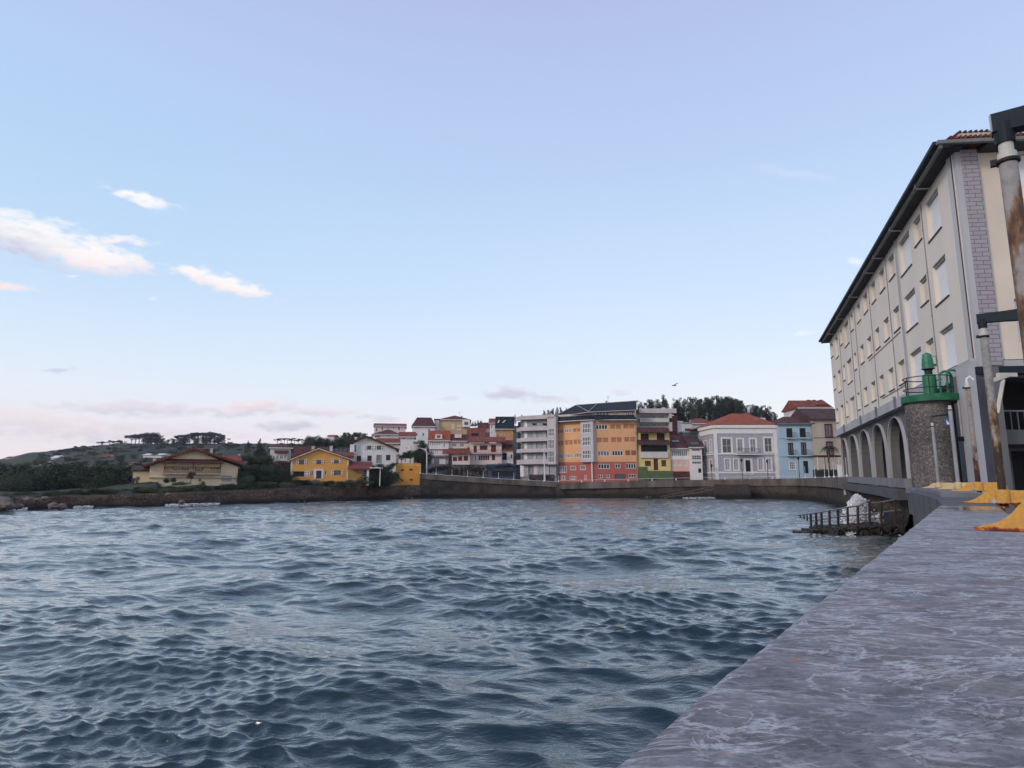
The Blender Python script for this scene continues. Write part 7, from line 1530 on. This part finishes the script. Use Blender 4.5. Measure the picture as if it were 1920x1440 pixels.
# umbrella pines on the left ridge
gp = 'umbrella pines along the left ridge'; LP = 'umbrella pine with bare trunk standing on the left ridge against the pink sky'
for (x, yt, yb, w) in ((690, 408, 480, 1.3), (735, 392, 478, 1.3), (775, 385, 476, 1.2), (830, 380, 470, 1.2), (868, 368, 468, 1.3), (912, 376, 462, 1.2), (980, 336, 460, 1.0), (1040, 372, 452, 1.1), (1118, 342, 415, 1.1), (1215, 288, 395, .9), (1310, 277, 385, .8), (1350, 330, 385, .8), (1405, 285, 382, .9), (1440, 275, 380, .9), (1545, 326, 368, 1.2), (1575, 205, 362, .8), (1620, 215, 360, .9), (1660, 190, 362, .8), (1710, 185, 365, .8)):
    px, py = cr('A', x, yt); _, pb = cr('A', x, yb); tree('umbrella', px, pb+2, py, 425, LP, group=gp, m=PNG, wf=w*1.25)
for (x, yt, yb, k) in ((250, 75, 290, 'umbrella'), (300, 68, 295, 'broad'), (340, 62, 300, 'broad'), (395, 60, 300, 'broad'), (440, 95, 300, 'broad'), (500, 150, 290, 'broad'), (560, 200, 290, 'broad'), (610, 185, 285, 'umbrella'), (665, 165, 285, 'umbrella'), (720, 140, 285, 'umbrella'), (790, 105, 285, 'umbrella'), (850, 90, 290, 'umbrella'), (920, 68, 290, 'umbrella'), (985, 60, 290, 'umbrella'), (1050, 55, 290, 'umbrella'), (1110, 50, 290, 'umbrella'), (1170, 47, 290, 'umbrella'), (1230, 50, 290, 'umbrella'), (1290, 55, 290, 'umbrella'), (1350, 75, 290, 'umbrella'), (1400, 100, 290, 'broad'), (1440, 140, 290, 'umbrella')):
    px, py = cr('B', x, yt); _, pb = cr('B', x, yb)
    for kk, ddx, ddy in ((k, 0, 0), ('broad', random.uniform(-4, 4), random.uniform(3, 12))): tree(kk, px+ddx, pb+1, py+ddy, 400+random.uniform(-8, 8), 'dense dark pine in the large clump on the ridge above the cream house', group='pine clump above the cream house', m=PNG, wf=1.15 if k == 'umbrella' else .95, name='ridge_pine')
for x in range(600, 1500, 75): px, py = cr('B', x, 235+random.uniform(-10, 10)); tree('broad', px, 842, py, 385, 'low round tree below the big pine clump on the ridge', group='low trees under the pine clump', m=DKG, wf=1.3)
# skyline behind the left houses
for (c0, x, yt, yb, k) in (('B', 1495, 215, 300, 'conifer'), ('B', 1800, 195, 300, 'conifer'), ('C', 205, 375, 480, 'conifer'), ('C', 240, 410, 480, 'conifer'), ('C', 158, 420, 480, 'conifer'), ('C', 365, 318, 640, 'conifer')):
    px, py = cr(c0, x, yt); _, pb = cr(c0, x, yb); tree(k, px, pb, py, 300 if k != 'conifer' or x != 365 else 170, {365: 'pointed dark cypress standing clear left of the bay window house', 1495: 'narrow dark conifer just right of the big pine clump'}.get(x, 'small pointed conifer on the skyline between the cream and mustard houses'), group='small conifers on the skyline' if x not in (365, 1495) else None, wf=1.3)
for i, (x, yt) in enumerate(((640, 330), (690, 320), (740, 315), (790, 318), (850, 335), (900, 315), (950, 340), (1000, 330))): px, py = cr('C', x, yt); tree('umbrella', px, py+14, py, 290, 'misty grey green pine in the short row behind the bay window house roof', group='pines behind the bay window house', m=PNG, wf=1.2)
for (x, yt, yb, w) in ((1060, 340, 560, 1.1), (1120, 290, 560, 1.1), (1190, 262, 560, 1.0), (1250, 290, 560, 1.0), (1310, 310, 560, 1.0), (1370, 300, 560, 1.1), (1430, 345, 560, 1.0), (1500, 330, 560, 1.0), (1560, 285, 560, 1.1), (1620, 262, 560, 1.1), (1690, 280, 560, 1.0), (1750, 265, 540, 1.1), (1820, 240, 520, 1.0), (1010, 400, 560, 1.1)):
    px, py = cr('C', x, yt); _, pb = cr('C', x, yb); tree('broad', px, pb, py, 190+random.uniform(-6, 6), 'large dark broadleaf tree behind the mustard and white gabled houses', group='dark trees behind the mustard house', m=DKG, wf=1.0)
for (x, yt, yb) in ((60, 230, 330), (120, 250, 330), (200, 225, 320), (260, 232, 320), (340, 240, 330)): px, py = cr('D', x, yt); _, pb = cr('D', x, yb+40); tree('broad', px, pb, py, 195, 'dark tree top left of the butterfly roofed house', group='dark tree tops left of the butterfly roofed house', wf=1.2)
# dark trees over the left shore
random.seed(5)
for i in range(60):
    px = -140+i*7.2+random.uniform(-6, 6); Y = 96+random.uniform(0, 26)+max(0, px-150)*.02; z = 900+random.uniform(-12, 22); top = 880+random.uniform(-14, 10)-(14 if 190 > px > 90 or px < 8 else 0)
    if px > 262: top += 12
    tree('bush', px, (921 if px < 250 else 910)+random.uniform(0, 6), top, Y, 'dense dark tree in the belt behind the left shore wall', group='belt of dark trees on the left shore', m=DKG, wf=1.1, name='shore_tree', leafy='crown')
for i in range(14):
    px = -20+i*20+random.uniform(-8, 8); tree('broad', px, 915, random.uniform(862, 884), 112+random.uniform(-6, 10), 'tall dark tree rising out of the belt on the left shore', group='taller trees in the left shore belt', m=DKG if i % 3 else EUG, wf=1.2, name='tall_shore_tree')
for i in range(85):
    px = -60+i*6.8+random.uniform(-6, 6); Y = 150+random.uniform(-10, 110); pb = 905-(Y-140)*.16; tree('bush' if i % 2 else 'broad', px, pb+5, pb-8-random.uniform(0, 9), Y, 'round dark tree scattered on the lower green slope', cat='tree', group='scattered trees on the lower slope', m=DKG if i % 3 else BUG, wf=1.2, name='slope_tree')
for i in range(26):
    px = -40+i*11+random.uniform(-8, 8); Y = 72+px*.045+random.uniform(3, 9); pb = 936-px*.05; tree('bush', px, pb+1, pb-7-random.uniform(0, 9), Y, 'low scrub on the bank above the stone wall at the far left', cat='bush', group='scrub on the left bank', m=BUG if i % 3 else DKG, wf=1.6)
for i in range(295):
    px = random.uniform(-40, 560); Y = random.uniform(215, 400); x_ = gx(px, Y); z = land_z(px, Y); t_ = (Y-215)/185
    r_ = tree('broad' if i % 3 else 'bush', px, 880, 880-random.uniform(6, 18)*(260/Y), Y, 'small dark hedgerow tree dotted over the upper hillside', cat='tree', group='hedgerow trees on the upper hillside', m=DKG if i % 4 else BUG, wf=1.5, name='hedgerow_tree'); r_.location.z = z-.8
for i in range(60):
    px = 95+i*6+random.uniform(-2, 2); Y = 424+random.uniform(-4, 4); r_ = tree('bush', px, 840, 840-random.uniform(2, 5), Y, 'low shrub breaking the line of the left ridge', cat='bush', group='shrubs along the left ridge', m=DKG, wf=2.2, name='ridge_shrub'); r_.location.z = land_z(px, Y)-.6
for i in range(34):
    px = random.uniform(450, 528); Y = random.uniform(112, 122); tree('bush' if i % 2 else 'broad', px, 912, random.uniform(866, 896), Y, 'dense dark garden tree between the cream and mustard houses', group='garden trees between the cream and mustard houses', m=DKG, wf=1.3, name='garden_tree')
for i in range(30):
    px = 255+i*10+random.uniform(-4, 4); tree('bush', px, 925-max(0, px-300)*.045, 914-max(0, px-300)*.05-random.uniform(0, 5), 86+max(0, px-300)*.068+random.uniform(0, 3), 'low green shrub on the grass edge above the rough sea wall', cat='bush', group='low shrubs on the sea wall edge', m=BUG if i % 3 else DKG, wf=1.7, name='edge_shrub')
for i in range(34):
    px = random.uniform(694, 721); tree('bush' if i % 3 else 'broad', px, 913, random.uniform(866, 892)+(6 if px > 725 else 0), random.uniform(117, 124), 'dark leafy garden tree hiding the base of the white gabled house', group='garden trees below the white gabled house', m=DKG, wf=1.1, name='garden_tree')
# around the cream house
for (x, yt, yb, w, m_, k, lb) in ((940, 655, 835, 1.0, DKG, 'broad', 'dark round tree in front of the brown balcony of the cream house'), (570, 760, 850, 1.2, DKG, 'bush', 'dark shrub under the left end of the brown balcony'), (690, 745, 840, 1.2, DKG, 'bush', 'dark shrub under the middle of the brown balcony'), (1120, 800, 870, 1.2, BUG, 'bush', 'small shrub right of the round tree before the cream house'), (340, 800, 900, 1.6, DKG, 'bush', 'dark shrub at the left corner of the cream house'), (790, 800, 900, 1.8, BUG, 'bush', 'broad green shrub on the bank below the brown balcony'), (450, 830, 950, 1.8, BUG, 'bush', 'wide green shrub mound left below the cream house'), (620, 860, 960, 1.6, BUG, 'bush', 'green shrub mound centre below the cream house'), (1010, 860, 960, 1.7, BUG, 'bush', 'low green shrub right below the cream house'), (70, 740, 930, .5, AUT, 'broad', 'thin brownish bare tree left of the cream house'), (130, 720, 930, .5, AUT, 'broad', 'second brownish bare tree touching the cream house annex')):
    px, py = cr('B', x, yt); _, pb = cr('B', x, yb); tree(k, px, pb, py, 99, lb, cat='bush' if k == 'bush' else 'tree', m=m_, wf=w)
for (x, yt, yb, Y, w) in ((1700, 640, 900, 108, 1.1), (1760, 620, 900, 110, 1.1), (1830, 560, 900, 112, 1.0), (1880, 540, 900, 114, 1.0), (1730, 760, 920, 103, 1.2)): px, py = cr('B', x, yt); _, pb = cr('B', x, yb); tree('broad', px, pb, py, Y, 'dark tree in the gap between the cream and mustard houses', group='dark trees between the cream and mustard houses', wf=w*1.6)
for (x, yt, yb, Y, w, k, m_) in ((150, 700, 960, 112, 1.0, 'broad', DKG), (230, 560, 900, 122, 1.0, 'broad', DKG), (300, 600, 920, 121, 1.1, 'broad', DKG), (400, 560, 900, 122, 1.1, 'broad', DKG), (470, 560, 860, 124, 1.0, 'broad', DKG), (330, 760, 960, 112, 1.2, 'broad', DKG), (420, 820, 980, 111, 1.2, 'bush', DKG), (560, 830, 990, 110, 1.3, 'bush', DKG), (640, 850, 1000, 110, 1.3, 'bush', DKG), (740, 840, 990, 110, 1.2, 'bush', DKG), (240, 860, 1010, 106, 1.4, 'bush', BUG)): px, py = cr('C', x, yt); _, pb = cr('C', x, yb); tree(k, px, pb, py, Y, 'dark garden tree left of the mustard house below the bay window house', group='garden trees left of the mustard house', m=m_, wf=w)
for (x, y0, Y) in ((745, 970, 107.5), (1220, 945, 108)):
    px, py = cr('C', x, y0); _, pb = cr('C', x, y0+90); tree('bush', px, pb, py, Y, 'pale grey green rounded bush on the garden edge at column %s' % ('left of the mustard house' if x < 1000 else 'below the mustard house door') if False else ('pale round bush on the garden edge left of the mustard house' if x < 1000 else 'pale small bush below the mustard house door'), cat='bush', m=leafmat('pale_foliage', (.08, .09, .06), (.16, .17, .12)), wf=.9)
for i in range(16): x = 880+i*72; px, py = cr('C', x, 940+random.uniform(-12, 10)); tree('bush', px, py+14, py, 111+random.uniform(-1, 1), 'low green hedge shrub along the foot of the mustard house and annex', cat='bush', group='hedge shrubs before the mustard house', m=BUG if i % 3 == 0 else DKG, wf=1.5)
for (x, yt, yb, Y, k, w) in ((450, 700, 790, 118, 'bush', 1.3), (600, 690, 800, 118, 'bush', 1.3), (690, 700, 830, 120, 'bush', 1.3), (560, 800, 960, 117, 'broad', 1.3), (650, 820, 960, 118, 'broad', 1.3), (480, 830, 960, 116, 'bush', 1.2), (700, 850, 1000, 119, 'bush', 1.2), (770, 680, 760, 122, 'bush', 1.4), (620, 960, 1050, 118, 'bush', 1.5)): px, py = cr('D', x, yt); _, pb = cr('D', x, yb); tree(k, px, pb, py, Y, 'dark garden shrub between the porch annex and the yellow cube', cat='bush', group='shrubs left of the yellow cube', wf=w)
for (x, yt, yb, Y, w) in ((900, 560, 700, 138, 1.2), (960, 520, 680, 140, 1.2), (1030, 500, 700, 140, 1.1), (1100, 490, 700, 139, 1.1), (1160, 500, 760, 138, 1.1), (1210, 460, 820, 140, .9), (1250, 480, 850, 141, .9), (1190, 620, 860, 137, 1.0), (1240, 620, 870, 137, 1.0), (1210, 330, 560, 150, .8), (1290, 370, 640, 150, .8), (1180, 400, 600, 148, .9), (1140, 560, 740, 137, 1.2)): px, py = cr('D', x, yt); _, pb = cr('D', x, yb); tree('broad', px, pb, py, Y, 'dark ivy covered tree on the slope above the yellow cube and lamp', group='dark trees above the yellow cube', wf=w)
for (x, yt) in ((960, 262), (1000, 250), (1045, 232), (1085, 240), (1110, 250), (930, 290), (1150, 290)): px, py = cr('E', x, yt); tree('conifer', px, 800, py, 215, 'dark pine on the hilltop between the ochre house and the slim white house', group='pines on the middle hilltop', m=EUG, wf=1.4)
for (x, yt) in ((980, 1000), (1060, 985), (1140, 975), (1230, 970), (1330, 960), (1420, 950), (1520, 945), (1600, 950), (900, 1010)): px, py = cr('E', x, yt); tree('bush', px, py+14, py, 143.6, 'dark trimmed hedge bush on the terrace above the blue boathouse', cat='bush', group='hedge above the road', wf=1.4)
for x in (260, 330, 400, 470): px, py = cr('E', x, 1040-(x-260)*.25); tree('bush', px, py+12, py, 140.5, 'dark green bush on the lawn beside the quay road', cat='bush', group='bushes on the lawn by the quay road', wf=1.7)
# palm in front of the beige house
def palm():
    Y = 117; b = at(1556, 889, Y); t = at(1555, 839, Y); r = empty('palm_tree', (b.x, Y, 2.4), 'small palm with drooping fronds in front of the beige house', 'tree'); mb = MB(); mb.tube([(b.x, Y, 2.2), (b.x-.05, Y, (b.z+t.z)/2), (t.x, Y, t.z)], [.22, .17, .15], 8); mb.build('trunk', BARK, r)
    for i in range(17):
        a = i*2*math.pi/17+.2; ln = random.uniform(1.5, 2.1); up = random.uniform(.2, 1.2); mb = MB(); pts = []
        for k in range(8): s = k/7; pts.append(Vector((t.x+math.cos(a)*ln*s, Y+math.sin(a)*ln*s, t.z+.1+up*s-1.5*s*s)))
        for k in range(7):
            p, q = pts[k], pts[k+1]; d = (q-p).normalized(); sd = d.cross(Vector((0, 0, 1))).normalized()
            for s_ in (-1, 1):
                for j in range(3): o = p.lerp(q, j/3); e = o+(sd*s_*.34+d*.22+Vector((0, 0, -.12)))*(1.1-k/9); mb.poly([o, o+d*.09, e, e-d*.04])
        mb.tube(pts, .02, 4); mb.build('frond', DKG, r)
palm()

def haze():
    mb = MB(); mb.box(-1600, 1300, -60, 960, -3, 75); m = bpy.data.materials.new('haze_air'); m.use_nodes = True; nt = m.node_tree; nt.nodes.clear(); o = nt.nodes.new('ShaderNodeOutputMaterial'); v = nt.nodes.new('ShaderNodeVolumePrincipled')
    v.inputs['Color'].default_value = (.86, .89, .95, 1); v.inputs['Density'].default_value = .00018; v.inputs['Anisotropy'].default_value = .2; nt.links.new(v.outputs[0], o.inputs['Volume'])
    ho = mb.build('haze', m)
    import bmesh
    bm = bmesh.new(); bm.from_mesh(ho.data); bmesh.ops.remove_doubles(bm, verts=bm.verts, dist=.001); bmesh.ops.recalc_face_normals(bm, faces=bm.faces); bm.to_mesh(ho.data); bm.free()
    tag(ho, 'thin pale evening haze over the bay and hills', 'haze', kind='stuff')
haze()
